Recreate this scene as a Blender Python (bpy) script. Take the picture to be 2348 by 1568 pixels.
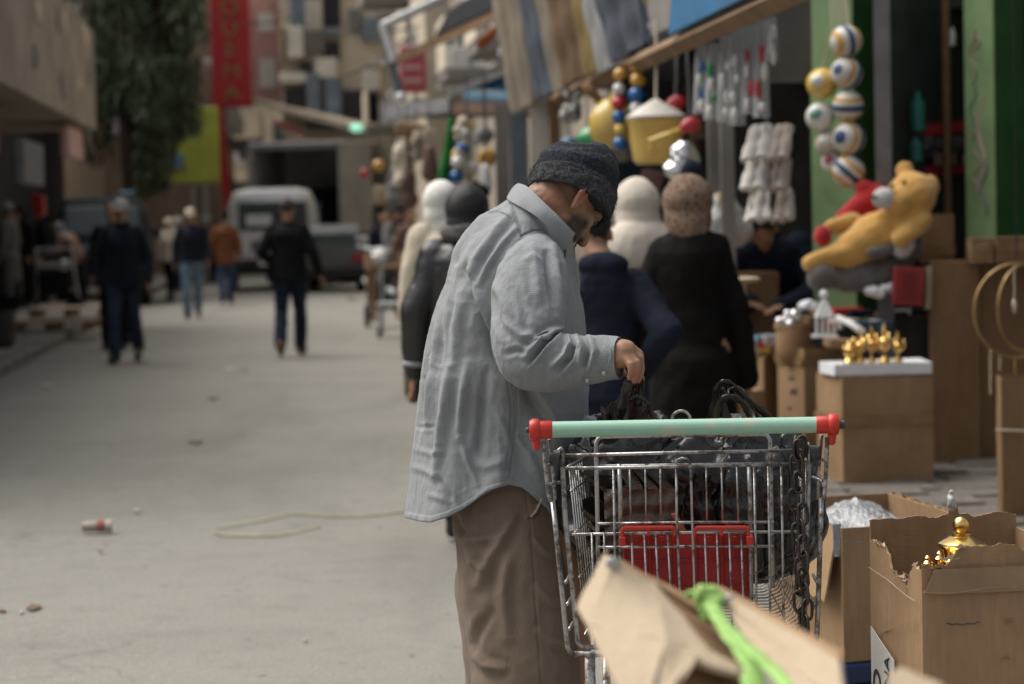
import bpy, bmesh, math, random
import numpy as np
from mathutils import Vector, Matrix, noise

random.seed(7)
rng = np.random.default_rng(7)
R = math.radians
for o in list(bpy.data.objects):
    bpy.data.objects.remove(o)
scn = bpy.context.scene
COL = scn.collection

# ------------------------------------------------------------------ camera
CAM_H, FPX, CU, CV = 1.44, 5541.0, 1173.5, 784.0
pitch, roll = R(2.9), R(1.3)
F_ = Vector((0, math.cos(pitch), -math.sin(pitch)))
R0 = Vector((1, 0, 0)); U0 = Vector((0, math.sin(pitch), math.cos(pitch)))
R_ = math.cos(roll) * R0 - math.sin(roll) * U0
U_ = math.sin(roll) * R0 + math.cos(roll) * U0
CP = Vector((0, 0, CAM_H))
cam_d = bpy.data.cameras.new("camera")
cam = bpy.data.objects.new("camera", cam_d); COL.objects.link(cam)
m = Matrix.Identity(4)
for i in range(3):
    m[i][0], m[i][1], m[i][2], m[i][3] = R_[i], U_[i], -F_[i], CP[i]
cam.matrix_world = m
cam_d.lens, cam_d.sensor_width, cam_d.sensor_fit = 85.0, 36.0, 'HORIZONTAL'
cam_d.clip_start, cam_d.clip_end = 0.1, 2000
cam_d.dof.use_dof = True
cam_d.dof.focus_distance = 4.98
cam_d.dof.aperture_fstop = 4.1
cam_d.dof.aperture_blades = 9
scn.camera = cam

# ------------------------------------------------------------------ world, sun, exposure
SUN_EL, SUN_AZ = R(60), R(-68)          # azimuth from +Y towards +X: from the left, ahead along the street
w = bpy.data.worlds.new("World"); scn.world = w; w.use_nodes = True
nt = w.node_tree; nt.nodes.clear()
sky = nt.nodes.new('ShaderNodeTexSky'); sky.sky_type = 'NISHITA'; sky.sun_disc = False
sky.sun_elevation = SUN_EL; sky.sun_rotation = SUN_AZ
sky.air_density = 1.0; sky.dust_density = 6.0; sky.ozone_density = 0.6
hs = nt.nodes.new('ShaderNodeHueSaturation'); hs.inputs['Saturation'].default_value = 0.35
bg = nt.nodes.new('ShaderNodeBackground'); bg.inputs['Strength'].default_value = 0.095
wo = nt.nodes.new('ShaderNodeOutputWorld')
nt.links.new(sky.outputs[0], hs.inputs['Color']); nt.links.new(hs.outputs[0], bg.inputs['Color'])
nt.links.new(bg.outputs[0], wo.inputs['Surface'])
sd = bpy.data.lights.new("sun", 'SUN'); sd.energy = 1.5; sd.angle = R(60); sd.color = (1.0, 0.95, 0.87)
sun = bpy.data.objects.new("sun", sd); COL.objects.link(sun)
sdir = Vector((math.sin(SUN_AZ) * math.cos(SUN_EL), math.cos(SUN_AZ) * math.cos(SUN_EL), math.sin(SUN_EL)))
sun.rotation_euler = sdir.to_track_quat('Z', 'Y').to_euler()
sun.location = (0, 0, 30)
scn.view_settings.view_transform = 'Standard'; scn.view_settings.look = 'None'
scn.view_settings.gamma = 1; scn.view_settings.use_curve_mapping = False
scn.view_settings.exposure = 0.8
scn.render.engine = 'CYCLES'
scn.cycles.use_denoising = True
scn.cycles.max_bounces = 6; scn.cycles.diffuse_bounces = 3; scn.cycles.glossy_bounces = 3
scn.cycles.transmission_bounces = 4; scn.cycles.transparent_max_bounces = 6

# ------------------------------------------------------------------ surveying helpers
def P(u, v, d):
    """point at depth d seen at (u, v) of the survey sheet"""
    u, v, d = float(u), float(v), float(d)
    return CP + d * F_ + d * ((u - CU) / FPX) * R_ + d * ((CV - v) / FPX) * U_
def GP(u, v, z=0.0):
    r = F_ + ((u - CU) / FPX) * R_ + ((CV - v) / FPX) * U_
    return CP + r * ((z - CAM_H) / r.z)
SK = -0.0944                                   # the street leaves to the left of the y axis
def S(wd, d, z=0.0):
    return Vector((wd + SK * d, d, z))
STREET_RZ = math.atan(-SK)                      # rotation about z of the street frame

# ------------------------------------------------------------------ object helpers
MATW = {}
def thing(name, label, cat, loc=(0, 0, 0), rz=0.0, group=None, mat4=None):
    o = bpy.data.objects.new(name, None); COL.objects.link(o)
    o.empty_display_size = 0.2
    M = mat4 if mat4 is not None else (Matrix.Translation(Vector(loc)) @ Matrix.Rotation(rz, 4, 'Z'))
    o.matrix_world = M
    MATW[o.name] = M
    o['label'] = label; o['category'] = cat; o['kind'] = 'thing'
    if group: o['group'] = group
    return o
def tag(o, label=None, cat=None, group=None, kind=None):
    if cat and not kind: kind = 'thing'
    if label: o['label'] = label
    if cat: o['category'] = cat
    if group: o['group'] = group
    if kind: o['kind'] = kind
    return o
def wmat(o):
    return MATW.get(o.name, Matrix.Identity(4))

class G:
    def __init__(s):
        s.v = []; s.f = []; s.m = []; s.uv = None
    def add(s, vs, fs, mi=0):
        n = len(s.v)
        s.v.extend([Vector(x) for x in vs])
        s.f.extend([tuple(i + n for i in f) for f in fs]); s.m.extend([mi] * len(fs))
        return s
    def box(s, c, sz, rot=None, mi=0, taper=1.0):
        c = Vector(c); hx, hy, hz = [x / 2 for x in sz]
        vs = []
        for z, t in ((-hz, 1.0), (hz, taper)):
            for x, y in ((-hx, -hy), (hx, -hy), (hx, hy), (-hx, hy)):
                p = Vector((x * t, y * t, z))
                if rot is not None: p = rot @ p
                vs.append(c + p)
        return s.add(vs, [(3, 2, 1, 0), (4, 5, 6, 7), (0, 1, 5, 4), (1, 2, 6, 5), (2, 3, 7, 6), (3, 0, 4, 7)], mi)
    def bbox(s, c, sz, rot=None, mi=0, b=0.01, ns=2):
        bm = bmesh.new(); bmesh.ops.create_cube(bm, size=1.0)
        for v in bm.verts: v.co = Vector((v.co.x * sz[0], v.co.y * sz[1], v.co.z * sz[2]))
        bmesh.ops.bevel(bm, geom=bm.edges[:], offset=min(b, min(sz) * .45), segments=ns, affect='EDGES', profile=0.5)
        vs = [(rot @ v.co if rot is not None else v.co) + Vector(c) for v in bm.verts]
        bm.verts.index_update()
        fs = [tuple(v.index for v in f.verts) for f in bm.faces]; bm.free()
        return s.add(vs, fs, mi)
    def tube(s, path, r, n=8, closed=False, mi=0, cap=True, flat=None):
        path = [Vector(p) for p in path]; N = len(path)
        rs = r if isinstance(r, (list, tuple)) else [r] * N
        vs = []; fs = []; prev = None
        for i, p in enumerate(path):
            if closed: t = path[(i + 1) % N] - path[i - 1]
            else: t = path[min(i + 1, N - 1)] - path[max(i - 1, 0)]
            if t.length < 1e-9: t = Vector((0, 0, 1))
            t.normalize()
            if prev is None:
                a = Vector((0, 0, 1)) if abs(t.z) < .9 else Vector((0, 1, 0))
                x = t.cross(a).normalized()
            else:
                x = (prev - t * prev.dot(t)); x = x.normalized() if x.length > 1e-6 else t.orthogonal().normalized()
            prev = x; y = t.cross(x)
            fl = 1.0 if flat is None else flat
            for k in range(n):
                a = 2 * math.pi * k / n
                vs.append(p + rs[i] * (math.cos(a) * x + fl * math.sin(a) * y))
        for i in range(N if closed else N - 1):
            j = (i + 1) % N
            for k in range(n):
                l = (k + 1) % n
                fs.append((i * n + k, i * n + l, j * n + l, j * n + k))
        if not closed and cap:
            fs.append(tuple(range(n - 1, -1, -1))); fs.append(tuple((N - 1) * n + k for k in range(n)))
        return s.add(vs, fs, mi)
    def cap(s, a, b, ra, rb, n=14, k=4):
        """closed tapered capsule"""
        a = Vector(a); b = Vector(b); d = b - a; L = d.length
        t = d.normalized() if L > 1e-9 else Vector((0, 0, 1))
        path = []; rr = []
        for i in range(k + 1):
            an = math.pi / 2 * (1 - i / k); path.append(a - t * ra * math.sin(an) * .999); rr.append(max(ra * math.cos(an), 1e-4))
        for i in range(k + 1):
            an = math.pi / 2 * i / k; path.append(b + t * rb * math.sin(an) * .999); rr.append(max(rb * math.cos(an), 1e-4))
        x = t.orthogonal().normalized(); y = t.cross(x); vs = []; fs = []
        for p, r in zip(path, rr):
            for q in range(n):
                an = 2 * math.pi * q / n; vs.append(p + r * (math.cos(an) * x + math.sin(an) * y))
        for i in range(len(path) - 1):
            for q in range(n):
                l = (q + 1) % n; fs.append((i * n + q, i * n + l, (i + 1) * n + l, (i + 1) * n + q))
        fs.append(tuple(range(n - 1, -1, -1))); fs.append(tuple((len(path) - 1) * n + q for q in range(n)))
        return s.add(vs, fs)
    def chain(s, pts, rs, n=14):
        for i in range(len(pts) - 1): s.cap(pts[i], pts[i + 1], rs[i], rs[i + 1], n)
        return s
    def ell(s, c, r, rot=None, nu=18, nv=12, mi=0):
        c = Vector(c); vs = []; fs = []
        if isinstance(r, (int, float)): r = (r, r, r)
        for i in range(1, nv):
            th = math.pi * i / nv
            for k in range(nu):
                ph = 2 * math.pi * k / nu
                p = Vector((r[0] * math.sin(th) * math.cos(ph), r[1] * math.sin(th) * math.sin(ph), r[2] * math.cos(th)))
                vs.append(c + (rot @ p if rot is not None else p))
        top = Vector((0, 0, r[2])); bot = Vector((0, 0, -r[2]))
        vs.append(c + (rot @ top if rot is not None else top)); vs.append(c + (rot @ bot if rot is not None else bot))
        T = len(vs) - 2
        for i in range(nv - 2):
            for k in range(nu):
                l = (k + 1) % nu; fs.append((i * nu + k, (i + 1) * nu + k, (i + 1) * nu + l, i * nu + l))
        for k in range(nu):
            l = (k + 1) % nu; fs.append((T, k, l)); fs.append((T + 1, (nv - 2) * nu + l, (nv - 2) * nu + k))
        return s.add(vs, fs, mi)
    def lathe(s, prof, n=20, base=(0, 0, 0), rot=None, mi=0):
        """profile [(r, z)], closed by discs at both ends"""
        base = Vector(base); vs = []; fs = []
        for r, z in prof:
            for k in range(n):
                a = 2 * math.pi * k / n; p = Vector((r * math.cos(a), r * math.sin(a), z))
                vs.append(base + (rot @ p if rot is not None else p))
        for i in range(len(prof) - 1):
            for k in range(n):
                l = (k + 1) % n; fs.append((i * n + k, i * n + l, (i + 1) * n + l, (i + 1) * n + k))
        fs.append(tuple(range(n - 1, -1, -1))); fs.append(tuple((len(prof) - 1) * n + k for k in range(n)))
        return s.add(vs, fs, mi)
    def loft(s, rings, closed=True, caps=True, mi=0):
        n = len(rings[0]); vs = [p for r in rings for p in r]; fs = []
        for i in range(len(rings) - 1):
            for k in range(n if closed else n - 1):
                l = (k + 1) % n; fs.append((i * n + k, i * n + l, (i + 1) * n + l, (i + 1) * n + k))
        if caps and closed:
            fs.append(tuple(range(n - 1, -1, -1))); fs.append(tuple((len(rings) - 1) * n + k for k in range(n)))
        return s.add(vs, fs, mi)
    def quad(s, a, b, c, d, mi=0):
        return s.add([a, b, c, d], [(0, 1, 2, 3)], mi)
    def prism(s, poly, ext, mi=0):
        """polygon (list of points) extruded by vector ext"""
        n = len(poly); poly = [Vector(p) for p in poly]; ext = Vector(ext)
        vs = poly + [p + ext for p in poly]
        fs = [tuple(range(n - 1, -1, -1)), tuple(range(n, 2 * n))]
        fs += [(i, (i + 1) % n, n + (i + 1) % n, n + i) for i in range(n)]
        return s.add(vs, fs, mi)
    def xform(s, M):
        s.v = [M @ v for v in s.v]; return s
    def sheet(s, pts, th=0.004, mi=0):
        """pts: rows x cols of points -> closed sheet with thickness"""
        nr, nc = len(pts), len(pts[0])
        A = np.array([[tuple(p) for p in row] for row in pts], float)
        du = np.gradient(A, axis=1); dv = np.gradient(A, axis=0)
        nn = np.cross(du, dv); nn /= (np.linalg.norm(nn, axis=2, keepdims=True) + 1e-12)
        B = A - nn * th
        vs = [Vector(p) for p in A.reshape(-1, 3)] + [Vector(p) for p in B.reshape(-1, 3)]
        N = nr * nc; fs = []
        for i in range(nr - 1):
            for j in range(nc - 1):
                a = i * nc + j; fs.append((a, a + 1, a + nc + 1, a + nc)); fs.append((N + a, N + a + nc, N + a + nc + 1, N + a + 1))
        rim = [j for j in range(nc)] + [i * nc + nc - 1 for i in range(1, nr)] + [(nr - 1) * nc + j for j in range(nc - 2, -1, -1)] + [i * nc for i in range(nr - 2, 0, -1)]
        for q in range(len(rim)):
            a, b = rim[q], rim[(q + 1) % len(rim)]; fs.append((b, a, N + a, N + b))
        return s.add(vs, fs, mi)

def mk(name, g, mats, parent=None, smooth=False, world=True, uv=None, recalc=True):
    """one mesh object from a G; with world=True the G is in world space and is brought into the parent's space"""
    me = bpy.data.meshes.new(name)
    vs = g.v
    if parent is not None and world:
        inv = wmat(parent).inverted(); vs = [inv @ v for v in vs]
    me.from_pydata([tuple(v) for v in vs], [], g.f)
    for mm in (mats if isinstance(mats, (list, tuple)) else [mats]): me.materials.append(mm)
    if any(g.m): me.polygons.foreach_set('material_index', g.m)
    if recalc:
        bm = bmesh.new(); bm.from_mesh(me); bmesh.ops.recalc_face_normals(bm, faces=bm.faces[:]); bm.to_mesh(me); bm.free()
    if smooth:
        me.polygons.foreach_set('use_smooth', [True] * len(me.polygons))
        if smooth == 'auto':
            bm = bmesh.new(); bm.from_mesh(me)
            for e in bm.edges:
                if len(e.link_faces) == 2 and e.calc_face_angle(0) > 0.7: e.smooth = False
            bm.to_mesh(me); bm.free()
    if uv is not None:
        ul = me.uv_layers.new(name='UVMap'); li = np.empty(len(me.loops), int); me.loops.foreach_get('vertex_index', li)
        ul.data.foreach_set('uv', np.asarray(uv, float)[li].ravel())
    o = bpy.data.objects.new(name, me); COL.objects.link(o)
    if parent is not None:
        o.parent = parent; MATW[o.name] = wmat(parent)
    return o

def top(name, label, cat, g, mats, smooth=False, group=None, kind=None, base=None):
    """a top-level thing that is a single mesh; origin at its base"""
    vs = np.array([tuple(v) for v in g.v])
    b = Vector(base) if base is not None else Vector(((vs[:, 0].min() + vs[:, 0].max()) / 2, (vs[:, 1].min() + vs[:, 1].max()) / 2, vs[:, 2].min()))
    g.v = [v - b for v in g.v]
    o = mk(name, g, mats, None, smooth)
    o.location = b; MATW[o.name] = Matrix.Translation(b)
    return tag(o, label, cat, group, kind)

def struct(name, g, mats, smooth=False, label=None):
    o = mk(name, g, mats, None, smooth); o['kind'] = 'structure'
    if label: o['label'] = label
    return o

_tmp = bpy.data.scenes.new("remesh_bench")
def bench_dg():
    with bpy.context.temp_override(scene=_tmp, view_layer=_tmp.view_layers[0]):
        d = bpy.context.evaluated_depsgraph_get()
    return d
def remesh(g, voxel, smooth_it=4, noise_amp=0.0, noise_sc=10.0, fn=None, ad=0.0):
    """union of the closed shells in g as one continuous surface (voxel remesh)"""
    me = bpy.data.meshes.new("t"); me.from_pydata([tuple(v) for v in g.v], [], g.f)
    bm = bmesh.new(); bm.from_mesh(me); bmesh.ops.recalc_face_normals(bm, faces=bm.faces[:]); bm.to_mesh(me); bm.free()
    me.remesh_voxel_size = voxel
    o = bpy.data.objects.new("t", me); _tmp.collection.objects.link(o)
    md = o.modifiers.new("r", 'REMESH'); md.mode = 'VOXEL'; md.voxel_size = voxel; md.adaptivity = ad
    if smooth_it:
        ms = o.modifiers.new("s", 'SMOOTH'); ms.factor = 0.5; ms.iterations = smooth_it
    dg = bench_dg()
    me2 = bpy.data.meshes.new_from_object(o.evaluated_get(dg))
    n = len(me2.vertices); co = np.empty(n * 3, np.float32); me2.vertices.foreach_get('co', co); co = co.reshape(-1, 3).astype(float)
    no = np.empty(n * 3, np.float32); me2.vertices.foreach_get('normal', no); no = no.reshape(-1, 3).astype(float)
    r = G()
    fs = [tuple(p.vertices) for p in me2.polygons]
    bpy.data.objects.remove(o); bpy.data.meshes.remove(me); bpy.data.meshes.remove(me2)
    if noise_amp:
        co = co + no * (noise_amp * fnoise(co * noise_sc))[:, None]
    if fn is not None: co = fn(co, no)
    r.v = [Vector(p) for p in co]; r.f = fs; r.m = [0] * len(fs); r.no = no
    return r

# vectorised value noise
_perm = rng.integers(0, 1 << 30, 4096)
def _h(i, j, k):
    return ((_perm[(i * 73 + j * 179 + k * 283) & 4095] ^ _perm[(i * 31 + j * 17 + k * 101 + 7) & 4095]) & 0xffff) / 65535.0 * 2 - 1
def vnoise(p):
    p = np.asarray(p, float); i = np.floor(p).astype(int); f = p - i; f = f * f * (3 - 2 * f)
    r = 0
    for a in (0, 1):
        for b in (0, 1):
            for c in (0, 1):
                wt = (f[:, 0] if a else 1 - f[:, 0]) * (f[:, 1] if b else 1 - f[:, 1]) * (f[:, 2] if c else 1 - f[:, 2])
                r = r + wt * _h(i[:, 0] + a, i[:, 1] + b, i[:, 2] + c)
    return r
def fnoise(p, oct=3):
    r = 0; a = 1.0; p = np.asarray(p, float)
    for _ in range(oct):
        r = r + a * vnoise(p); a *= .5; p = p * 2.03 + 5.7
    return r
def ridged(p, oct=3):
    r = 0; a = 1.0; p = np.asarray(p, float)
    for _ in range(oct):
        r = r + a * (1 - 2 * np.abs(vnoise(p))); a *= .5; p = p * 1.9 + 3.1
    return r

# ------------------------------------------------------------------ materials
MC = {}
def _base(name):
    mt = bpy.data.materials.new(name); mt.use_nodes = True
    nt = mt.node_tree; b = nt.nodes['Principled BSDF']
    return mt, nt, b
def N(nt, t, **k):
    n = nt.nodes.new(t)
    for a, v in k.items():
        if a in ('loc',): continue
        setattr(n, a, v)
    return n
def L(nt, a, b): nt.links.new(a, b)
def coords(nt, which='Object', scale=(1, 1, 1), rot=(0, 0, 0)):
    tc = N(nt, 'ShaderNodeTexCoord'); mp = N(nt, 'ShaderNodeMapping')
    mp.inputs['Scale'].default_value = scale; mp.inputs['Rotation'].default_value = rot
    L(nt, tc.outputs[which], mp.inputs['Vector']); return mp.outputs[0]
def nz(nt, vec, scale, detail=4, rough=.55, dist=0.0):
    n = N(nt, 'ShaderNodeTexNoise'); n.inputs['Scale'].default_value = scale
    n.inputs['Detail'].default_value = detail; n.inputs['Roughness'].default_value = rough; n.inputs['Distortion'].default_value = dist
    L(nt, vec, n.inputs['Vector']); return n.outputs['Fac']
def ramp(nt, fac, stops):
    r = N(nt, 'ShaderNodeValToRGB'); cr = r.color_ramp
    while len(cr.elements) < len(stops): cr.elements.new(.5)
    for e, (p, c) in zip(cr.elements, stops):
        e.position = p; e.color = (*c, 1) if len(c) == 3 else c
    L(nt, fac, r.inputs[0]); return r.outputs[0]
def mixc(nt, fac, a, b, mode='MIX'):
    mx = N(nt, 'ShaderNodeMix', data_type='RGBA', blend_type=mode)
    for s_, v in ((mx.inputs[0], fac), (mx.inputs[6], a), (mx.inputs[7], b)):
        if isinstance(v, (int, float)): s_.default_value = v
        elif isinstance(v, tuple): s_.default_value = (*v, 1) if len(v) == 3 else v
        else: L(nt, v, s_)
    return mx.outputs[2]
def math_(nt, op, a, b=None):
    mm = N(nt, 'ShaderNodeMath', operation=op)
    for i, v in enumerate((a, b)):
        if v is None: continue
        if isinstance(v, (int, float)): mm.inputs[i].default_value = v
        else: L(nt, v, mm.inputs[i])
    return mm.outputs[0]
def bump(nt, b, h, strength=.3, dist=.01):
    n = N(nt, 'ShaderNodeBump'); n.inputs['Strength'].default_value = strength; n.inputs['Distance'].default_value = dist
    L(nt, h, n.inputs['Height']); L(nt, n.outputs[0], b.inputs['Normal'])
def pm(name, col, rough=.7, var=.18, sc=6.0, bmp=.15, bsc=45.0, metal=0.0, spec=.4, bd=.004, sheen=0.0, coat=0.0, dirt=0.0):
    """general painted / cloth / plastic surface with mottled colour and fine relief"""
    if name in MC: return MC[name]
    if rough >= .85: spec = min(spec, .12)
    mt, nt, b = _base(name); v = coords(nt)
    f = nz(nt, v, sc, 5, .6)
    lo = tuple(c * (1 - var) for c in col); hi = tuple(min(c * (1 + var), 1) for c in col)
    c = ramp(nt, f, [(.3, lo), (.7, hi)])
    if dirt:
        f2 = nz(nt, v, sc * .45, 6, .7, .5)
        c = mixc(nt, ramp(nt, f2, [(.45, (0, 0, 0)), (.75, (dirt,) * 3)]), c, (.055, .045, .035))
    L(nt, c, b.inputs['Base Color'])
    b.inputs['Roughness'].default_value = rough; b.inputs['Metallic'].default_value = metal
    b.inputs['Specular IOR Level'].default_value = spec
    if sheen: b.inputs['Sheen Weight'].default_value = sheen
    if coat: b.inputs['Coat Weight'].default_value = coat
    if bmp: bump(nt, b, nz(nt, v, bsc, 4, .6), bmp, bd)
    MC[name] = mt; return mt
# ------------------------------------------------------------------ special materials
def mat_cardboard(name, lo, hi, flute=True, print_dirt=.35):
    mt, nt, b = _base(name); v = coords(nt)
    f = nz(nt, v, 3.5, 6, .65, .3)
    c = ramp(nt, f, [(.25, lo), (.75, hi)])
    fi = nz(nt, coords(nt, scale=(1, 1, .12)), 90, 3, .6)
    c = mixc(nt, .22, c, ramp(nt, fi, [(.35, tuple(x * .72 for x in lo)), (.7, tuple(min(1, x * 1.15) for x in hi))]))
    st = nz(nt, v, 1.7, 7, .75, .8)
    c = mixc(nt, ramp(nt, st, [(.55, (0, 0, 0)), (.8, (print_dirt,) * 3)]), c, tuple(x * .45 for x in lo))
    L(nt, c, b.inputs['Base Color']); b.inputs['Roughness'].default_value = .78; b.inputs['Specular IOR Level'].default_value = .3
    h = nz(nt, v, 14, 5, .6)
    if flute:
        wv = N(nt, 'ShaderNodeTexWave', wave_type='BANDS', bands_direction='Z'); wv.inputs['Scale'].default_value = 38; wv.inputs['Distortion'].default_value = .6
        L(nt, v, wv.inputs['Vector']); h = math_(nt, 'ADD', h, math_(nt, 'MULTIPLY', wv.outputs[1], .018))
    bump(nt, b, h, .55, .006); return mt
M_CARD = mat_cardboard('cardboard', (.27, .165, .085), (.36, .235, .13))
M_CARD_D = mat_cardboard('cardboard_brown_shade', (.20, .115, .055), (.27, .165, .085))  # darker cardboard, also carries shade on tall cartons and insides
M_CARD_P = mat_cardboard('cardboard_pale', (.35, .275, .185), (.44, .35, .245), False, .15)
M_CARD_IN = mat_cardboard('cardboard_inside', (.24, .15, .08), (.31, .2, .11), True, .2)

def mat_asphalt():
    mt, nt, b = _base('asphalt'); v = coords(nt)
    big = nz(nt, v, .55, 6, .62, .6)
    c = ramp(nt, big, [(.25, (.17, .16, .138)), (.5, (.235, .224, .196)), (.8, (.275, .263, .232))])
    agg = nz(nt, v, 75, 3, .7)
    c = mixc(nt, .5, c, ramp(nt, agg, [(.3, (.14, .132, .114)), (.52, (.225, .215, .19)), (.75, (.38, .365, .325))]))
    mid = nz(nt, v, 5.0, 5, .7)
    c = mixc(nt, ramp(nt, mid, [(.5, (0, 0, 0)), (.78, (.45,) * 3)]), c, (.13, .12, .10))
    sp = nz(nt, v, 13.0, 2, .5)
    c = mixc(nt, ramp(nt, sp, [(.69, (0, 0, 0)), (.75, (.65,) * 3)]), c, (.075, .068, .058))
    sl = nz(nt, coords(nt, scale=(1, .22, 1)), .9, 5, .6, .4)
    c = mixc(nt, ramp(nt, sl, [(.52, (0, 0, 0)), (.74, (.5,) * 3)]), c, (.105, .1, .086))
    vo = N(nt, 'ShaderNodeTexVoronoi', feature='DISTANCE_TO_EDGE'); vo.inputs['Scale'].default_value = .42
    ds = N(nt, 'ShaderNodeVectorMath', operation='ADD'); nn_ = N(nt, 'ShaderNodeTexNoise'); nn_.inputs['Scale'].default_value = 1.4; nn_.inputs['Detail'].default_value = 6
    L(nt, v, nn_.inputs['Vector']); L(nt, v, ds.inputs[0]); L(nt, nn_.outputs['Color'], ds.inputs[1]); L(nt, ds.outputs[0], vo.inputs['Vector'])
    ck = math_(nt, 'MULTIPLY', ramp(nt, vo.outputs['Distance'], [(.0, (.3,) * 3), (.008, (0, 0, 0))]), ramp(nt, nz(nt, v, .5, 2), [(.48, (0, 0, 0)), (.6, (1, 1, 1))]))
    c = mixc(nt, ck, c, (.06, .055, .048))
    L(nt, c, b.inputs['Base Color']); b.inputs['Roughness'].default_value = .9; b.inputs['Specular IOR Level'].default_value = .25
    bump(nt, b, math_(nt, 'ADD', math_(nt, 'MULTIPLY', agg, 1.0), math_(nt, 'MULTIPLY', mid, 1.5)), .5, .006); return mt
M_ASPH = mat_asphalt()
M_STONE = pm('paving_stone', (.17, .155, .135), .85, .3, 3.5, .5, 30, bd=.01, dirt=.5)
M_KERB = pm('kerb_stone', (.2, .19, .17), .85, .25, 5, .5, 30, dirt=.4)

def mat_shirt():
    mt, nt, b = _base('grey_shirt_cloth')
    tc = N(nt, 'ShaderNodeTexCoord'); v = coords(nt, 'UV')
    def lines(direction, scale):
        wv = N(nt, 'ShaderNodeTexWave', wave_type='BANDS', bands_direction=direction); wv.inputs['Scale'].default_value = scale
        wv.inputs['Distortion'].default_value = .15; L(nt, v, wv.inputs['Vector']); return wv.outputs[1]
    ch = math_(nt, 'MULTIPLY', math_(nt, 'ADD', lines('X', 100), lines('Y', 100)), .5)
    c = ramp(nt, ch, [(.1, (.172, .185, .193)), (.9, (.305, .32, .327))])
    f = nz(nt, coords(nt), 7, 5, .6)
    c = mixc(nt, .3, c, ramp(nt, f, [(.3, (.185, .194, .198)), (.7, (.275, .286, .289))]))
    L(nt, c, b.inputs['Base Color']); b.inputs['Roughness'].default_value = .88; b.inputs['Specular IOR Level'].default_value = .2
    b.inputs['Sheen Weight'].default_value = .12
    wr = nz(nt, coords(nt, scale=(1, 1, .45)), 22, 5, .65, .8)
    wr2 = nz(nt, coords(nt, scale=(1, 1, .7)), 60, 3, .6, .5)
    bump(nt, b, math_(nt, 'ADD', math_(nt, 'MULTIPLY', wr, .6), math_(nt, 'MULTIPLY', wr2, .4)), .6, .006); return mt
M_SHIRT = mat_shirt()
def mat_cord():
    mt, nt, b = _base('brown_corduroy'); v = coords(nt, 'UV')
    wv = N(nt, 'ShaderNodeTexWave', wave_type='BANDS', bands_direction='X'); wv.inputs['Scale'].default_value = 110; wv.inputs['Distortion'].default_value = .3
    L(nt, v, wv.inputs['Vector'])
    f = nz(nt, coords(nt, scale=(1, 1, .4)), 6, 6, .65, .4)
    c = ramp(nt, f, [(.25, (.135, .1, .073)), (.55, (.21, .16, .12)), (.8, (.28, .22, .168))])
    c = mixc(nt, .22, c, ramp(nt, wv.outputs[1], [(.15, (.10, .074, .053)), (.8, (.25, .19, .14))]))
    L(nt, c, b.inputs['Base Color']); b.inputs['Roughness'].default_value = .95; b.inputs['Specular IOR Level'].default_value = .15
    b.inputs['Sheen Weight'].default_value = .12
    h = math_(nt, 'ADD', math_(nt, 'MULTIPLY', wv.outputs[1], .15), nz(nt, coords(nt, scale=(1, 1, .6)), 18, 5, .6, .6))
    bump(nt, b, h, .5, .007); return mt
M_CORD = mat_cord()
def mat_knit():
    mt, nt, b = _base('dark_fleece_knit')
    v = coords(nt)
    f = nz(nt, v, 160, 3, .7, .6); g_ = nz(nt, v, 45, 4, .6)
    a = N(nt, 'ShaderNodeAttribute'); a.attribute_name = 'band'
    dk = ramp(nt, f, [(.3, (.007, .009, .016)), (.7, (.036, .04, .052))])
    lt = ramp(nt, f, [(.25, (.018, .019, .022)), (.55, (.065, .067, .07)), (.8, (.17, .175, .18))])
    c = mixc(nt, a.outputs['Fac'], dk, lt)
    L(nt, c, b.inputs['Base Color']); b.inputs['Roughness'].default_value = 1.0; b.inputs['Sheen Weight'].default_value = .06; b.inputs['Specular IOR Level'].default_value = .1
    bump(nt, b, math_(nt, 'ADD', f, g_), .9, .006); return mt
M_KNIT = mat_knit()
def mat_skin(name, col, beard=False):
    mt, nt, b = _base(name); v = coords(nt)
    f = nz(nt, v, 55, 4, .6); f2 = nz(nt, v, 14, 3, .5)
    c = ramp(nt, f2, [(.3, tuple(x * .8 for x in col)), (.55, col), (.8, (min(1, col[0] * 1.15), col[1] * .95, col[2] * .9))])
    c = mixc(nt, .25, c, ramp(nt, f, [(.35, tuple(x * .6 for x in col)), (.7, tuple(min(1, x * 1.2) for x in col))]))
    if beard:
        a = N(nt, 'ShaderNodeAttribute'); a.attribute_name = 'beard'
        br = ramp(nt, nz(nt, v, 260, 2, .6), [(.35, (.016, .012, .01)), (.7, (.07, .052, .04))])
        k = math_(nt, 'MULTIPLY', a.outputs['Fac'], math_(nt, 'ADD', .72, math_(nt, 'MULTIPLY', f, .5)))
        c = mixc(nt, k, c, br)
        r_ = N(nt, 'ShaderNodeAttribute'); r_.attribute_name = 'flush'
        c = mixc(nt, r_.outputs['Fac'], c, (.42, .13, .095))
    L(nt, c, b.inputs['Base Color']); b.inputs['Roughness'].default_value = .5; b.inputs['Specular IOR Level'].default_value = .35
    b.inputs['Subsurface Weight'].default_value = .08; b.inputs['Subsurface Radius'].default_value = (.012, .005, .003); b.inputs['Subsurface Scale'].default_value = .5
    bump(nt, b, f, .25, .003); return mt
M_SKIN = mat_skin('weathered_skin', (.36, .205, .125), True)
M_SKIN2 = mat_skin('tan_skin', (.36, .2, .13))
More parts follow.
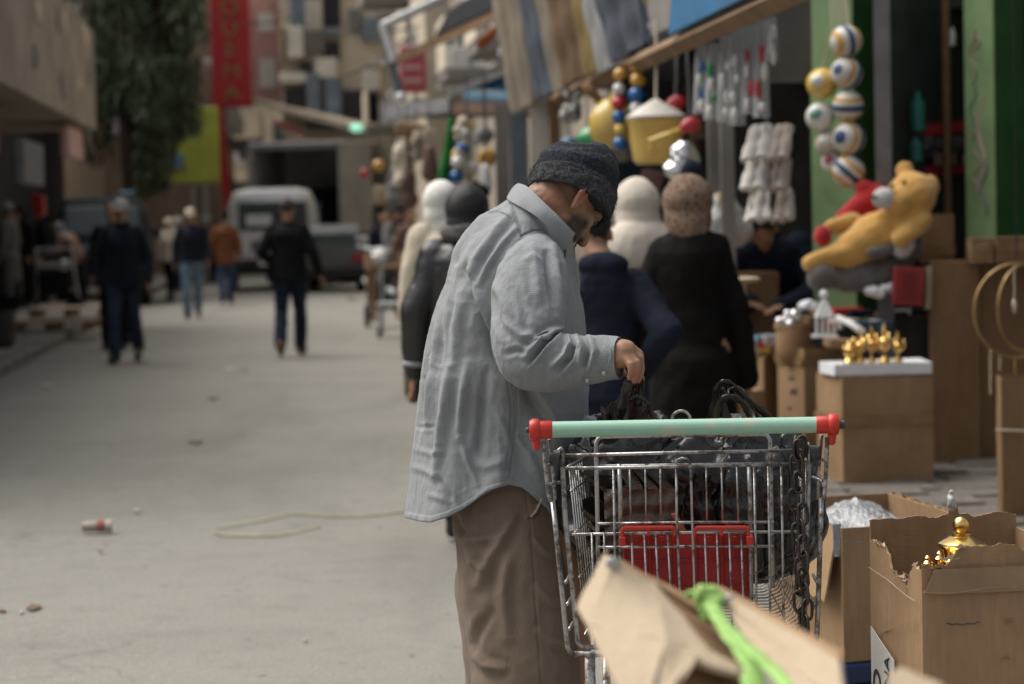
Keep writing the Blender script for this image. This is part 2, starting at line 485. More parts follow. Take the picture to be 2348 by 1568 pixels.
def mat_chrome():
    mt, nt, b = _base('worn_chrome'); v = coords(nt)
    f = nz(nt, v, 60, 5, .7); f2 = nz(nt, v, 9, 5, .7)
    k = ramp(nt, math_(nt, 'MULTIPLY', math_(nt, 'ADD', f, f2), .5), [(.46, (0, 0, 0)), (.57, (1, 1, 1))])
    c = mixc(nt, k, (.5, .49, .475), (.11, .085, .065)); L(nt, c, b.inputs['Base Color'])
    mk_ = N(nt, 'ShaderNodeMapRange'); mk_.inputs[3].default_value = .95; mk_.inputs[4].default_value = .45; L(nt, k, mk_.inputs[0]); L(nt, mk_.outputs[0], b.inputs['Metallic'])
    mr = N(nt, 'ShaderNodeMapRange'); mr.inputs[3].default_value = .3; mr.inputs[4].default_value = .65; L(nt, k, mr.inputs[0]); L(nt, mr.outputs[0], b.inputs['Roughness'])
    bump(nt, b, f, .25, .002); return mt
M_CHROME = mat_chrome()
M_IRON = pm('dark_chain_iron', (.075, .063, .055), .42, .4, 40, .3, 120, metal=.85, bd=.002)
def mat_bag(name, col, trans=0.0):
    mt, nt, b = _base(name); v = coords(nt)
    f = nz(nt, v, 8, 4, .6)
    L(nt, ramp(nt, f, [(.3, tuple(x * .7 for x in col)), (.7, tuple(x * 1.3 for x in col))]), b.inputs['Base Color'])
    b.inputs['Roughness'].default_value = .16; b.inputs['Specular IOR Level'].default_value = .6
    cr = nz(nt, coords(nt, scale=(1, 1, .45)), 22, 5, .6, 1.6); c2 = nz(nt, v, 70, 3, .6, 1.0)
    bump(nt, b, math_(nt, 'ADD', cr, math_(nt, 'MULTIPLY', c2, .05)), .35, .008); return mt
M_BAG = mat_bag('black_bin_plastic', (.014, .0135, .013))
M_BAGB = mat_bag('brown_film_plastic', (.075, .05, .034))
M_CLEAR = mat_bag('clear_film', (.45, .46, .46))
def mat_handle():
    mt, nt, b = _base('green_mesh_print'); v = coords(nt, 'UV')
    def ln(rot):
        mp = N(nt, 'ShaderNodeMapping'); mp.inputs['Rotation'].default_value = (0, 0, rot); L(nt, v, mp.inputs['Vector'])
        wv = N(nt, 'ShaderNodeTexWave', wave_type='BANDS', bands_direction='X'); wv.inputs['Scale'].default_value = 52; L(nt, mp.outputs[0], wv.inputs['Vector']); return wv.outputs[1]
    x = math_(nt, 'MULTIPLY', ln(R(58)), ln(R(-58)))
    wear = nz(nt, coords(nt), 16, 3, .5)
    c = ramp(nt, x, [(.15, (.42, .62, .5)), (.5, (.09, .36, .22))])
    c = mixc(nt, ramp(nt, wear, [(.56, (0, 0, 0)), (.68, (.75,) * 3)]), c, (.5, .5, .42))
    L(nt, c, b.inputs['Base Color']); b.inputs['Roughness'].default_value = .38; b.inputs['Specular IOR Level'].default_value = .5
    bump(nt, b, x, .15, .001); return mt
M_HANDLE = mat_handle()
M_RED = pm('red_plastic', (.52, .035, .022), .35, .15, 20, .08, 60, dirt=.25)
M_RED_D = pm('dull_red_plastic', (.36, .018, .018), .5, .2, 12, .12, 60, dirt=.3)
M_GREYP = pm('dark_grey_plastic', (.05, .052, .055), .5)
M_GOLD = pm('polished_brass', (.85, .56, .2), .17, .1, 20, .03, 60, metal=1.0)
M_WHITE = pm('white_plastic', (.72, .72, .70), .4, .06, 5, .05)
M_FOAM = pm('white_foam', (.74, .75, .76), .85, .05, 20, .3, 90)
M_LGREEN = pm('lit_green_paint', (.25, .38, .18), .55, .22, 3, .15, 30, dirt=.4)
M_DGREEN = pm('shaded_green_paint', (.04, .16, .04), .5, .3, 3, .12, 30, dirt=.5)
M_ROPE = pm('lime_twine', (.27, .46, .12), .5, .25, 30, .4, 120)
M_STRAP = pm('yellow_strap', (.34, .34, .15), .7, .35, 9, .1)
M_WOODB = pm('orange_wood', (.2, .115, .052), .7, .3, 5, .3, 40, dirt=.3)
M_WOODP = pm('pallet_wood', (.36, .27, .18), .8, .3, 7, .4, 50, dirt=.2)
M_STEEL = pm('galvanised_steel', (.4, .41, .42), .45, .2, 9, .1, 60, metal=.6)
M_WHITEM = pm('white_metal', (.62, .63, .62), .45, .12, 6, .08, dirt=.25)
M_BLACK = pm('black_cloth', (.008, .008, .009), .9, .3, 9, .35, 60)
M_NAVY = pm('navy_cloth', (.011, .014, .024), .85, .25, 9, .4, 60, sheen=.1)
M_NAVYT = pm('navy_trouser_cloth', (.018, .024, .045), .85, .3, 9, .3, 60)
M_JEAN = pm('blue_denim', (.14, .2, .26), .85, .25, 8, .3, 90)
M_JEAND = pm('dark_denim', (.025, .035, .06), .85, .3, 8, .3, 90)
M_LEATHER = pm('black_leather', (.018, .018, .019), .32, .3, 7, .45, 22, spec=.55, bd=.012)
M_CREAMC = pm('cream_cloth', (.52, .45, .35), .9, .1, 6, .3, 50, sheen=.2)
M_WHITEC = pm('white_scarf_cloth', (.68, .67, .62), .9, .06, 6, .25, 40, sheen=.2)
M_BROWNC = pm('brown_wool', (.17, .11, .085), .95, .2, 8, .4, 70)
M_HAIR = pm('black_hair', (.012, .011, .01), .6, .4, 40, .6, 120)
M_GREYH = pm('grey_hair', (.28, .27, .26), .8, .25, 40, .5, 120)
M_GREYC = pm('grey_cloth', (.2, .2, .2), .9, .2, 8, .3, 50)
M_BLACKP = pm('black_rubber', (.015, .015, .015), .7, .3, 8, .2)
M_SHOE = pm('brown_leather_shoe', (.14, .065, .025), .5, .3, 10, .2)
def mat_leopard(name, a, b_, sc):
    mt, nt, b = _base(name); v = coords(nt)
    vo = N(nt, 'ShaderNodeTexVoronoi', feature='DISTANCE_TO_EDGE'); vo.inputs['Scale'].default_value = sc; L(nt, v, vo.inputs['Vector'])
    c = mixc(nt, ramp(nt, vo.outputs['Distance'], [(.1, (0, 0, 0)), (.22, (1, 1, 1))]), a, b_)
    c = mixc(nt, .35, c, ramp(nt, nz(nt, v, sc * .6, 3, .6), [(.35, tuple(x * .5 for x in b_)), (.7, a)]))
    L(nt, c, b.inputs['Base Color']); b.inputs['Roughness'].default_value = .9
    bump(nt, b, nz(nt, v, 30, 4, .6), .4, .008); return mt
M_LEO = mat_leopard('leopard_scarf_cloth', (.25, .165, .11), (.075, .042, .03), 42)
M_TWEED = mat_leopard('speckled_scarf_cloth', (.12, .11, .10), (.02, .02, .02), 40)
M_GLASS = pm('dark_car_glass', (.04, .065, .07), .08, .1, 3, 0, spec=.8)
M_GLASST = pm('teal_windscreen', (.045, .062, .065), .3, .2, 2, 0, spec=.35)
M_SILVER = pm('silver_car_paint', (.6, .6, .59), .35, .08, 4, .03, metal=.35, coat=.3, dirt=.2)
M_DTEAL = pm('dark_teal_car_paint', (.014, .018, .02), .5, .15, 4, .03, spec=.25)
M_TRUCKB = pm('grey_truck_box', (.25, .245, .23), .6, .15, 4, .1, dirt=.3)
M_CREAMW = pm('cream_render_wall', (.36, .31, .25), .9, .22, 1.2, .3, 12, dirt=.4, bd=.02)
M_BEIGEW = pm('beige_render_wall', (.66, .575, .45), .9, .2, .8, .3, 8, dirt=.3, bd=.02)
M_TANW = pm('tan_render_wall', (.36, .285, .21), .9, .25, .9, .3, 8, dirt=.35, bd=.02)
M_GREYW = pm('grey_concrete', (.23, .215, .195), .9, .25, 1.0, .3, 9, dirt=.4, bd=.02)
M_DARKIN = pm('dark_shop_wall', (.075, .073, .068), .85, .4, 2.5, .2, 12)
M_SIGNRED = pm('red_sign_panel', (.42, .022, .03), .5, .12, 3, .05, dirt=.12)
M_PINK = pm('faded_pink_panel', (.58, .36, .34), .6, .15, 2, .05, dirt=.15)
M_SIGNGOLD = pm('gold_letter', (.27, .2, .075), .45, .2, 6, .05, metal=.25)
M_LIME = pm('lime_sign_panel', (.42, .46, .07), .55, .15, 2, .05, dirt=.12)
M_BLUE = pm('blue_panel', (.018, .12, .25), .5, .2, 3, .08, dirt=.2)
M_SKYB = pm('light_blue_panel', (.12, .24, .33), .5, .2, 3, .08)
M_SHUT = pm('grey_blue_shutter', (.13, .155, .175), .6, .25, 3, .1)
M_BARK = pm('tree_bark', (.06, .04, .028), .95, .4, 6, .9, 18, bd=.03)
M_LEAF = pm('dark_leaf', (.045, .06, .027), .65, .45, .9, 0)
M_LEAF2 = pm('mid_leaf', (.07, .09, .042), .65, .4, .9, 0)
# ------------------------------------------------------------------ setting: ground, road, pavements
g = G(); 
# one sheet to the horizon
xs = [-400, -60, -20, -8, 8, 20, 60, 400]; ys = [-60, 0, 20, 60, 120, 400, 900]
g.add([(x, y, -.02) for y in ys for x in xs], [(j * 8 + i, j * 8 + i + 1, (j + 1) * 8 + i + 1, (j + 1) * 8 + i) for j in range(6) for i in range(7)])
struct('ground', g, M_GREYW)
KL, KR = -2.78, 2.05
g = G(); rows = []
yl = [1.0 + .5 * i for i in range(40)] + [21 + 2 * i for i in range(45)]
wl = [KL + (KR - KL) * i / 24 for i in range(25)]
for y in yl:
    row = []
    for wd in wl:
        p = S(wd, y); hh = fnoise(np.array([[p.x * .5, p.y * .25, 0]]))[0] * .006
        row.append((p.x, p.y, hh))
    rows.append(row)
n = len(wl); g.add([p for r in rows for p in r], [(j * n + i, j * n + i + 1, (j + 1) * n + i + 1, (j + 1) * n + i) for j in range(len(rows) - 1) for i in range(n - 1)])
struct('road', g, M_ASPH, True)

def strip(name, w0, w1, y0, y1, z, mat):
    g = G(); n = 40
    poly = [S(w0, y0), S(w1, y0), S(w1, y1), S(w0, y1)]
    poly = [Vector((p.x, p.y, -.02)) for p in poly]
    g.prism(poly, (0, 0, z + .02)); return struct(name, g, mat)
pav_r = strip('right_pavement', KR + .15, 6.5, 2, 110, .125, M_GREYW)
pav_l = strip('left_pavement', -9.5, KL - .15, 4, 110, .125, M_GREYW)

# stones of the right pavement near the cartons, one by one
base_stone = None
def share(name, me, parent, loc, rot=(0, 0, 0), scale=(1, 1, 1)):
    o = bpy.data.objects.new(name, me); COL.objects.link(o); o.parent = parent
    o.location = loc; o.rotation_euler = rot; o.scale = scale; MATW[o.name] = wmat(parent); return o
gs = G(); gs.bbox((0, 0, 0), (1, 1, .05), b=.02, ns=1); _st = mk('paving_stone', gs, M_STONE, pav_r, False)
st_me = _st.data; first = True
y = 6.6
while y < 17.5:
    wd = KR + .17; dep = random.uniform(.26, .36)
    while wd < 5.6:
        wdt = random.uniform(.28, .5)
        if wd + wdt < 5.7:
            c = S(wd + wdt / 2, y + dep / 2)
            a = dict(loc=(c.x, c.y, .118 + random.uniform(-.006, .012)), rot=(random.uniform(-.02, .02), random.uniform(-.02, .02), STREET_RZ + random.uniform(-.015, .015)), scale=(wdt - .025, dep - .025, 1))
            if first:
                _st.location, _st.rotation_euler, _st.scale = a['loc'], a['rot'], a['scale']; first = False
            elif c.x - (KR + .1) > -3 and abs(c.x / c.y) < .34:
                share('paving_stone', st_me, pav_r, **a)
        wd += wdt
    y += dep
# kerb stones
for side, w0 in (('right', KR), ('left', KL - .15)):
    root = thing('kerb', 'worn pale kerb stones along the ' + side + ' side of the street', 'kerb', (0, 0, 0))
    gk = G(); gk.bbox((0, 0, 0), (.15, .95, .16), b=.02, ns=1)
    k0 = mk('kerb_stone', gk, M_KERB, root)
    yy = 5.0 if side == 'right' else 14.0; i = 0
    while yy < (34 if side == 'right' else 62):
        c = S(w0 + .075, yy + .5); loc = (c.x, c.y, .055 + random.uniform(-.008, .008)); rt = (0, 0, STREET_RZ + random.uniform(-.01, .01))
        if i == 0: k0.location, k0.rotation_euler = loc, rt
        else: share('kerb_stone', k0.data, root, loc, rt)
        i += 1; yy += 1.0

# ------------------------------------------------------------------ buildings
def oriented(origin, rz):
    return Matrix.Translation(Vector(origin)) @ Matrix.Rotation(rz, 4, 'Z')
def bwin(parent, M, x, z, ww, wh, y=0.0, mats=None, ac=False, balcony=False, bal_mat=None, shut=False):
    """window with recess, frame and pane on a facade whose local x runs along the wall and -y looks out"""
    fm, gm = mats or (M_WHITEM, M_GLASS)
    g = G(); t = .07
    for c, s in (((x, y - .03, z - wh / 2), (ww, .1, t)), ((x, y - .03, z + wh / 2), (ww, .1, t)), ((x - ww / 2, y - .03, z), (t, .1, wh + t)), ((x + ww / 2, y - .03, z), (t, .1, wh + t)), ((x, y - .025, z), (.05, .07, wh))):
        g.box(c, s)
    f = mk('window', g.xform(M), fm, parent)
    g = G(); g.box((x, y + .0, z), (ww - t, .05, wh - t)); mk('pane', g.xform(M), gm, f)
    if shut:
        g = G()
        for k in range(9): g.box((x, y - .09, z - wh * .42 + k * wh / 10.5), (ww * .95, .03, wh / 14), Matrix.Rotation(.5, 3, 'X'))
        mk('shutter', g.xform(M), M_SHUT, f)
    if balcony:
        b = G(); b.box((x, y - .55, z - wh / 2 - .35), (ww + .9, 1.1, .16))
        bo = mk('balcony', b.xform(M), M_GREYW, parent)
        b = G(); b.box((x, y - 1.08, z - wh / 2 + .15), (ww + .9, .06, .8)); mk('balcony_rail', b.xform(M), bal_mat or M_BEIGEW, bo)
    if ac:
        b = G(); b.bbox((x + ww * .8 + .35, y - .25, z - wh * .3), (.85, .4, .6), b=.03); a_ = mk('air_conditioner', b.xform(M), M_WHITEM, parent)
        b = G(); b.lathe([(.22, 0), (.22, .02)], 16, (x + ww * .8 + .35, y - .46, z - wh * .3), Matrix.Rotation(R(90), 3, 'X')); mk('fan_grille', b.xform(M), M_GREYP, a_)

def building(name, label, origin, rz, W, D, H, wall, wins, roof_mat=None):
    """origin: ground point at the facade's left end; facade runs along +x local, outside is -y"""
    M = oriented(origin, rz); root = thing(name, label, 'building', origin, rz)
    g = G(); g.box((W / 2, D / 2, H / 2), (W, D, H)); mk('wall', g.xform(M), wall, root)
    g = G(); g.bbox((W / 2, D / 2, H + .12), (W + .3, D + .3, .24), b=.04, ns=1); mk('roof', g.xform(M), roof_mat or M_GREYW, root)
    for wn in wins: bwin(root, M, **wn)
    return root, M

# far beige block that closes the street
fx = P(560, 300, 92); Wf = 22
wins = []
for fl in range(4):
    for k in range(7):
        wins.append(dict(x=1.6 + k * 3.1 + (.3 if fl % 2 else 0), z=4.6 + fl * 3.2, ww=1.3, wh=1.6, ac=(k + fl) % 3 == 0, balcony=(k + fl) % 4 == 1, shut=(k % 3 == 1), bal_mat=M_BEIGEW))
far_b, Mf = building('apartment_block', 'tall beige apartment block with shutters and balconies closing the far end of the street', (fx.x - 3, fx.y, 0), R(2), Wf, 8, 17.5, M_BEIGEW, wins)
# dark ground-floor shop opening in it
g = G(); g.box((9, -.06, 1.6), (17, .1, 3.0)); mk('shop_opening', g.xform(Mf), M_DARKIN, far_b)
# tan block in front on the left, carrying the red sign
o2 = S(-9.6, 70)
wins = [dict(x=1.2 + k * 2.2, z=4.9 + fl * 3.0, ww=1.0, wh=1.5, shut=k % 2 == 0, ac=k == 1 and fl == 0) for fl in range(3) for k in range(3)]
bl, Ml = building('corner_building', 'tan rendered corner building behind the tall red sign', (o2.x, o2.y, 0), STREET_RZ, 8.0, 14, 15, M_TANW, wins)
# its street side: windows and pale panels
Ms = oriented(S(-1.6, 70), STREET_RZ + R(90))
for fl in range(3):
    for k in range(4):
        bwin(bl, Ms, 1.6 + k * 3.1, 5.2 + fl * 3.0, 1.1, 1.7, ac=(k + fl) % 2 == 0, balcony=k % 2 == 1, shut=k % 2 == 0)
g = G(); g.box((7, -.05, 1.5), (12, .1, 2.9)); mk('shop_opening', g.xform(Ms), M_DARKIN, bl)
# balconied house in front of the far block, right above the truck
hb_ = P(760, 300, 64); house = thing('balcony_house', 'cluttered pale house with enclosed dark balconies, shutters and white slabs above the truck', 'building', (hb_.x, hb_.y + 1, 0))
def hp(nm, u0, v0, u1, v1, d, mt, dep=.5, parent=None):
    a, b_ = P(u0, v1, d), P(u1, v0, d); g = G(); g.bbox(((a.x + b_.x) / 2, a.y + dep / 2, (a.z + b_.z) / 2), (b_.x - a.x, dep, b_.z - a.z), b=.02, ns=1); return mk(nm, g, mt, parent or house)
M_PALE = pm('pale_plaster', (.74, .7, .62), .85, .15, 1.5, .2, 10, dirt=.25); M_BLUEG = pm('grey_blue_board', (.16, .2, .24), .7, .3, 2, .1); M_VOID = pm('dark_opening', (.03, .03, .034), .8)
hw = hp('wall', 655, -260, 905, 520, 66, M_BEIGEW, 5)
for q in ((668, -40, 700, 128, M_BLUEG, 'shutter'), (700, -60, 740, 120, M_GREYW, 'balcony_front'), (742, -30, 778, 60, M_VOID, 'window'), (744, 64, 778, 84, M_BLUEG, 'panel'), (742, 96, 778, 140, M_VOID, 'window'), (660, 62, 694, 132, M_PALE, 'balcony_front'), (686, 140, 712, 166, M_VOID, 'air_conditioner'), (640, 166, 704, 190, M_PALE, 'slab'), (652, 200, 700, 258, M_VOID, 'window'), (704, 168, 732, 268, M_BLUEG, 'shutter'), (724, 132, 772, 178, M_PALE, 'balcony_front'), (734, 182, 746, 270, M_GREYP, 'drain_pipe'), (748, 182, 782, 276, M_BLUEG, 'shutter'), (788, 206, 836, 288, M_VOID, 'shop_opening'), (838, 214, 866, 290, M_NAVY, 'shop_opening'), (846, 132, 884, 152, M_PALE, 'slab'), (830, 160, 872, 208, M_PALE, 'awning'), (800, 20, 826, 70, M_GREYC, 'window'), (832, 40, 868, 96, M_BLUEG, 'shutter'), (700, 276, 800, 300, M_GREYC, 'slab'), (640, 60, 652, 150, M_TANW, 'pipe_box')):
    hp(q[5], *q[:4], 65.6 - .2 * random.random(), q[4], .5 + .3 * random.random())
for k in range(7):
    hp('rail', 702 + 5.4 * k, 0, 704 + 5.4 * k, 70, 65.2, M_PALE, .05)
# right-hand row of old blocks behind the awnings
def rblock(name, label, w0, y0, y1, H, wall, seed):
    # facade looks to the street (-x); local x runs towards the camera
    a = S(w0, y1); Wb = (y1 - y0) * 1.0045; rr = random.Random(seed); ws = []
    for fl in range(int((H - 4) / 3)):
        for k in range(int(Wb / 3)):
            ws.append(dict(x=1.5 + 3 * k, z=4.9 + 3 * fl, ww=1.2, wh=1.7, ac=rr.random() < .4, balcony=rr.random() < .35, shut=rr.random() < .5))
    return building(name, label, (a.x, a.y, 0), STREET_RZ - R(90), Wb, 7, H, wall, ws)
rblock('old_building', 'pale beige old block behind the far awnings right of the truck', 3.2, 52, 84, 13, M_BEIGEW, 3)
rblock('old_building', 'weathered grey-brown block above the row of awnings', 3.7, 27, 51.8, 9.5, M_CREAMW, 4)

# left shops: solid wall whose dark colour is the shade indoors, pale overhanging fascia
M_DARKL = pm('shade_dark_wall', (.028, .026, .025), .9, .4, 2.5, .2, 12)
ra = thing('old_shop', 'old shop front coloured dark as shade under a pale overhanging fascia', 'building', S(-4.6, 28))
g = G()
ML = oriented(S(-4.6, 13), STREET_RZ + R(90))       # local x runs away along the street, -y looks to the street
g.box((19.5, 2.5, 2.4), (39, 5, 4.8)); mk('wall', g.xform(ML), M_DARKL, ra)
g = G(); g.box((11.5, -.95, 3.62), (22.8, 1.9, 1.45)); fas = mk('fascia', g.xform(ML), M_CREAMW, ra)
for x0, z0, ww, hh, mm in ((20.3, 2.62, 2.2, .42, M_PINK), (4.0, 2.55, 3.0, .5, M_SKYB), (9.5, 2.5, 3.0, .6, M_SIGNRED), (14.5, 2.2, 2.2, .5, M_GREYC)):
    g = G(); g.bbox((x0, -1.75, z0), (ww, .12, hh), b=.02, ns=1); mk('shop_sign', g.xform(ML), mm, ra)
for k in range(8):
    g = G(); g.box((1.5 + 2.9 * k, -.06, 1.25), (1.9, .12, 2.3)); d_ = mk('shop_door', g.xform(ML), M_GREYP if k % 3 else M_SIGNRED, ra)
    g = G(); g.box((1.5 + 2.9 * k, -.13, 1.5), (1.4, .03, 1.3)); mk('pane', g.xform(ML), M_GLASS, d_)
for k in range(7):
    g = G(); g.box((2.9 + 2.9 * k, -.2, 1.45), (.35, .3, 2.7)); mk('pillar', g.xform(ML), M_GREYW, ra)
# stained patches on fascia as raised patches of peeling render
rr = random.Random(5)
for k in range(14):
    g = G(); cx, cz = rr.uniform(2, 22), rr.uniform(3.1, 4.2); n = 9
    poly = [(cx + rr.uniform(.12, .4) * math.cos(6.283 * i / n), -1.905, cz + rr.uniform(.05, .22) * math.sin(6.283 * i / n)) for i in range(n)]
    g.prism(poly, (0, -.012, 0)); mk('render_patch', g.xform(ML), M_GREYW if k % 2 else M_BEIGEW, fas)
# second left house beyond the tree
wins = [dict(x=1.5 + 2.5 * k, z=4.6 + 2.9 * fl, ww=1.1, wh=1.5, shut=True) for k in range(5) for fl in range(2)]
b3 = building('brown_building', 'dull brown block on the left behind the hanging tree', S(-4.9, 52), STREET_RZ + R(90), 22, 6, 10.5, M_TANW, wins)

# ------------------------------------------------------------------ red vertical sign
sc_ = 66.0
pA = P(487, 246, sc_); pB = P(576, 246, sc_); wS = (pB - pA).length
rs_ = thing('vertical_sign', 'tall red shop sign with gold letters reading downwards', 'sign', (pA.x, pA.y, pA.z))
MS = oriented(pA, R(2.5))
Hs = 3.3
g = G(); g.bbox((wS / 2, .25, Hs / 2), (wS, .3, Hs), b=.03, ns=1); mk('sign_box', g.xform(MS), M_SIGNRED, rs_)
# pale pink return side with white patches
g = G(); g.box((wS + .55, 1.0, 2.0), (.08, 1.7, 3.9), Matrix.Rotation(R(-62), 3, 'Z')); pk = mk('side_panel', g.xform(MS), M_PINK, rs_)
for z0, hh in ((.95, .8), (2.35, .5), (3.3, .35)):
    g = G(); g.box((wS + .42, .84, z0), (.03, .5, hh), Matrix.Rotation(R(-62), 3, 'Z')); mk('white_patch', g.xform(MS), M_WHITE, pk)
def letters(txt, M, size, mat, parent, name='letter', ext=.02, align='CENTER', sx=1.0):
    fc = bpy.data.curves.new(name, 'FONT'); fc.body = txt; fc.size = size; fc.extrude = ext; fc.align_x = align; fc.align_y = 'CENTER'; fc.materials.append(mat)
    t = bpy.data.objects.new("t", fc); _tmp.collection.objects.link(t)
    dg = bench_dg()
    me = bpy.data.meshes.new_from_object(t.evaluated_get(dg)); bpy.data.objects.remove(t); bpy.data.curves.remove(fc)
    me.transform(Matrix.Scale(sx, 4, (1, 0, 0)))
    if parent is not None: me.transform(wmat(parent).inverted() @ M)
    else: me.transform(M)
    o = bpy.data.objects.new(name, me); COL.objects.link(o); o.data.materials.clear(); o.data.materials.append(mat)
    if parent is not None: o.parent = parent; MATW[o.name] = wmat(parent)
    return o
for i, ch in enumerate("AOUEMA"):
    z0 = 3.28 - i * .58
    Mt = MS @ Matrix.Translation((wS / 2, .085, z0)) @ Matrix.Rotation(R(90), 4, 'X')
    letters(ch, Mt, .58, M_SIGNGOLD, rs_, sx=1.15, ext=.03)
g = G(); q0 = P(503, 247, sc_ + .3); q1 = P(520, 480, sc_ + .3); q1.z = 0
g.tube([q0, (q0.x + .12, q0.y, q0.z / 2), (q0.x + .2, q0.y, 0)], .12, 10)
top('sign_pole', 'red painted pole standing under the tall red sign', 'pole', g, M_SIGNRED)

# lime sign
pA = P(392, 420, 60); pB = P(500, 245, 60)
rl = thing('lime_sign', 'large lime green advertising panel behind the tree', 'sign', (pA.x, pA.y, pA.z))
g = G(); g.bbox(((pA.x + pB.x) / 2, pA.y + .1, (pA.z + pB.z) / 2), (pB.x - pA.x, .15, pB.z - pA.z), b=.02, ns=1); mk('panel', g, M_LIME, rl)
for u, v, ru, rv, mm in ((408, 365, 16, 14, M_SKYB), (425, 283, 30, 9, M_GREYC), (445, 300, 24, 8, M_SKYB), (405, 385, 24, 8, M_GREYC)):
    g = G(); c = P(u, v, 60); g.ell((c.x, c.y - .02, c.z), (ru * 60 / FPX, .03, rv * 60 / FPX), nu=14, nv=8); mk('printed_motif', g, mm, rl)
g = G(); g.tube([(pA.x + .5, pA.y + .2, 0), (pA.x + .5, pA.y + .2, pA.z + .4)], .06); g2 = g; g2.tube([(pB.x - .4, pA.y + .2, 0), (pB.x - .4, pA.y + .2, pA.z + .4)], .06); mk('post', g2, M_STEEL, rl)
# pale canopy and column left of the red sign
g = G(); a = P(388, 150, 68); b_ = P(490, 122, 68); g.bbox(((a.x + b_.x) / 2, a.y + .6, a.z), (b_.x - a.x, 1.4, .3), b=.05)
top('door_canopy', 'small pale canopy sticking out left of the red sign', 'canopy', g, M_WHITEM)
g = G(); a = P(452, 150, 67); b_ = P(470, 260, 67); g.tube([(a.x, a.y, 8), a, b_, (b_.x + .1, b_.y, 0)], .17, 10)
top('drain_pipe', 'thick pale drain pipe running down beside the red sign', 'pipe', g, M_CREAMW, True)

# ------------------------------------------------------------------ tree with hanging foliage
tb = S(-2.95, 49); tr = thing('tree', 'dark tree with drooping foliage overhanging the parked dark van', 'tree', (tb.x, tb.y, 0))
g = G(); rr = random.Random(11)
pth = [Vector((tb.x, tb.y, 0)), Vector((tb.x + .02, tb.y, 1.6)), Vector((tb.x - .1, tb.y + .05, 3.2)), Vector((tb.x - .15, tb.y + .1, 5.2)), Vector((tb.x, tb.y, 8.5))]
g.tube(pth, [.24, .2, .18, .15, .06], 12); trunk = mk('trunk', g, M_BARK, tr, True)
g = G(); limbs = []
for k in range(16):
    a = rr.uniform(0, 6.283); z0 = rr.uniform(3.4, 7.2); ln = rr.uniform(1.0, 2.0)
    s0 = Vector((tb.x - .1, tb.y, z0)); e = s0 + Vector((math.cos(a) * ln, math.sin(a) * ln, rr.uniform(.3, 1.0)))
    g.tube([s0, (s0 + e) / 2 + Vector((0, 0, .25)), e], [.06, .04, .015], 6); limbs.append((s0, e))
mk('limb', g, M_BARK, trunk, True)
vs, fs, mi = [], [], []
def leaf_strands(cx, cy, z1, z0, rad, n, seed):
    r2 = random.Random(seed)
    for q in range(n):
        a = r2.uniform(0, 6.283); rr_ = rad * math.sqrt(r2.random()); x = cx + rr_ * math.cos(a); yv = cy + rr_ * math.sin(a)
        zt = r2.uniform(z0, z1); ln = r2.uniform(.12, .3); wd_ = r2.uniform(.02, .05); dx = r2.uniform(-.08, .08); dy = r2.uniform(-.08, .08)
        th = r2.uniform(0, 3.14); cx_, sx_ = math.cos(th) * wd_, math.sin(th) * wd_
        i = len(vs); vs.extend([(x - cx_, yv - sx_, zt), (x + cx_, yv + sx_, zt), (x + dx + cx_ * .3, yv + dy + sx_ * .3, zt - ln), (x + dx - cx_ * .3, yv + dy - sx_ * .3, zt - ln)])
        fs.append((i, i + 1, i + 2, i + 3)); mi.append(0 if r2.random() < .6 else 1)
for k in range(70):
    r2 = random.Random(100 + k); u = r2.uniform(255, 428) if k > 14 else r2.uniform(200, 300); d = r2.uniform(47.0, 51.5)
    vt = r2.uniform(-330, 250); 
    lim = 235 if u < 300 and k % 3 else 440 if u < 330 else (440 - (u - 330) * 1.7)
    vb = min(vt + r2.uniform(120, 300), lim)
    if vb < vt + 30: continue
    a, b_ = P(u, vt, d), P(u, vb, d); leaf_strands(a.x, a.y, a.z, b_.z, r2.uniform(.16, .42), 300, 500 + k)
gg = G(); gg.v = [Vector(v) for v in vs]; gg.f = fs; gg.m = mi
mk('crown', gg, [M_LEAF, M_LEAF2], tr, recalc=False)
# ------------------------------------------------------------------ right-hand shops
def wd_at(u, d): return (u - 650) / FPX * d
BZ = 2.34
shop = thing('market_shop', 'deep dark shop with green pillars and goods hung from its beam', 'shop', S(3.0, 14))
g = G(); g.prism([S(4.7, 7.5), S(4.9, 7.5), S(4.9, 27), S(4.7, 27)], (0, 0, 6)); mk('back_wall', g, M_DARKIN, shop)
g = G(); g.prism([S(2.3, 13.7, BZ + .12), S(4.7, 13.7, BZ + .3), S(4.7, 20, BZ + .3), S(2.3, 20, BZ + .12)], (0, 0, .08)); mk('roof', g, M_GREYP, shop)
g = G(); g.prism([S(3.0, 13.7), S(3.2, 13.7), S(3.2, 26.8), S(3.0, 26.8)], (0, 0, 3.5)); g.v = [v + Vector((0, 0, BZ + .5)) for v in g.v]; mk('upper_wall', g, M_GREYW, shop)
for yy in (15.4, 20.0):
    g = G(); g.prism([S(2.9, yy), S(4.7, yy), S(4.7, yy + .15), S(2.9, yy + .15)], (0, 0, BZ + .4)); mk('side_wall', g, M_DARKIN, shop)
# beam
g = G(); g.tube([S(2.12, 8.9, BZ), S(2.12, 20, BZ)], .055, 4); top('awning_beam', 'long weathered orange-brown wooden beam along the shop awning', 'beam', g, M_WOODB)
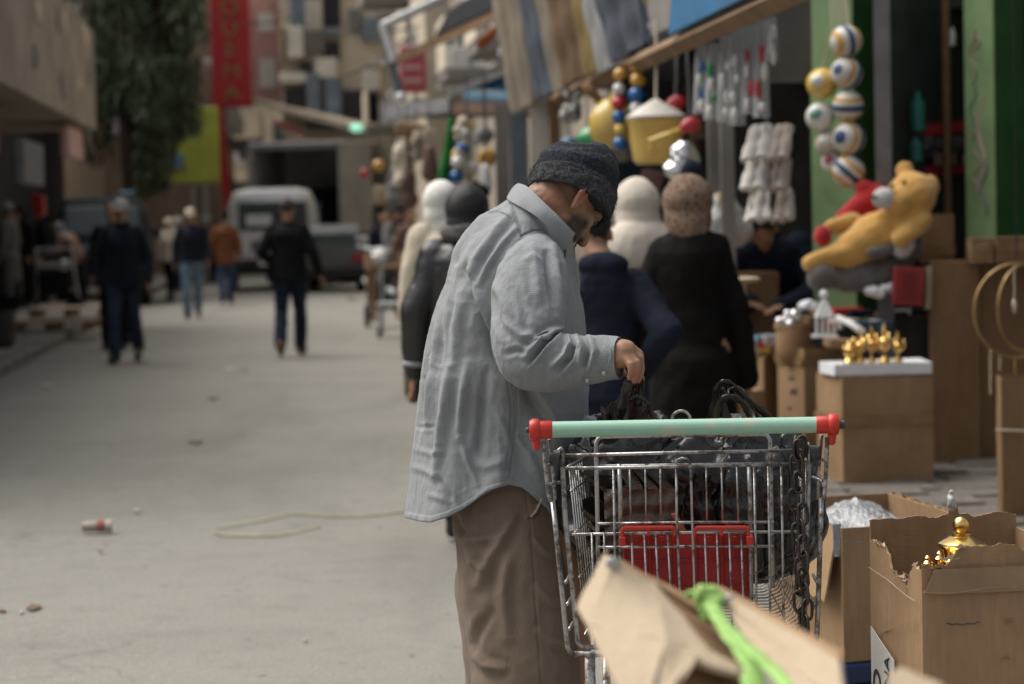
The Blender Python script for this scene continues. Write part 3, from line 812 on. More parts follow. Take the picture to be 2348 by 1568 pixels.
# green pillars
def pillar(u0, u1, d, zb, zt, wd_face, label, rot, turned):
    c = P((u0 + u1) / 2, 300, d); root = thing('green_pillar', label, 'pillar', (c.x, c.y, zb))
    return root, c
def pillar_build(uL, uM, uR, d, zb, zt, label):
    a, b, c = P(uL, 400, d + .12), P(uM, 400, d), P(uR, 400, d + .22)
    root = thing('green_pillar', label, 'pillar', (b.x, b.y, zb))
    back = Vector((a.x + c.x - b.x, a.y + c.y - b.y, 0))
    g = G(); 
    A, B, C_ = Vector((a.x, a.y, zb)), Vector((b.x, b.y, zb)), Vector((c.x, c.y, zb)); D = Vector((back.x, back.y, zb))
    h = Vector((0, 0, zt - zb))
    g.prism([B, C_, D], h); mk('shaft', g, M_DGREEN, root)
    # street face as its own board, paler: light from the left is in its green
    nrm = (B - A).cross(Vector((0, 0, 1))).normalized(); g = G(); g.prism([A, B, B + nrm * .012, A + nrm * .012], h); fc = mk('lit_face_board', g, M_LGREEN, root)
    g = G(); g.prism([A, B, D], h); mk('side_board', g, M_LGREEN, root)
    return root, fc, A, B, nrm
pr1, f1, A1, B1, n1 = pillar_build(1862, 1960, 2012, 13.3, .12, 3.2, 'green painted pillar behind the bunch of striped balls')
pr2, f2, A2, B2, n2 = pillar_build(2216, 2283, 2352, 12.85, .12, 3.0, 'green pillar, lit and shaded sides put into its colours, with faded scribbles above the tall brown cartons')
rr = random.Random(2)
for (fx_, z0, ln, mm) in ((.3, 2.25, .3, M_PINK), (.55, 1.78, .5, M_PINK), (.3, 1.95, .28, M_GREYC), (.4, 1.65, .22, M_PINK), (.65, 1.55, .3, M_GREYC), (.4, 1.12, .3, M_SKYB), (.6, 1.05, .22, M_PINK), (.45, 2.32, .14, M_PINK)):
    p = A2 + (B2 - A2) * fx_; pts = []
    for k in range(9):
        t = k / 8; pts.append(Vector((p.x, p.y, z0 - ln / 2 + ln * t)) + (B2 - A2) * (.13 * math.sin(9 * t + fx_ * 20)) + n2 * .013)
    g = G(); g.tube(pts, .009, 5, flat=.3); mk('paint_scribble', g, mm, f2)
# door frame and glazed door between the pillars
a = P(2030, 300, 12.9); root = thing('shop_door', 'grey metal framed shop door standing between the green pillars', 'door', (a.x, a.y, .12))
g = G(); g.prism([P(2008, 480, 12.7).xy.to_3d(), P(2046, 480, 12.7).xy.to_3d(), P(2046, 480, 12.85).xy.to_3d(), P(2008, 480, 12.85).xy.to_3d()], (0, 0, 3)); mk('frame', g, M_GREYC, root)
g = G(); b0, b1 = P(2046, 480, 12.9), P(2216, 480, 13.9); g.prism([(b0.x, b0.y, .12), (b1.x, b1.y, .12), (b1.x, b1.y + .05, .12), (b0.x, b0.y + .05, .12)], (0, 0, 2.9)); mk('pane', g, pm('grey_green_glass', (.045, .06, .055), .25, .35, 1.4, .1, spec=.5), root)
for nm, cat, lab, (u0, u1, v0, v1, d), mm in (
    ('teal_bottle', 'bottle', 'tall teal plastic bottle behind the teddy near the glass door', (2088, 2120, 210, 300, 13.0), pm('teal_plastic', (.02, .16, .13), .4)),
    ('teal_canister', 'canister', 'squat teal canister just above the teddy head', (2085, 2115, 315, 370, 13.0), pm('teal_plastic', (.02, .16, .13), .4)),
    ('wall_lamp', 'lamp', 'small white lamp shade high inside the shop', (2176, 2190, 62, 105, 13.2), M_WHITEM)):
    a, b_ = P((u0 + u1) / 2, v1, d), P((u0 + u1) / 2, v0, d); r_ = (u1 - u0) / 2 * d / FPX; h = b_.z - a.z
    g = G(); g.lathe([(r_ * .9, 0), (r_, h * .1), (r_, h * .7), (r_ * .45, h * .86), (r_ * .45, h)], 16, a); top(nm, lab, cat, g, mm, 'auto')
sh = thing('red_shelf', 'red metal shelving inside the shop behind the teddy', 'shelf', P(2180, 380, 13.4))
for v0 in (345, 395, 300):
    g = G(); a, b_ = P(2110, v0 + 14, 13.3), P(2222, v0, 13.5); g.prism([a, b_, b_ + Vector((.1, .3, 0)), a + Vector((.1, .3, 0))], (0, 0, .06)); mk('shelf_board', g, M_SIGNRED, sh)
for u in (2168,):
    g = G(); a = P(u, 100, 13.2); g.tube([(a.x, a.y, .2), (a.x, a.y, 2.6)], .022, 6); mk('upright', g, M_WOODB, sh)
rr = random.Random(9)
for i in range(9):
    u, v = 2125 + i * 11, 330 + (i % 3) * 18; a = P(u, v, 13.35); g = G(); g.bbox(a, (rr.uniform(.05, .09), .1, rr.uniform(.06, .1)), b=.01)
    top('packet', ('narrow', 'broad', 'low')[i // 3] + (' black', ' dark teal', ' brown')[i % 3] + ' packet on the red shelving behind the teddy', 'packet', g, (M_GREYP, M_DTEAL, M_BROWNC)[i % 3], group='packets on the red shelving')

# blue fascia sign with blurred print
a, b_ = P(1556, 78, 12.85), S(2.06, 8.9, BZ + .06)
A = Vector(S(2.06, 12.75, BZ + .05)); B = Vector(S(2.06, 8.9, BZ + .05)); up = Vector((.06, 0, .55))
root = thing('blue_sign', 'blue shop sign with pale green print above the awning beam', 'sign', A)
g = G(); g.prism([A, B, B + up, A + up], (.04, 0, 0)); mk('panel', g, M_BLUE, root)
rr = random.Random(4)
for k in range(16):
    t = .18 + .8 * k / 16; c = A + (B - A) * t + up * rr.uniform(.25, .75) + Vector((-.004, 0, 0)); w_, h_ = rr.uniform(.08, .2), rr.uniform(.03, .07)
    dirv = (B - A).normalized(); g = G(); n = 10
    g.prism([c + dirv * w_ * math.cos(6.283 * i / n) + up.normalized() * h_ * math.sin(6.283 * i / n + .5 * math.cos(12.6 * i / n)) for i in range(n)], (-.003 - .0004 * k, 0, 0)); mk('printed_mark', g, (M_SKYB, pm('mint_print', (.18, .38, .33), .5), M_BLUE)[k % 3] if k % 3 != 2 else M_GREYC, root)

# packed blankets hung in a row under the awning
def sheet_panel(name, label, cat, c0, c1, c2, c3, mat, wave=.03, nw=5, th=.02, group=None, seed=0, parent=None, nr=14, ncol=18):
    """corners: top-left, top-right, bottom-right, bottom-left; hanging cloth with folds"""
    c0, c1, c2, c3 = map(Vector, (c0, c1, c2, c3)); nrm = (c1 - c0).cross(c3 - c0).normalized(); rows = []
    for i in range(nr):
        t = i / (nr - 1); row = []
        for j in range(ncol):
            s_ = j / (ncol - 1); p = (c0 * (1 - s_) + c1 * s_) * (1 - t) + (c3 * (1 - s_) + c2 * s_) * t
            p = p + nrm * wave * (math.sin(6.283 * nw * s_ + seed + 1.5 * t) * (.3 + .7 * t) + .5 * math.sin(13 * t + seed + 4 * s_) * .6)
            row.append(p)
        rows.append(row)
    g = G(); g.sheet(rows, th)
    if parent is not None: return mk(name, g, mat, parent, 'auto')
    return top(name, label, cat, g, mat, 'auto', group)
M_BLK = [pm('grey_blue_blanket', (.085, .1, .125), .8, .3, 4, .4, 14), pm('gold_blanket', (.24, .17, .06), .7, .3, 5, .4, 14), pm('brown_blanket', (.15, .095, .05), .8, .35, 5, .4, 14), pm('pale_blanket', (.33, .34, .34), .6, .15, 5, .3, 14), pm('cream_blanket', (.24, .2, .15), .8, .2, 5, .4, 14)]
for i, (uT0, uT1, uB0, uB1, vB0, vB1, d, k, lab) in enumerate((
    (1128, 1190, 1180, 1240, 262, 232, 19.0, 4, 'cream folded blanket at the far end of the row under the awning'),
    (1188, 1228, 1240, 1290, 226, 205, 18.0, 0, 'grey-blue packed blanket next to the cream one under the awning'),
    (1226, 1256, 1288, 1318, 210, 192, 17.0, 4, 'narrow yellowish blanket between the grey-blue and brown ones'),
    (1256, 1330, 1310, 1372, 196, 158, 16.2, 2, 'brown and gold blanket in the middle of the hanging row'),
    (1300, 1340, 1352, 1388, 178, 152, 15.9, 1, 'gold striped blanket lapping over the brown one'),
    (1338, 1362, 1386, 1420, 165, 148, 15.3, 3, 'shiny pale plastic wrapped blanket hanging lowest in the row'),
    (1362, 1470, 1412, 1500, 142, 96, 14.6, 0, 'large slate-blue packed blanket at the near end of the row'))):
    o = sheet_panel('hanging_blanket', lab, 'blanket', P(uT0, -70, d), P(uT1, -90, d - .6), P(uB1, vB1, d - .6), P(uB0, vB0, d), M_BLK[k], .02, 2.5, .05, 'packed blankets hanging under the awning', i)
    for q in range(2 if k != 3 else 0):
        z1 = .25 + .4 * q; 
        def lerp(a, b, t): return a * (1 - t) + b * t
        L0 = lerp(P(uT0, -70, d - .05), P(uB0, vB0, d - .05), .45 + .3 * q); R1 = lerp(P(uT1, -90, d - .65), P(uB1, vB1, d - .65), .45 + .3 * q)
        dn = (P(uB0, vB0, d) - P(uT0, -70, d)) * .07
        g = G(); g.prism([L0, R1, R1 + dn, L0 + dn], (0, -.02, 0)); mk('printed_band', g, M_BLK[(k + 1 + 2 * q) % 5], o)
# white-framed awning beyond
aw = thing('frame_awning', 'white tube framed awning with a wooden front beam over the street', 'awning', P(890, 250, 26))
g = G(); g.tube([P(1012, -4, 26.5), P(877, 60, 26), P(906, 140, 26)], .055, 8); mk('frame_tube', g, M_WHITEM, aw)
g = G(); g.tube([P(880, 72, 26.1), P(898, 150, 26.1), P(920, 226, 26.1)], .05, 8); mk('pole', g, M_SHUT, aw)
g = G(); g.prism([P(904, 128, 26), P(1182, 2, 21), P(1182, 24, 21), P(908, 146, 26)], (0, .12, 0)); mk('wooden_beam', g, M_WOODB, aw)
g = G(); g.prism([P(1000, 86, 25.0), P(1175, 10, 22), P(1180, -60, 25), P(1030, 30, 28)], (0, 0, .04)); mk('dark_cover', g, M_BLACK, aw)
g = G(); g.ell(P(919, 224, 26), .06); mk('pole_cap', g, M_WHITE, aw)
sheet_panel('orange_cloth', 'strip of orange cloth hanging below the wooden awning beam', 'cloth', P(1165, 28, 22.5), P(1176, 34, 22.5), P(1108, 112, 23), P(1090, 98, 23), pm('orange_cloth', (.42, .12, .03), .8), .01, 1, .02)
sheet_panel('grey_sheet', 'loose pale grey plastic sheet dangling beside the orange cloth', 'sheet', P(1152, 52, 21.5), P(1198, 40, 21), P(1178, 118, 21), P(1138, 132, 21.4), M_BLK[3], .03, 1.5, .01)
root = thing('pink_sign', 'faded pinkish red signboard on the old block behind the awning frame', 'sign', P(946, 215, 40))
g = G(); a, b_ = P(918, 214, 40), P(976, 106, 40); g.bbox(((a.x + b_.x) / 2, a.y, (a.z + b_.z) / 2), (b_.x - a.x, .12, b_.z - a.z), b=.02, ns=1); mk('panel', g, pm('red_pink_panel', (.4, .085, .1), .5, .15, 2), root)
for k in range(3):
    g = G(); g.box((a.x + .2, a.y - .07, a.z + .2 + .22 * k), (.3, .02, .06)); mk('printed_line', g, M_PINK, root)
# blue canopy
root = thing('blue_awning', 'small blue awning with grey trim above the toy stall', 'awning', P(1120, 240, 22))
g = G(); g.prism([P(1072, 203, 22), P(1160, 166, 21.3), P(1180, 211, 21.2)], (.1, .5, .1)); mk('canopy', g, M_BLUE, root)
g = G(); g.prism([P(1064, 206, 22), P(1182, 213, 21.1), P(1182, 226, 21.1), P(1064, 224, 22)], (0, .4, 0)); mk('valance', g, M_SKYB, root)
g = G(); g.prism([P(1064, 224, 22), P(1182, 226, 21.1), P(1184, 236, 21.1), P(1064, 236, 22)], (0, .4, 0)); mk('lower_valance', g, pm('slate_cloth', (.06, .09, .13), .8), root)
g = G(); g.prism([P(1030, 205, 22.3), P(1196, 142, 20.8), P(1200, 155, 20.8), P(1034, 222, 22.3)], (0, .2, 0)); mk('trim_beam', g, M_GREYC, root)
g = G(); g.prism([P(1040, 236, 22), P(1215, 236, 20.9), P(1218, 262, 20.9), P(1040, 262, 22)], (.2, .8, 0)); mk('soffit', g, M_BROWNC, root)
# long flat canopies further up the street
for (u0, v0, u1, v1, d0, d1, lab) in ((883, 272, 1028, 256, 33, 27, 'flat grey canopy edge over the far stalls on the right'), (582, 240, 800, 296, 66, 62, 'pale sloping canopy edge over the far shops behind the truck'), (800, 296, 900, 305, 62, 58, 'low grey canopy continuing right of the green light')):
    a, b_ = P(u0, v0, d0), P(u1, v1, d1); g = G(); g.prism([a, b_, b_ + Vector((.2, 2.2, .1)), a + Vector((.2, 2.2, .1))], (0, 0, .16)); top('canopy', lab, 'canopy', g, M_GREYC if d0 < 40 else M_CREAMW)
root = thing('small_sign', 'small pink and cream shop sign hanging under the pale canopy', 'sign', P(660, 300, 64))
g = G(); g.prism([P(625, 272, 65), P(690, 300, 64), P(694, 314, 64), P(628, 284, 65)], (0, .1, 0)); mk('panel', g, pm('red_pink_panel', (.4, .085, .1), .5), root)
g = G(); g.prism([P(628, 285, 65), P(694, 315, 64), P(692, 321, 64), P(632, 294, 65)], (0, .1, 0)); mk('lower_strip', g, M_CREAMW, root)
mt, nt_, b_ = _base('green_light'); b_.inputs['Base Color'].default_value = (.3, .7, .5, 1); b_.inputs['Emission Color'].default_value = (.35, .9, .65, 1); b_.inputs['Emission Strength'].default_value = .45
g = G(); g.ell(P(817, 293, 58), (.16, .08, .1)); top('green_lamp', 'small lit green lamp above the street behind the truck', 'lamp', g, mt, True)
for i, (a, b_, sag) in enumerate((((600, -10, 70), (960, 60, 40), .5), ((640, 120, 72), (930, 90, 38), .7), ((380, -5, 50), (700, 30, 66), .4))):
    p0, p1 = P(*a), P(*b_); g = G(); g.tube([p0.lerp(p1, t / 12) - Vector((0, 0, sag * 4 * (t / 12) * (1 - t / 12))) for t in range(13)], .018, 5)
    top('overhead_cable', ('thin dark cable crossing the top of the street', 'slack cable strung from the red sign to the awning', 'cable running past the tree towards the corner building')[i], 'cable', g, M_BLACKP)

# posts and boards between the stalls
for nm, cat, lab, u0, u1, v0, v1, d, mm, th in (
    ('post', 'post', 'dark weathered post between the toy stall and the blue door', 1140, 1172, 240, 560, 20.5, M_GREYW, .2),
    ('blue_board', 'board', 'tall grey-blue board leaning beside the white post', 1174, 1216, 250, 560, 19.6, M_SHUT, .06),
    ('white_post', 'post', 'whitewashed square post under the row of blankets', 1221, 1262, 215, 520, 18.6, pm('whitewash', (.5, .47, .41), .9, .12, 3, .3, dirt=.2), .2),
    ('brown_post', 'post', 'brown post right beside the whitewashed one', 1264, 1288, 215, 520, 18.4, M_WOODB, .14),
    ('grey_post', 'post', 'grey wooden post behind the hanging clear bags', 1628, 1650, 200, 560, 13.4, M_GREYW, .1),
    ('grey_post', 'post', 'second grey wooden post right of the first behind the bags', 1656, 1686, 190, 560, 13.2, M_GREYW, .1),
    ('grey_board', 'board', 'dull grey-green board beside the first green pillar', 1762, 1862, -20, 190, 13.0, pm('drab_board', (.09, .09, .078), .8, .3, 2, .2), .05)):
    a, b_ = P(u0, v1, d), P(u1, v1, d); zt = P(u0, v0, d).z; zb = .12 if v1 > 300 else P(u0, v1, d).z
    g = G(); g.prism([(a.x, a.y, zb), (b_.x, b_.y, zb), (b_.x, b_.y + th, zb), (a.x, a.y + th, zb)], (0, 0, zt - zb)); top(nm, lab, cat, g, mm)

# ------------------------------------------------------------------ hanging toys
def cord(parent, a, b, r=.006, mat=None):
    g = G(); g.tube([a, (Vector(a) + Vector(b)) / 2 + Vector((.004, 0, 0)), b], r, 5); return mk('cord', g, mat or M_GREYC, parent)
PB = {c: pm(c + '_glossy_plastic', col, .22, .08, 4, .03, spec=.6) for c, col in dict(orange=(.55, .3, .06), silver=(.6, .6, .58), red=(.42, .022, .03), blue=(.02, .12, .34), yellow=(.68, .47, .12), gold=(.62, .43, .12), green=(.03, .25, .08), white=(.68, .67, .63)).items()}
for lab, u, vt, d, balls in (('string of six small shiny balls, orange on top, left of the yellow tub', 1420, 105, 14.4, ((171, 16, 'orange'), (205, 15, 'silver'), (237, 17, 'red'), (268, 16, 'blue'), (297, 14, 'yellow'), (329, 16, 'blue'))),
                             ('string of four small shiny balls with two orange ones on top', 1461, 92, 14.2, ((150, 17, 'orange'), (184, 18, 'orange'), (218, 19, 'blue'), (250, 17, 'silver')))):
    root = thing('ball_string', lab, 'toy balls', P(u, balls[-1][0] + 20, d)); cord(root, P(u, vt, d), P(u, balls[-1][0], d))
    for v, r_, c in balls:
        g = G(); g.ell(P(u + 1.5 * math.sin(v), v, d - .01), r_ * d / FPX, nu=20, nv=14); mk('ball', g, PB[c], root, True)
g = G(); c = P(1402, 285, 15.0); g.ell(c, (.145, .145, .163), nu=28, nv=20); root = thing('yellow_ball', 'large glossy yellow ball hanging behind the strings of small balls', 'ball', c); mk('ball_body', g, PB['gold'], root, True)
cord(root, P(1408, 232, 15.0), P(1418, 130, 15.0)); g = G(); g.lathe([(.02, 0), (.028, .02), (.012, .05)], 12, P(1408, 230, 15)); mk('knot', g, PB['gold'], root, True)
g = G(); g.tube([P(1338, 192, 15), P(1356, 212, 15), P(1384, 240, 15)], [.03, .034, .022], 10); top('wooden_bat', 'short turned wooden bat tied beside the yellow ball', 'bat', g, M_WOODB, True)
g = G(); g.ell(P(1375, 320, 15.4), (.15, .1, .1)); top('green_ball', 'green ball mostly hidden behind the big yellow ball', 'ball', g, PB['green'], True)
rr = random.Random(3); root = thing('pompom_toy', 'pale knobbly hanging toy left of the wooden bat', 'toy', P(1310, 280, 16.5))
for k in range(14):
    g = G(); g.ell(P(1310 + rr.uniform(-18, 18), 245 + rr.uniform(-30, 30), 16.5 + rr.uniform(-.05, .05)), .034); mk('knob', g, pm('grey_white_plush', (.4, .39, .37), .9), root, True)
# yellow tub with white cone cover, red beaters
root = thing('yellow_tub', 'yellow plastic tub under a white cone cover hanging on cords', 'tub', P(1503, 378, 13.6))
c0 = P(1503, 272, 13.6); s_ = 13.6 / FPX
def rsq(rx, ry, z, n=32, p=3.2):
    out = []
    for k in range(n):
        a = 6.283 * k / n; ca, sa = math.cos(a), math.sin(a); q = (abs(ca) ** p + abs(sa) ** p) ** (-1 / p); out.append((c0.x + rx * ca * q, c0.y + ry * sa * q, c0.z + z))
    return [Vector(x) for x in out]
g = G(); g.loft([rsq(65 * s_, .14, 0), rsq(66 * s_, .145, -.01), rsq(62 * s_, .135, -.03), rsq(59 * s_, .13, -.13), rsq(53 * s_, .115, -.235), rsq(44 * s_, .09, -.256)]); mk('tub_body', g, PB['gold'], root, 'auto')
g = G(); g.loft([rsq(68 * s_, .15, .003), rsq(68 * s_, .15, .012), rsq(44 * s_, .095, .055), rsq(22 * s_, .05, .085), rsq(4 * s_, .01, .112)]); mk('cone_cover', g, pm('ivory_plastic', (.55, .51, .46), .6), root, 'auto')
cord(root, P(1503, 230, 13.6), P(1503, 45, 13.7), .008, M_CREAMC)
g = G(); g.ell(P(1492, 340, 13.35), (.012, .01, .03)); mk('latch', g, PB['yellow'], root, True)
for lab, uv0, uv1, d, cordtop in (('red toy beater with white handle in front of the yellow tub', (1488, 326), (1584, 286), 13.3, (1573, 95)), ('red toy beater behind the top right of the yellow tub', (1525, 262), (1551, 236), 13.75, (1550, 100))):
    root = thing('toy_beater', lab, 'toy', P(*uv1, d)); g = G(); g.tube([P(*uv0, d), P((uv0[0] + uv1[0]) / 2, (uv0[1] + uv1[1]) / 2, d), P(*uv1, d)], [.022, .014, .012], 10); mk('handle', g, PB['yellow'] if d < 13.5 else PB['white'], root, True)
    g = G(); g.ell(P(*uv1, d), (.055, .05, .046)); g.ell(P(uv1[0] - 14, uv1[1] + 6, d), (.03, .04, .036)); mk('head', g, PB['red'], root, True)
    cord(root, P(uv1[0] - 4, uv1[1], d), P(*cordtop, d))
root = thing('silver_balloon', 'crumpled silver foil balloon behind the pale headscarf', 'balloon', P(1562, 410, 13))
g = G(); g.ell(P(1568, 365, 13), (.085, .06, .1)); g.ell(P(1552, 390, 13), (.07, .05, .06)); gg = remesh(g, .008, 3, .012, 16); mk('foil_body', gg, pm('silver_foil', (.7, .7, .7), .16, .1, 10, .5, 25, metal=1.0, bd=.02), root, True)
g = G(); g.ell(P(1585, 395, 12.9), (.06, .04, .07)); mk('foil_knot', g, M_NAVY, root, True)
mt, nt_, b_ = _base('thin_clear_film'); b_.inputs['Base Color'].default_value = (.6, .62, .62, 1); b_.inputs['Alpha'].default_value = .45; b_.inputs['Roughness'].default_value = .12; b_.inputs['Specular IOR Level'].default_value = .9
bump(nt_, b_, nz(nt_, coords(nt_, scale=(1, 1, .25)), 40, 4, .6), .9, .02); M_FILM = mt
# clear bags with small toys hanging under the beam
for i, (u, v0, v1, w_, cc) in enumerate(((1606, 95, 262, 17, 'blue'), (1634, 100, 275, 18, 'green'), (1662, 82, 280, 16, 'white'), (1688, 62, 288, 20, 'white'), (1717, 55, 262, 18, 'red'), (1745, 45, 270, 20, 'red'), (1768, 40, 140, 16, 'silver'))):
    d = 12.5 - .35 * i * .5; s_ = d / FPX; root = thing('clear_bag', 'clear plastic bag of ' + ('blue toys at the left end of the bag row', 'mint toys, second from the left in the bag row', 'white goods left of the bright bag', 'shiny white goods, brightest in the bag row', 'pale goods with a pink toy, left of the red one', 'pink-red toys near the right end of the row', 'small silver goods hanging highest at the right end')[i], 'bag', P(u, v1, d), group='clear bags hanging under the beam')
    c3, c2, c1, c0_ = P(u - w_, v1, d), P(u + w_, v1, d), P(u + w_ * .7, v0, d), P(u - w_ * .7, v0, d)
    sheet_panel('film', None, None, c0_, c1, c2, c3, M_FILM, .014, 2.5, .006, None, i, root)
    rq = random.Random(i)
    for k in range(4):
        v = v0 + (v1 - v0) * (.35 + .18 * k); g = G(); g.ell(P(u + rq.uniform(-8, 8), v, d - .03), (rq.uniform(.01, .02), .012, rq.uniform(.02, .05)), nu=12, nv=8)
        mk('toy_piece', g, PB[cc] if k % 2 == 0 else PB['white'], root, True)
    cord(root, P(u, v0, d), P(u, v0 - 30, d), .004)
# stacks of white folded cloth on a hanger
root = thing('cloth_rack', 'three tiers of folded white cloths hanging on a rack', 'cloth rack', P(1755, 510, 12.2))
cord(root, P(1755, 300, 12.2), P(1757, 190, 12.2), .005)
for t, (v0, v1, uo) in enumerate(((296, 372, 0), (374, 442, 3), (444, 512, 4))):
    for k in range(2):
        u0, u1 = ((1700, 1760), (1762, 1808))[k]; d = 12.2
        sheet_panel('folded_cloth', None, None, P(u0 + 16 + uo, v0, d + .08), P(u1 + 4 + uo, v0 - 2, d + .08), P(u1 + uo - 2, v1 - 4, d - .06), P(u0 + uo, v1, d - .06), pm('white_towel', (.56, .53, .49), .95, .1, 6, .4, 30) if k == 0 else pm('beige_towel', (.42, .36, .31), .95, .12, 6, .4, 30), .012, 2, .03, None, t * 2 + k, root)
# striped balls bunched on the green pillar
mt, nt_, bb = _base('striped_ball_panels'); v = coords(nt_)
wv = N(nt_, 'ShaderNodeTexWave', wave_type='BANDS', bands_direction='X'); wv.inputs['Scale'].default_value = 3.1; wv.inputs['Distortion'].default_value = 1.4; wv.inputs['Detail'].default_value = 0; wv.inputs['Detail Scale'].default_value = .6; L(nt_, v, wv.inputs['Vector'])
cc_ = N(nt_, 'ShaderNodeValToRGB'); cr = cc_.color_ramp; cr.interpolation = 'CONSTANT'; wv.wave_profile = 'SAW'
for e in range(3): cr.elements.new(.5)
for e, (p, c) in zip(cr.elements, ((0, (.02, .05, .15)), (.22, (.58, .56, .52)), (.52, (.55, .3, .05)), (.72, (.6, .58, .54)), (.93, (.02, .05, .15)))): e.position = p; e.color = (*c, 1)
L(nt_, wv.outputs[1], cc_.inputs[0]); L(nt_, cc_.outputs[0], bb.inputs['Base Color']); bb.inputs['Roughness'].default_value = .45
M_VOLL = mt
rr = random.Random(8)
for i, (u, v, r_, mm, lab) in enumerate(((1939, 95, 37, 0, 'topmost striped ball of the bunch on the green pillar'), (1940, 168, 37, 0, 'striped ball second from the top of the bunch'), (1884, 192, 36, 1, 'yellow and white ball at the upper left of the bunch'), (1944, 243, 36, 0, 'striped ball in the middle right of the bunch'), (1880, 268, 34, 2, 'white ball with a mint patch at the left of the bunch'), (1946, 318, 38, 0, 'striped ball low on the right of the bunch'), (1900, 330, 32, 3, 'beige white ball low on the left of the bunch'), (1945, 393, 38, 0, 'lowest striped ball of the bunch above the teddy'), (1908, 372, 26, 4, 'small pinkish ball tucked between the lowest two'))):
    d = 12.75 + .1 * (u < 1920); r0 = r_ * d / FPX; c = P(u, v, d)
    root = thing('striped_ball', lab, 'ball', (c.x, c.y, c.z - r0), group='bunch of balls on the green pillar')
    g = G(); g.ell((0, 0, 0), r0, nu=28, nv=18); o = mk('ball_skin', g, (M_VOLL, M_VOLL if mm == 0 else PB['yellow'], PB['white'], pm('bone_plastic', (.5, .44, .38), .4), PB['white'])[mm], root, True, world=False); o.location = (0, 0, r0); o.rotation_euler = (rr.uniform(0, 3), rr.uniform(0, 3), rr.uniform(0, 3))
    if mm: 
        g = G(); g.ell(P(u - 8, v - 6, d - r0 * .72), (r0 * .5, r0 * .36, r0 * .42), nu=14, nv=10); mk('panel_patch', g, (None, PB['white'], pm('mint_print', (.18, .38, .33), .5), PB['white'], pm('red_pink_panel', (.4, .085, .1), .5))[mm], root, True)
root = thing('net_strap', 'pale plastic netting straps holding the bunch of balls to the pillar', 'netting', P(1935, 50, 12.7))
for du in (-55, -30, -8, 14, 26):
    g = G(); g.tube([P(1925 + du * .4, -25, 12.9), P(1935 + du * .5, 70, 12.85), P(1925 + du, 200, 12.9)], .005, 5); mk('strap', g, M_CREAMC, root)
# ------------------------------------------------------------------ people
J0 = dict(pel=(0, 0, .96), che=(0, 0, 1.27), neck=(0, -.01, 1.47), head=(0, .02, 1.62), face=(0, 1, -.1),
          shR=(.18, 0, 1.42), elR=(.235, -.03, 1.15), wrR=(.24, .05, .9), shL=(-.18, 0, 1.42), elL=(-.235, -.03, 1.15), wrL=(-.24, .05, .9),
          hipR=(.09, 0, .93), knR=(.1, .02, .5), anR=(.1, 0, .09), hipL=(-.09, 0, .93), knL=(-.1, .02, .5), anL=(-.1, 0, .09))
def walk(k=1):
    return dict(knR=(.09, .16 * k, .5), anR=(.08, .22 * k, .09), knL=(-.09, -.02 * k, .5), anL=(-.08, -.3 * k, .16),
                elR=(.25, -.12 * k, 1.16), wrR=(.26, -.14 * k, .91), elL=(-.25, .02 * k, 1.15), wrL=(-.26, .17 * k, .93))
def head_frame(fdir):
    f = Vector(fdir).normalized(); r = f.cross(Vector((0, 0, 1))).normalized(); u = r.cross(f)
    return Matrix((r, f, u)).transposed()
def head_geo(g, c, M, s=1.0, ears=True, small=False):
    def q(x, y, z): return Vector(c) + M @ (Vector((x, y, z)) * s)
    if small: g.ell(q(0, -.006, .026), (.064, .077, .067), M)
    else: g.ell(q(0, -.015, .045), (.074 * s, .096 * s, .088 * s), M)
    g.ell(q(0, .03, -.02), (.06 * s, .062 * s, .085 * s), M)
    g.ell(q(0, .045, -.072), (.045 * s, .042 * s, .036 * s), M); g.cap(q(-.035, .078, .028), q(.035, .078, .028), .014 * s, .014 * s, 10)
    g.cap(q(0, .085, .02), q(0, .108, -.024), .009 * s, .014 * s, 10); g.ell(q(0, .076, -.093), .02 * s); g.cap(q(-.018, .084, -.058), q(.018, .084, -.058), .009 * s, .009 * s, 8)
    for sx in (-1, 1):
        g.ell(q(.04 * sx, .052, -.012), .026 * s)
        if ears: g.ell(q(.077 * sx, -.008, -.008), (.009 * s, .02 * s, .033 * s), M)
def hand_geo(g, wr, d, side, s=1.0, curl=.4):
    """palm and five fingers hanging along d"""
    wr = Vector(wr); d = Vector(d).normalized(); x = d.cross(Vector((0, 1, 0)));
    if x.length < .2: x = Vector((1, 0, 0))
    x.normalize(); n = x.cross(d).normalized()       # palm normal roughly forward
    g.ell(wr + d * .045, (.036 * s, .017 * s, .05 * s), Matrix((n, x, -d)).transposed())
    for k in range(4):
        b = wr + d * (.08 - .004 * abs(k - 1.5)) + n * 0 + (n if False else Vector((0, 0, 0)))
        o = (k - 1.5) * .019
        b = wr + d * .078 + n * o; l = (.03, .036, .034, .026)[k]
        m1 = b + d * l + x * (.012 * curl * side); m2 = m1 + d * l * .75 + x * (.03 * curl * side)
        g.chain([b - d * .02, b, m1, m2], [.0105 * s, .0105 * s, .0095 * s, .0085 * s], 8)
    t0 = wr + d * .02 + n * .03; g.chain([t0, t0 + d * .03 + n * .018, t0 + d * .06 + n * .022 + x * .012 * side], [.0125 * s, .0115 * s, .0095 * s], 8)

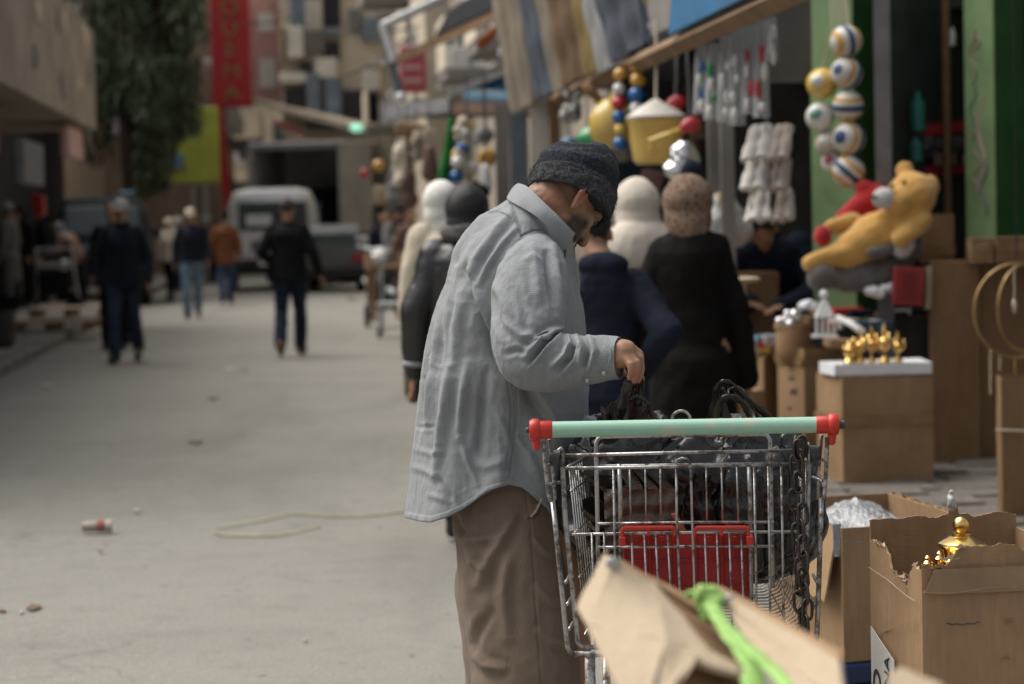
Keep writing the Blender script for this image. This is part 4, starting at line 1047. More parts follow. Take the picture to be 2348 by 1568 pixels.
def person(label, loc, rz, h=1.72, pose=None, top_=('jacket', M_NAVY), legs=('trousers', M_JEAND), headw=('hair', M_HAIR), shoe=M_BLACKP, vox=.014, girth=1.0, group=None, extra=None):
    J = {k: Vector(v) for k, v in J0.items()}
    for k, v in (pose or {}).items(): J[k] = Vector(v)
    s = h / 1.75; root = thing('person', label, 'person', loc, rz, group)
    SC = wmat(root) @ Matrix.Scale(s, 4); rng_s = random.Random(hash(label) % 1000 if False else len(label) * 7 + int(h * 100))
    off = rng_s.uniform(0, 50)
    def fin(name, g, mat, par=root, amp=0.0, sc=9, v=vox, sm=4):
        gg = remesh(g, v, sm, amp, sc) if v else g
        gg.xform(SC); return mk(name, gg, mat, par, True, recalc=False)
    M = head_frame(J['face']); hc = J['head']
    # body: one continuous figure
    g = G(); head_geo(g, hc, M); g.cap(hc + M @ Vector((0, -.03, -.05)), J['neck'], .052, .058); g.cap(J['neck'], J['che'] + Vector((0, 0, .05)), .055, .1)
    g.cap(J['shL'] + Vector((.03, 0, -.045)), J['shR'] + Vector((-.03, 0, -.045)), .045, .045); g.cap(J['che'], J['pel'], .125, .12)
    for q in 'LR':
        sd_ = 1 if q == 'R' else -1
        g.chain([J['sh' + q] + Vector((-.02 * sd_, 0, -.03)), J['el' + q], J['wr' + q]], [.043, .04, .029]); d = J['wr' + q] - J['el' + q]; hand_geo(g, J['wr' + q], d, sd_)
        g.chain([J['hip' + q], J['kn' + q], J['an' + q]], [.085, .058, .04]); g.cap(J['pel'], J['hip' + q], .1, .085)
        toe = J['an' + q] + Vector((.01 * sd_, .15, -.05)); g.cap(J['an' + q] + Vector((0, -.02, -.03)), toe, .036, .03)
    fin('body', g, M_SKIN2, v=.0105, sm=2)
    # upper garment
    kind, mt_ = top_[0], top_[1]; opt = top_[2] if len(top_) > 2 else {}
    hem = opt.get('hem', .84); rx = opt.get('rx', .185) * girth; flare = opt.get('flare', 1.0)
    g = G(); rings = []; che, pel, nk = J['che'], J['pel'], J['neck']
    down = Vector((0, 0, -1))
    cs = [(pel + down * (pel.z - hem), rx * flare, .15 * girth * flare)]
    if hem < .8: cs.append((pel + down * (pel.z - .86) * .6, rx * (1 + flare) / 2, .15 * girth * (1 + flare) / 2))
    cs += [(pel, rx * 1.0, .142 * girth), (pel.lerp(che, .5), rx * .93, .132 * girth), (che, rx * 1.03, .14 * girth), (che.lerp(nk, .45), rx * 1.05, .135 * girth), (che.lerp(nk, .75), rx * .86, .11), (nk + (nk - che).normalized() * -.01, .085, .075), (nk + (nk - che).normalized() * .035, .068, .066)]
    for c, a, b_ in cs: rings.append([c + Vector((a * math.cos(6.283 * k / 24), b_ * math.sin(6.283 * k / 24), 0)) for k in range(24)])
    g.loft(rings)
    sr = opt.get('sleeve', (.078, .066, .052))
    for q in 'LR':
        if q in opt.get('nosleeve', ''): continue
        e = J['wr' + q]; g.chain([J['sh' + q] + Vector((-.02 if q == 'R' else .02, 0, -.01)), J['el' + q], e], sr)
    if opt.get('hood'):
        g.ell(nk + Vector((0, -.07, -.0)), (.115, .065, .06)); g.ell(nk + Vector((0, -.095, -.08)), (.1, .035, .08))
    if opt.get('collar'): g.loft([[nk + Vector((.085 * math.cos(6.283 * k / 20), .08 * math.sin(6.283 * k / 20), zz)) for k in range(20)] for zz in (-.03, .05)])
    jk = fin(kind, g, mt_, amp=opt.get('amp', .007), sc=opt.get('sc', 8))
    for nm, gm, gmat in opt.get('trim', ()): fin(nm, gm(J), gmat, jk, v=None)
    # legs
    if legs[0] == 'trousers':
        g = G(); g.ell(J['pel'] + Vector((0, 0, -.02)), (.165 * girth, .125 * girth, .12))
        for q in 'LR': g.chain([J['hip' + q], J['kn' + q], J['an' + q] + Vector((0, 0, .0))], [.1 * girth, .076, .068])
        fin('trousers', g, legs[1], amp=.008, sc=8)
    else:
        hz = legs[2] if len(legs) > 2 else .12; g = G(); p0 = J['pel']; ft = (J['anL'] + J['anR']) / 2; rings = []
        for t in (0, .3, .6, 1): 
            c = p0.lerp(Vector((ft.x, ft.y, hz)), t); rr_ = .165 + .075 * t
            rings.append([c + Vector((rr_ * math.cos(6.283 * k / 40) * (1 + .05 * math.sin(9 * k) * t), rr_ * .85 * math.sin(6.283 * k / 40) * (1 + .05 * math.sin(7 * k) * t), 0)) for k in range(40)])
        g.loft(rings); fin('skirt', g, legs[1], amp=.006, sc=7)
    for q in 'LR':
        a = J['an' + q]; g = G(); fd = Vector((.08 if q == 'R' else -.08, 1, 0)).normalized(); tilt = -.5 if a.z > .12 else 0.0
        fd = Vector((fd.x, fd.y, tilt)).normalized()
        heel = a + Vector((0, 0, -.035)) - fd * .05; toe = heel + fd * .24; 
        g.cap(heel, heel + fd * .12, .042, .045, 12); g.cap(heel + fd * .1, toe - fd * .02, .044, .036, 12); g.cap(heel + Vector((0, 0, .0)), a + Vector((0, 0, .03)), .042, .045, 12)
        fin('shoe', g, shoe, v=.01, sm=2)
    # head wear
    hk, hm = headw[0], headw[1]
    def q_(x, y, z): return hc + M @ Vector((x, y, z))
    if hk == 'hair':
        g = G(); g.ell(q_(0, -.025, .052), (.08, .098, .09), M); gg = g
        o = fin('hair', g, hm, amp=.005, sc=30, v=.01, sm=2)
    elif hk in ('cap', 'beanie'):
        g = G(); g.ell(q_(0, -.01, .065), (.086, .107, .085), M); g.loft([[q_(.088 * math.cos(6.283 * k / 24), -.008 + .108 * math.sin(6.283 * k / 24), zz) for k in range(24)] for zz in (.035, .075)])
        o = fin(hk, g, hm, amp=.003, sc=30, v=.01, sm=2)
        if hk == 'cap': 
            g = G(); g.ell(q_(0, .12, .045), (.065, .06, .008), M); fin('brim', g, hm, o, v=None)
        g = G(); g.ell(q_(0, -.035, -.0), (.078, .075, .06), M); fin('hair', g, headw[2] if len(headw) > 2 else M_HAIR, amp=.004, sc=30, v=.01, sm=2)
    else:                                   # headscarf covering head, neck and shoulders
        sc_w = headw[2] if len(headw) > 2 else 1.0
        g = G(); g.ell(q_(0, -.03, .035), (.102 * sc_w, .116 * sc_w, .106 * sc_w), M); g.ell(q_(0, -.035, -.045), (.096 * sc_w, .1 * sc_w, .08 * sc_w), M)
        g.cap(q_(0, -.03, .02), q_(0, -.035, -.04), .098 * sc_w, .09 * sc_w); g.cap(q_(0, -.03, -.06), nk + Vector((0, -.005, .01)), .08 * sc_w, .085 * sc_w)
        drape = headw[3] if len(headw) > 3 else .3
        if drape: g.ell(nk + Vector((0, -.015, -.02)), (.165, .13, .07)); g.ell(nk + Vector((0, -.03, -.09)), (.2, .135, .1 + drape * .1))
        gg_ = remesh(g, .011, 3, .004, 12, fn=lambda co, no: co + no * (.0032 * ridged(co * np.array([7., 7., 10.]) + off, 2))[:, None]); gg_.xform(SC)
        o = mk('headscarf', gg_, hm, root, True, recalc=False)
    if extra: extra(root, J, SC, fin)
    return root

def gp2(u, v): p = GP(u, v); return (p.x, p.y, 0)
def face_to(deg): return R(deg)          # 0: walks away from the viewer, 180: towards
# two men nearest on the road
person('man in dark navy jacket, dark jeans and pale grey cap walking towards the viewer', gp2(290, 833), R(178), 1.74,
       {**walk(), 'wrR': (.27, .02, .86), 'wrL': (-.28, .08, .87), 'elR': (.27, -.04, 1.13), 'elL': (-.27, -.03, 1.13)}, ('jacket', M_NAVY, dict(hem=.8, collar=True)), ('trousers', M_JEAND), ('cap', pm('pale_grey_knit', (.3, .3, .29), .9)), vox=.012, girth=1.08)
person('man in black jacket, navy trousers and brown shoes walking away up the road', gp2(668, 818), R(-3), 1.72,
       {**walk(), 'elL': (-.3, -.06, 1.16), 'wrL': (-.21, .12, 1.05), 'elR': (.27, -.04, 1.16), 'wrR': (.33, .04, .93)}, ('jacket', pm('charcoal_cloth', (.012, .012, .013), .9, .25, 9, .35, 60), dict(hem=.86)), ('trousers', M_NAVYT), ('hair', pm('short_grey_brown_hair', (.05, .04, .034), .8)), shoe=M_SHOE, vox=.012, girth=1.1)
person('man in dark jacket, faded light blue jeans and pale cap further up the road', gp2(443, 731), R(186), 1.72,
       {**walk(.7), 'wrR': (.27, .0, .9)}, ('jacket', M_NAVY, dict(hem=.9)), ('trousers', M_JEAN), ('cap', M_CREAMC), girth=1.05)
person('person in orange-brown coat and blue jeans behind the man in faded jeans', P(500, 0, 44).xy.to_3d() + Vector((0, 0, 0)), R(10), 1.7, walk(.5), ('jacket', pm('rust_coat', (.16, .062, .028), .9), dict(hem=.75)), ('trousers', pm('bright_denim', (.045, .07, .13), .9)), ('beanie', M_BLACK), vox=.016)
person('man in black coat half hidden behind the grey-capped man', P(242, 0, 28.5).xy.to_3d(), R(180), 1.75, {}, ('coat', M_BLACK, dict(hem=.7)), ('trousers', M_BLACK), ('hair', M_HAIR), vox=.016)
person('stooping old person in brown woollen top pushing a metal trolley', P(158, 0, 41.0).xy.to_3d() + Vector((0, 0, .125)), R(75), 1.62,
       dict(che=(0, .12, 1.2), neck=(0, .27, 1.33), head=(0, .36, 1.43), face=(0, 1, -.35), shR=(.17, .24, 1.28), shL=(-.17, .24, 1.28), elR=(.22, .3, 1.02), wrR=(.2, .5, .95), elL=(-.22, .3, 1.02), wrL=(-.2, .5, .95)),
       ('sweater', M_BROWNC, dict(hem=.8)), ('skirt', M_BLACK), ('headscarf', M_GREYC, .9, .1), vox=.014)
# dark figures at the shop on the far left
for i, (u, d, hh, lab, tm, hw) in enumerate(((30, 41.0, 1.72, 'woman in long black robe standing at the left shop edge', M_BLACK, ('headscarf', M_BLACK)), (78, 43.0, 1.68, 'woman in black robe and headscarf beside the dark van', M_BLACK, ('headscarf', M_BLACK)), (2, 39.0, 1.76, 'man in dark clothes cut off by the left shop front', M_GREYP, ('beanie', M_GREYC)))):
    person(lab, P(u, 0, d).xy.to_3d() + Vector((0, 0, .125)), R(150 - 40 * i), hh, {}, ('robe', tm, dict(hem=.25, flare=1.25)), ('skirt', M_BLACK), hw, vox=.018)
# far crowd
crowd = [(372, 46, 'person with pale scarf among the far walkers on the left', ('jacket', M_CREAMC), ('headscarf', M_CREAMC)), (392, 52, 'person in black with pale headscarf in the far crowd', ('coat', M_BLACK), ('headscarf', M_WHITEC)), (412, 58, 'man in dark blue coat below the lime sign', ('jacket', M_NAVY), ('hair', M_HAIR)), (455, 60, 'man in black with white cap in the far crowd', ('jacket', M_BLACK), ('cap', M_WHITE)), (480, 64, 'dark haired man in grey coat near the red pole', ('jacket', M_GREYC), ('hair', M_HAIR)), (508, 66, 'man in dark coat at the foot of the red pole', ('jacket', M_BLACK), ('hair', M_HAIR)),
         (880, 44, 'man in grey jacket standing by the motorbikes', ('jacket', M_GREYC), ('hair', M_HAIR)), (905, 40, 'person in dark clothes among the motorbikes', ('jacket', M_BLACK), ('beanie', M_NAVY)), (862, 50, 'person in dark coat near the side of the truck', ('jacket', M_NAVY), ('hair', M_HAIR)), (928, 36, 'man in brownish sweater behind the orange cart', ('jacket', M_BROWNC), ('hair', M_HAIR))]
for i, (u, d, lab, tp, hw) in enumerate(crowd):
    person(lab, P(u, 0, d).xy.to_3d(), R(150 + 47 * i), 1.62 + .03 * (i % 4), walk(.6 if i % 2 else -.5), tp, ('trousers', M_JEAND if i % 2 else M_BLACK), hw, vox=.02)

# ---- women behind the stooping man
def strap_extra(root, J, SC, fin):
    g = G(); g.tube([J['shL'] + Vector((.03, -.05, .09)), J['che'] + Vector((-.05, -.155, .0)), J['pel'] + Vector((.1, -.17, .05))], .012, 6, flat=.5); fin('bag_strap', g, pm('tan_strap', (.35, .23, .14), .6), v=None)
def bag_extra(root, J, SC, fin):
    w_ = J['wrL']; g = G()
    g.tube([w_ + Vector((0, .02, -.06)), w_ + Vector((-.05, 0, -.1)), w_ + Vector((-.02, .02, -.2))], [.012, .014, .014], 6)
    fin('bag_handle', g, pm('brown_handbag', (.14, .095, .07), .6), v=None)
    g = G(); g.ell(w_ + Vector((.0, .05, -.2)), (.055, .1, .13)); fin('handbag', g, pm('brown_handbag', (.14, .095, .07), .6), amp=.01, sc=10)
person('woman in cream coat and white headscarf carrying a brown handbag, walking away', P(1012, 0, 12.0).xy.to_3d(), R(2), 1.68,
       dict(neck=(0, -.01, 1.455), elL=(-.2, -.02, 1.13), wrL=(-.195, .03, .88), shL=(-.15, 0, 1.42), head=(-.03, .04, 1.575), **{k: v for k, v in walk(.5).items() if k[:2] in ('kn', 'an')}), ('coat', M_CREAMC, dict(hem=.7, amp=.008, rx=.165)), ('trousers', M_BLACK), ('headscarf', M_WHITEC, .95, 0), vox=.01, girth=.98, extra=bag_extra)
def cuff_extra(root, J, SC, fin):
    for q in 'LR':
        d = (J['wr' + q] - J['el' + q]).normalized(); g = G(); g.tube([J['wr' + q] - d * .05, J['wr' + q] - d * .03], .0575, 12); fin('cuff_band', g, pm('grey_band', (.3, .3, .31), .5), v=None)
    g = G(); n_ = J['neck']; g.loft([[n_ + Vector((a * math.cos(6.283 * k / 24), a * .9 * math.sin(6.283 * k / 24), z)) for k in range(24)] for a, z in ((.12, -.03), (.135, .0), (.128, .04), (.1, .06))]); fin('neck_scarf', g, M_TWEED, amp=.01, sc=14, v=.01)
person('woman in shiny black leather jacket, black headscarf and speckled neck scarf, walking away', P(1060, 0, 10.5).xy.to_3d(), R(4), 1.635,
       dict(head=(0, .045, 1.565), shR=(.165, 0, 1.39), shL=(-.165, 0, 1.39), elL=(-.25, -.02, 1.12), wrL=(-.27, .0, .84), **{k: v for k, v in walk(-.5).items() if k[:2] in ('kn', 'an')}), ('leather_jacket', M_LEATHER, dict(hem=.62, amp=.009, sc=7, sleeve=(.085, .072, .056))), ('trousers', M_BLACK), ('headscarf', pm('black_scarf_cloth', (.012, .012, .013), .6, .3, 6, .3, 25), 1.06, 0), vox=.009, girth=1.08, extra=cuff_extra)
person('person in navy hooded jacket and blue trousers with one hand on the hip', P(1374, 0, 9.2).xy.to_3d(), R(-6), 1.5,
       dict(shR=(.15, 0, 1.39), shL=(-.15, 0, 1.39), elR=(.275, -.16, 1.17), wrR=(.15, .02, .98), elL=(-.26, -.02, 1.14), head=(-.05, .08, 1.6)), ('hooded_jacket', pm('navy_fleece', (.012, .015, .026), .85, .25, 8, .4, 40), dict(hem=.86, hood=True, amp=.009, sc=8, rx=.165, sleeve=(.074, .07, .055))), ('trousers', pm('dull_blue_cloth', (.02, .025, .045), .85, .2, 8, .3)), ('hair', M_HAIR), vox=.009, girth=1.02)
person('woman in long black-brown coat and leopard print headscarf, walking away', P(1568, 0, 9.9).xy.to_3d(), R(-3), 1.655,
       dict(head=(0, .05, 1.55), shR=(.125, 0, 1.385), shL=(-.125, 0, 1.385), elR=(.2, .0, 1.12), wrR=(.245, .06, .8), elL=(-.2, .0, 1.12), wrL=(-.19, .12, .9)), ('long_coat', pm('black_brown_wool', (.0075, .0065, .006), .9, .3, 6, .35, 50), dict(hem=.3, flare=1.4, rx=.155, amp=.01, sc=7, collar=True, sleeve=(.07, .065, .055))), ('skirt', M_BLACK), ('headscarf', M_LEO, 1.1, 0), vox=.009, girth=1.0)
person('woman in pale beige headscarf and dark coat with a tan shoulder strap', P(1452, 0, 10.9).xy.to_3d(), R(20), 1.64,
       dict(head=(0, .04, 1.57), shR=(.165, 0, 1.38), shL=(-.165, 0, 1.38), elR=(.26, .02, 1.13), wrR=(.2, .16, 1.0)), ('coat', pm('dark_olive_wool', (.03, .028, .022), .9), dict(hem=.5, flare=1.15)), ('skirt', M_BLACK), ('headscarf', pm('pale_beige_scarf', (.56, .5, .42), .9, .08, 6, .3, 40, sheen=.2), 1.12, .5), vox=.01, extra=strap_extra)
# seated vendor bending over his goods
person('seated vendor in navy sweater bending his dark haired head over his hands', P(1752, 0, 13.7).xy.to_3d() + Vector((0, 0, .34)), R(172), 1.72,
       dict(pel=(0, -.1, .52), che=(0, .06, .83), neck=(0, .17, .99), head=(.02, .29, 1.03), face=(.15, .55, -.95), shR=(.2, .12, .95), shL=(-.2, .12, .95), elR=(.27, .2, .66), wrR=(.1, .42, .62), elL=(-.27, .2, .66), wrL=(-.08, .44, .6),
            hipR=(.1, -.05, .52), knR=(.2, .38, .55), anR=(.18, .36, .09), hipL=(-.1, -.05, .52), knL=(-.2, .38, .55), anL=(-.18, .36, .09)), ('sweater', pm('navy_sweater', (.014, .02, .036), .9, .25, 8, .4), dict(hem=.46, amp=.008, rx=.2)), ('trousers', M_BLACK), ('hair', M_HAIR), vox=.011, girth=1.12)
g = G(); c = P(1752, 0, 13.75).xy.to_3d(); g.bbox((c.x, c.y + .12, .56), (.38, .34, .2), b=.03); top('stool', 'low wooden stool under the seated vendor', 'stool', g, M_WOODB)
g = G(); g.bbox((c.x, c.y - .1, .3), (.9, 1.0, .32), b=.02); top('platform', 'low wooden platform carrying the seated vendor and his stool', 'platform', g, M_WOODB)

# ------------------------------------------------------------------ vehicles
def wheel(parent, c, r, w_, axis=Vector((1, 0, 0))):
    rot = Vector((0, 0, 1)).rotation_difference(axis).to_matrix()
    g = G(); g.lathe([(r * .62, -w_ / 2), (r * .95, -w_ / 2), (r, -w_ * .3), (r, w_ * .3), (r * .95, w_ / 2), (r * .62, w_ / 2)], 24, c, rot); wh = mk('wheel', g, M_BLACKP, parent, 'auto')
    g = G(); g.lathe([(r * .6, -w_ * .45), (r * .5, -w_ * .3), (r * .5, w_ * .3), (r * .6, w_ * .45)], 20, c, rot); mk('rim', g, M_STEEL, wh, 'auto'); return wh
# silver van seen from behind
o = GP(630, 668); VM = oriented((o.x, o.y, 0), R(6)); VM = VM @ Matrix.Scale(1.09, 4)
root = thing('van', 'silver minivan seen from behind, driving up the street', 'van', (o.x, o.y, 0), R(6))
def vsec(y, zt, wt, wb):
    return [Vector(p) for p in ((-wb, y, .42), (-wb * 1.02, y, .8), (-wb, y, 1.15), (-wt, y, zt - .25), (-wt * .88, y, zt - .06), (-wt * .6, y, zt), (wt * .6, y, zt), (wt * .88, y, zt - .06), (wt, y, zt - .25), (wb, y, 1.15), (wb * 1.02, y, .8), (wb, y, .42))]
g = G(); g.loft([vsec(-.02, 1.9, .74, .86), vsec(.06, 2.0, .83, .94), vsec(.5, 2.06, .85, .96), vsec(2.6, 2.03, .85, .96), vsec(3.6, 1.5, .8, .94), vsec(4.4, 1.1, .78, .9)]); body = mk('body', g.xform(VM), M_SILVER, root, 'auto')
g = G(); g.bbox((0, -.05, 1.5), (1.36, .06, .56), b=.05); rw = mk('rear_window', g.xform(VM), M_GLASST, root)
g = G(); g.bbox((-.28, -.09, 1.42), (.5, .012, .22), b=.004, ns=1); mk('window_sticker', g.xform(VM), M_FOAM, rw)
g = G(); g.bbox((0, -.1, .5), (1.86, .22, .3), b=.06); mk('rear_bumper', g.xform(VM), M_BLACKP, root)
g = G(); g.bbox((0, -.04, .92), (.9, .06, .2), b=.03); mk('tail_panel', g.xform(VM), M_GREYC, root)
g = G(); g.bbox((-.05, -.22, .58), (.5, .02, .12), b=.004); mk('number_plate', g.xform(VM), M_WHITE, root)
for sx in (-1, 1):
    g = G(); g.bbox((sx * .8, -.04, .98), (.2, .1, .34), b=.03); mk('tail_light', g.xform(VM), M_RED_D, root)
    g = G(); g.bbox((sx * .93, 1.4, 1.5), (.04, 2.4, .5), b=.02); mk('side_window', g.xform(VM), M_GLASS, root)
    for y in (.75, 3.5): wheel(root, VM @ Vector((sx * .82, y, .31)), .31, .2, VM.to_3x3() @ Vector((1, 0, 0)))
# box truck with open rear
TM = oriented((P(668, 0, 57).x, P(668, 0, 57).y, 0), R(-9)); root = thing('truck', 'grey box truck with its dark cargo box open at the rear', 'truck', TM.translation, R(-9))
W2, Hb = 1.1, 2.15; z0 = 1.2
for nm, c, s_, mm in (('box_side', (-W2, 2.6, z0 + Hb / 2), (.1, 5.2, Hb), M_TRUCKB), ('box_side', (W2, 2.6, z0 + Hb / 2), (.1, 5.2, Hb), M_TRUCKB), ('box_roof', (0, 2.6, z0 + Hb), (2.3, 5.2, .1), M_TRUCKB), ('box_floor', (0, 2.6, z0 - .06), (2.3, 5.2, .12), M_GREYP), ('midway_wall', (0, 3.0, z0 + Hb / 2), (2.2, .1, Hb), M_TRUCKB), ('roof_rail', (0, -.03, z0 + Hb - .05), (2.34, .1, .16), M_GREYC), ('underframe', (0, 3.4, .8), (.9, 6.6, .35), M_BLACKP)):  # box front wall stands midway, pale, so the open box looks lighter inside
    g = G(); g.bbox(c, s_, b=.02, ns=1); mk(nm, g.xform(TM), mm, root)
for sx in (-1, 1):
    g = G(); g.bbox((sx * W2, -.04, z0 + Hb / 2), (.14, .08, Hb), b=.02, ns=1); mk('corner_post', g.xform(TM), M_GREYC, root)
    for y in (1.2, 5.9): wheel(root, TM @ Vector((sx * .88, y, .45)), .45, .3, TM.to_3x3() @ Vector((1, 0, 0)))
g = G(); g.bbox((W2 + .42, -.35, z0 + Hb / 2), (.06, .9, Hb), Matrix.Rotation(R(-42), 3, 'Z'), b=.02, ns=1); mk('rear_door', g.xform(TM), M_TRUCKB, root)
g = G(); g.bbox((0, 6.3, 1.6), (2.1, 1.7, 2.0), b=.15); mk('cab', g.xform(TM), M_WHITEM, root)
g = G(); g.bbox((0, -.1, .75), (2.2, .12, .18), b=.02); mk('rear_bumper', g.xform(TM), M_BLACKP, root)
g = G(); g.bbox(TM @ Vector((.2, 2.2, z0 + .55)), (1.1, 1.0, 1.1), b=.05); top('cargo_bale', 'dark bale standing deep inside the open truck box', 'bale', g, M_BLACK)
# small car right of the truck
CM = oriented((P(738, 0, 50).x, P(738, 0, 50).y, 0), R(4)); root = thing('parked_car', 'small grey car darkened as if in shadow, parked between the truck and the motorbikes', 'car', CM.translation, R(4))
g = G(); g.loft([[Vector((x * wd, y, z)) for x, z in ((-1, .3), (-1.02, .62), (-.96, .84), (-k, zt), (k, zt), (.96, .84), (1.02, .62), (1, .3))] for y, wd, k, zt in ((0, .72, .9, .9), (.12, .78, .8, 1.3), (.5, .8, .78, 1.42), (2.2, .8, .78, 1.42), (2.9, .79, .85, .95), (3.7, .74, .85, .82))]); mk('body', g.xform(CM), pm('shadowed_grey_car', (.085, .085, .085), .4, .15, 3, .05, coat=.2), root, 'auto')  # paint kept dark so the car reads as standing in shadow
g = G(); g.bbox((0, .04, 1.1), (1.15, .06, .34), Matrix.Rotation(R(14), 3, 'X'), b=.03); mk('rear_window', g.xform(CM), M_GLASS, root)
for sx in (-1, 1):
    g = G(); g.bbox((sx * .6, -.01, .72), (.22, .06, .16), b=.02); mk('tail_light', g.xform(CM), M_RED_D, root)
    for y in (.7, 2.9): wheel(root, CM @ Vector((sx * .66, y, .28)), .28, .18, CM.to_3x3() @ Vector((1, 0, 0)))
g = G(); g.bbox((0, -.03, .42), (1.5, .14, .2), b=.05); mk('rear_bumper', g.xform(CM), M_BLACKP, root)
# dark van parked on the left, facing the viewer
DM = oriented((P(222, 0, 46).x, P(222, 0, 46).y, 0), R(180 + 8)); root = thing('parked_van', 'dark teal van parked on the left facing the viewer', 'van', DM.translation, R(188))
g = G()
def dsec(y, zt, wt, wb, zb=.4): return [Vector(p) for p in ((-wb, y, zb), (-wb, y, 1.0), (-wt, y, zt - .2), (-wt * .85, y, zt - .03), (-wt * .5, y, zt), (wt * .5, y, zt), (wt * .85, y, zt - .03), (wt, y, zt - .2), (wb, y, 1.0), (wb, y, zb))]
g.loft([dsec(-2.6, 1.95, .78, .86), dsec(.6, 2.05, .8, .88), dsec(1.0, 2.0, .78, .88), dsec(1.45, 1.15, .82, .88), dsec(1.95, 1.08, .8, .86), dsec(2.05, .9, .76, .84)]); mk('body', g.xform(DM), M_DTEAL, root, 'auto')
g = G(); g.bbox((0, 1.26, 1.58), (1.34, .05, .6), Matrix.Rotation(R(28), 3, 'X'), b=.06); mk('windscreen', g.xform(DM), M_GLASST, root)
for sx in (-1, 1):
    g = G(); g.bbox((sx * .62, 2.04, .8), (.26, .08, .18), b=.03); mk('headlight', g.xform(DM), M_WHITE, root)
    g = G(); g.bbox((sx * .86, .2, 1.5), (.03, 1.2, .5), b=.02); mk('side_window', g.xform(DM), M_GLASS, root)
    g = G(); g.bbox((sx * 1.0, 1.0, 1.35), (.16, .08, .2), b=.03); mk('wing_mirror', g.xform(DM), M_BLACKP, root)
    for y in (-1.7, 1.4): wheel(root, DM @ Vector((sx * .76, y, .32)), .32, .2, DM.to_3x3() @ Vector((1, 0, 0)))
g = G(); g.bbox((0, 2.1, .5), (1.75, .14, .24), b=.05); mk('front_bumper', g.xform(DM), M_BLACKP, root)
g = G(); g.bbox((-.45, .4, 2.1), (.3, .3, .08), b=.03); mk('roof_light', g.xform(DM), M_SKYB, root)
# motorbikes
def motorbike(label, u, d, rz, col):
    p = P(u, 0, d).xy.to_3d(); M = oriented(p, rz); root = thing('motorbike', label, 'motorbike', p, rz, 'motorbikes parked before the far stalls')
    for y in (-.62, .62):
        w_ = wheel(root, M @ Vector((0, y, .3)), .3, .1, M.to_3x3() @ Vector((1, 0, 0)))
    g = G(); g.tube([(0, -.6, .32), (0, -.2, .55), (0, .35, .8), (0, .62, .3)], .045, 8); g.bbox((0, .0, .45), (.24, .42, .3), b=.06); mk('frame', g.xform(M), M_BLACKP, root)
    g = G(); g.ell((0, .2, .8), (.15, .26, .13)); mk('tank', g.xform(M), col, root, True)
    g = G(); g.bbox((0, -.32, .8), (.25, .65, .1), b=.05); mk('seat', g.xform(M), M_BLACK, root)
    g = G(); g.tube([(-.36, .3, 1.02), (-.12, .45, .98), (.12, .45, .98), (.36, .3, 1.02)], .018, 6); mk('handlebar', g.xform(M), M_STEEL, root)
    g = G(); g.ell((0, .58, .9), (.09, .09, .1)); mk('headlight', g.xform(M), M_WHITE, root, True)
    g = G(); g.tube([(.13, .1, .3), (.14, -.7, .38)], [.035, .05], 8); mk('exhaust', g.xform(M), M_STEEL, root)
    for sx in (-1, 1):
        g = G(); g.ell((sx * .34, .36, 1.17), (.06, .015, .045)); g.tube([(sx * .26, .38, 1.0), (sx * .34, .36, 1.15)], .008, 5); mk('mirror', g.xform(M), M_STEEL, root, True)
motorbike('motorbike with silver tank nearest the truck side', 846, 44, R(190), M_SILVER)
motorbike('black motorbike standing between the truck and the orange cart', 884, 40, R(165), M_BLACKP)
motorbike('motorbike with red tank behind the white headscarf', 925, 37, R(200), M_RED_D)
# orange push cart and a folding trolley beyond the women
p = P(868, 0, 33).xy.to_3d(); root = thing('push_cart', 'small orange-brown wooden push cart standing at the road edge', 'cart', p, R(10)); M = oriented(p, R(10))
g = G(); g.bbox((0, 0, .82), (.5, .7, .06), b=.01); g2 = mk('cart_bed', g.xform(M), M_WOODB, root)
for sx in (-1, 1):
    g = G(); g.bbox((sx * .24, 0, .92), (.03, .7, .2), b=.008); mk('side_board', g.xform(M), M_WOODB, root)
    for sy in (-1, 1): g = G(); g.bbox((sx * .2, sy * .3, .45), (.06, .06, .72), b=.01); mk('leg', g.xform(M), M_WOODB, root)
    wheel(root, M @ Vector((sx * .26, .1, .16)), .16, .05, M.to_3x3() @ Vector((1, 0, 0)))
p = P(893, 0, 30).xy.to_3d(); root = thing('trolley', 'low grey metal trolley with small wheels beside the orange cart', 'trolley', p); 
g = G(); g.bbox(p + Vector((0, 0, .42)), (.5, .6, .05), b=.01); mk('deck', g, M_STEEL, root)
g = G(); g.tube([p + Vector((-.2, .25, .4)), p + Vector((-.2, .3, .95)), p + Vector((.2, .3, .95)), p + Vector((.2, .25, .4))], .018, 6); mk('handle', g, M_STEEL, root)
for sx in (-1, 1):
    for sy in (-1, 1): g = G(); g.bbox(p + Vector((sx * .2, sy * .22, .22)), (.035, .035, .36), b=.005); mk('leg', g, M_STEEL, root)
    wheel(root, p + Vector((sx * .22, -.2, .07)), .07, .04)
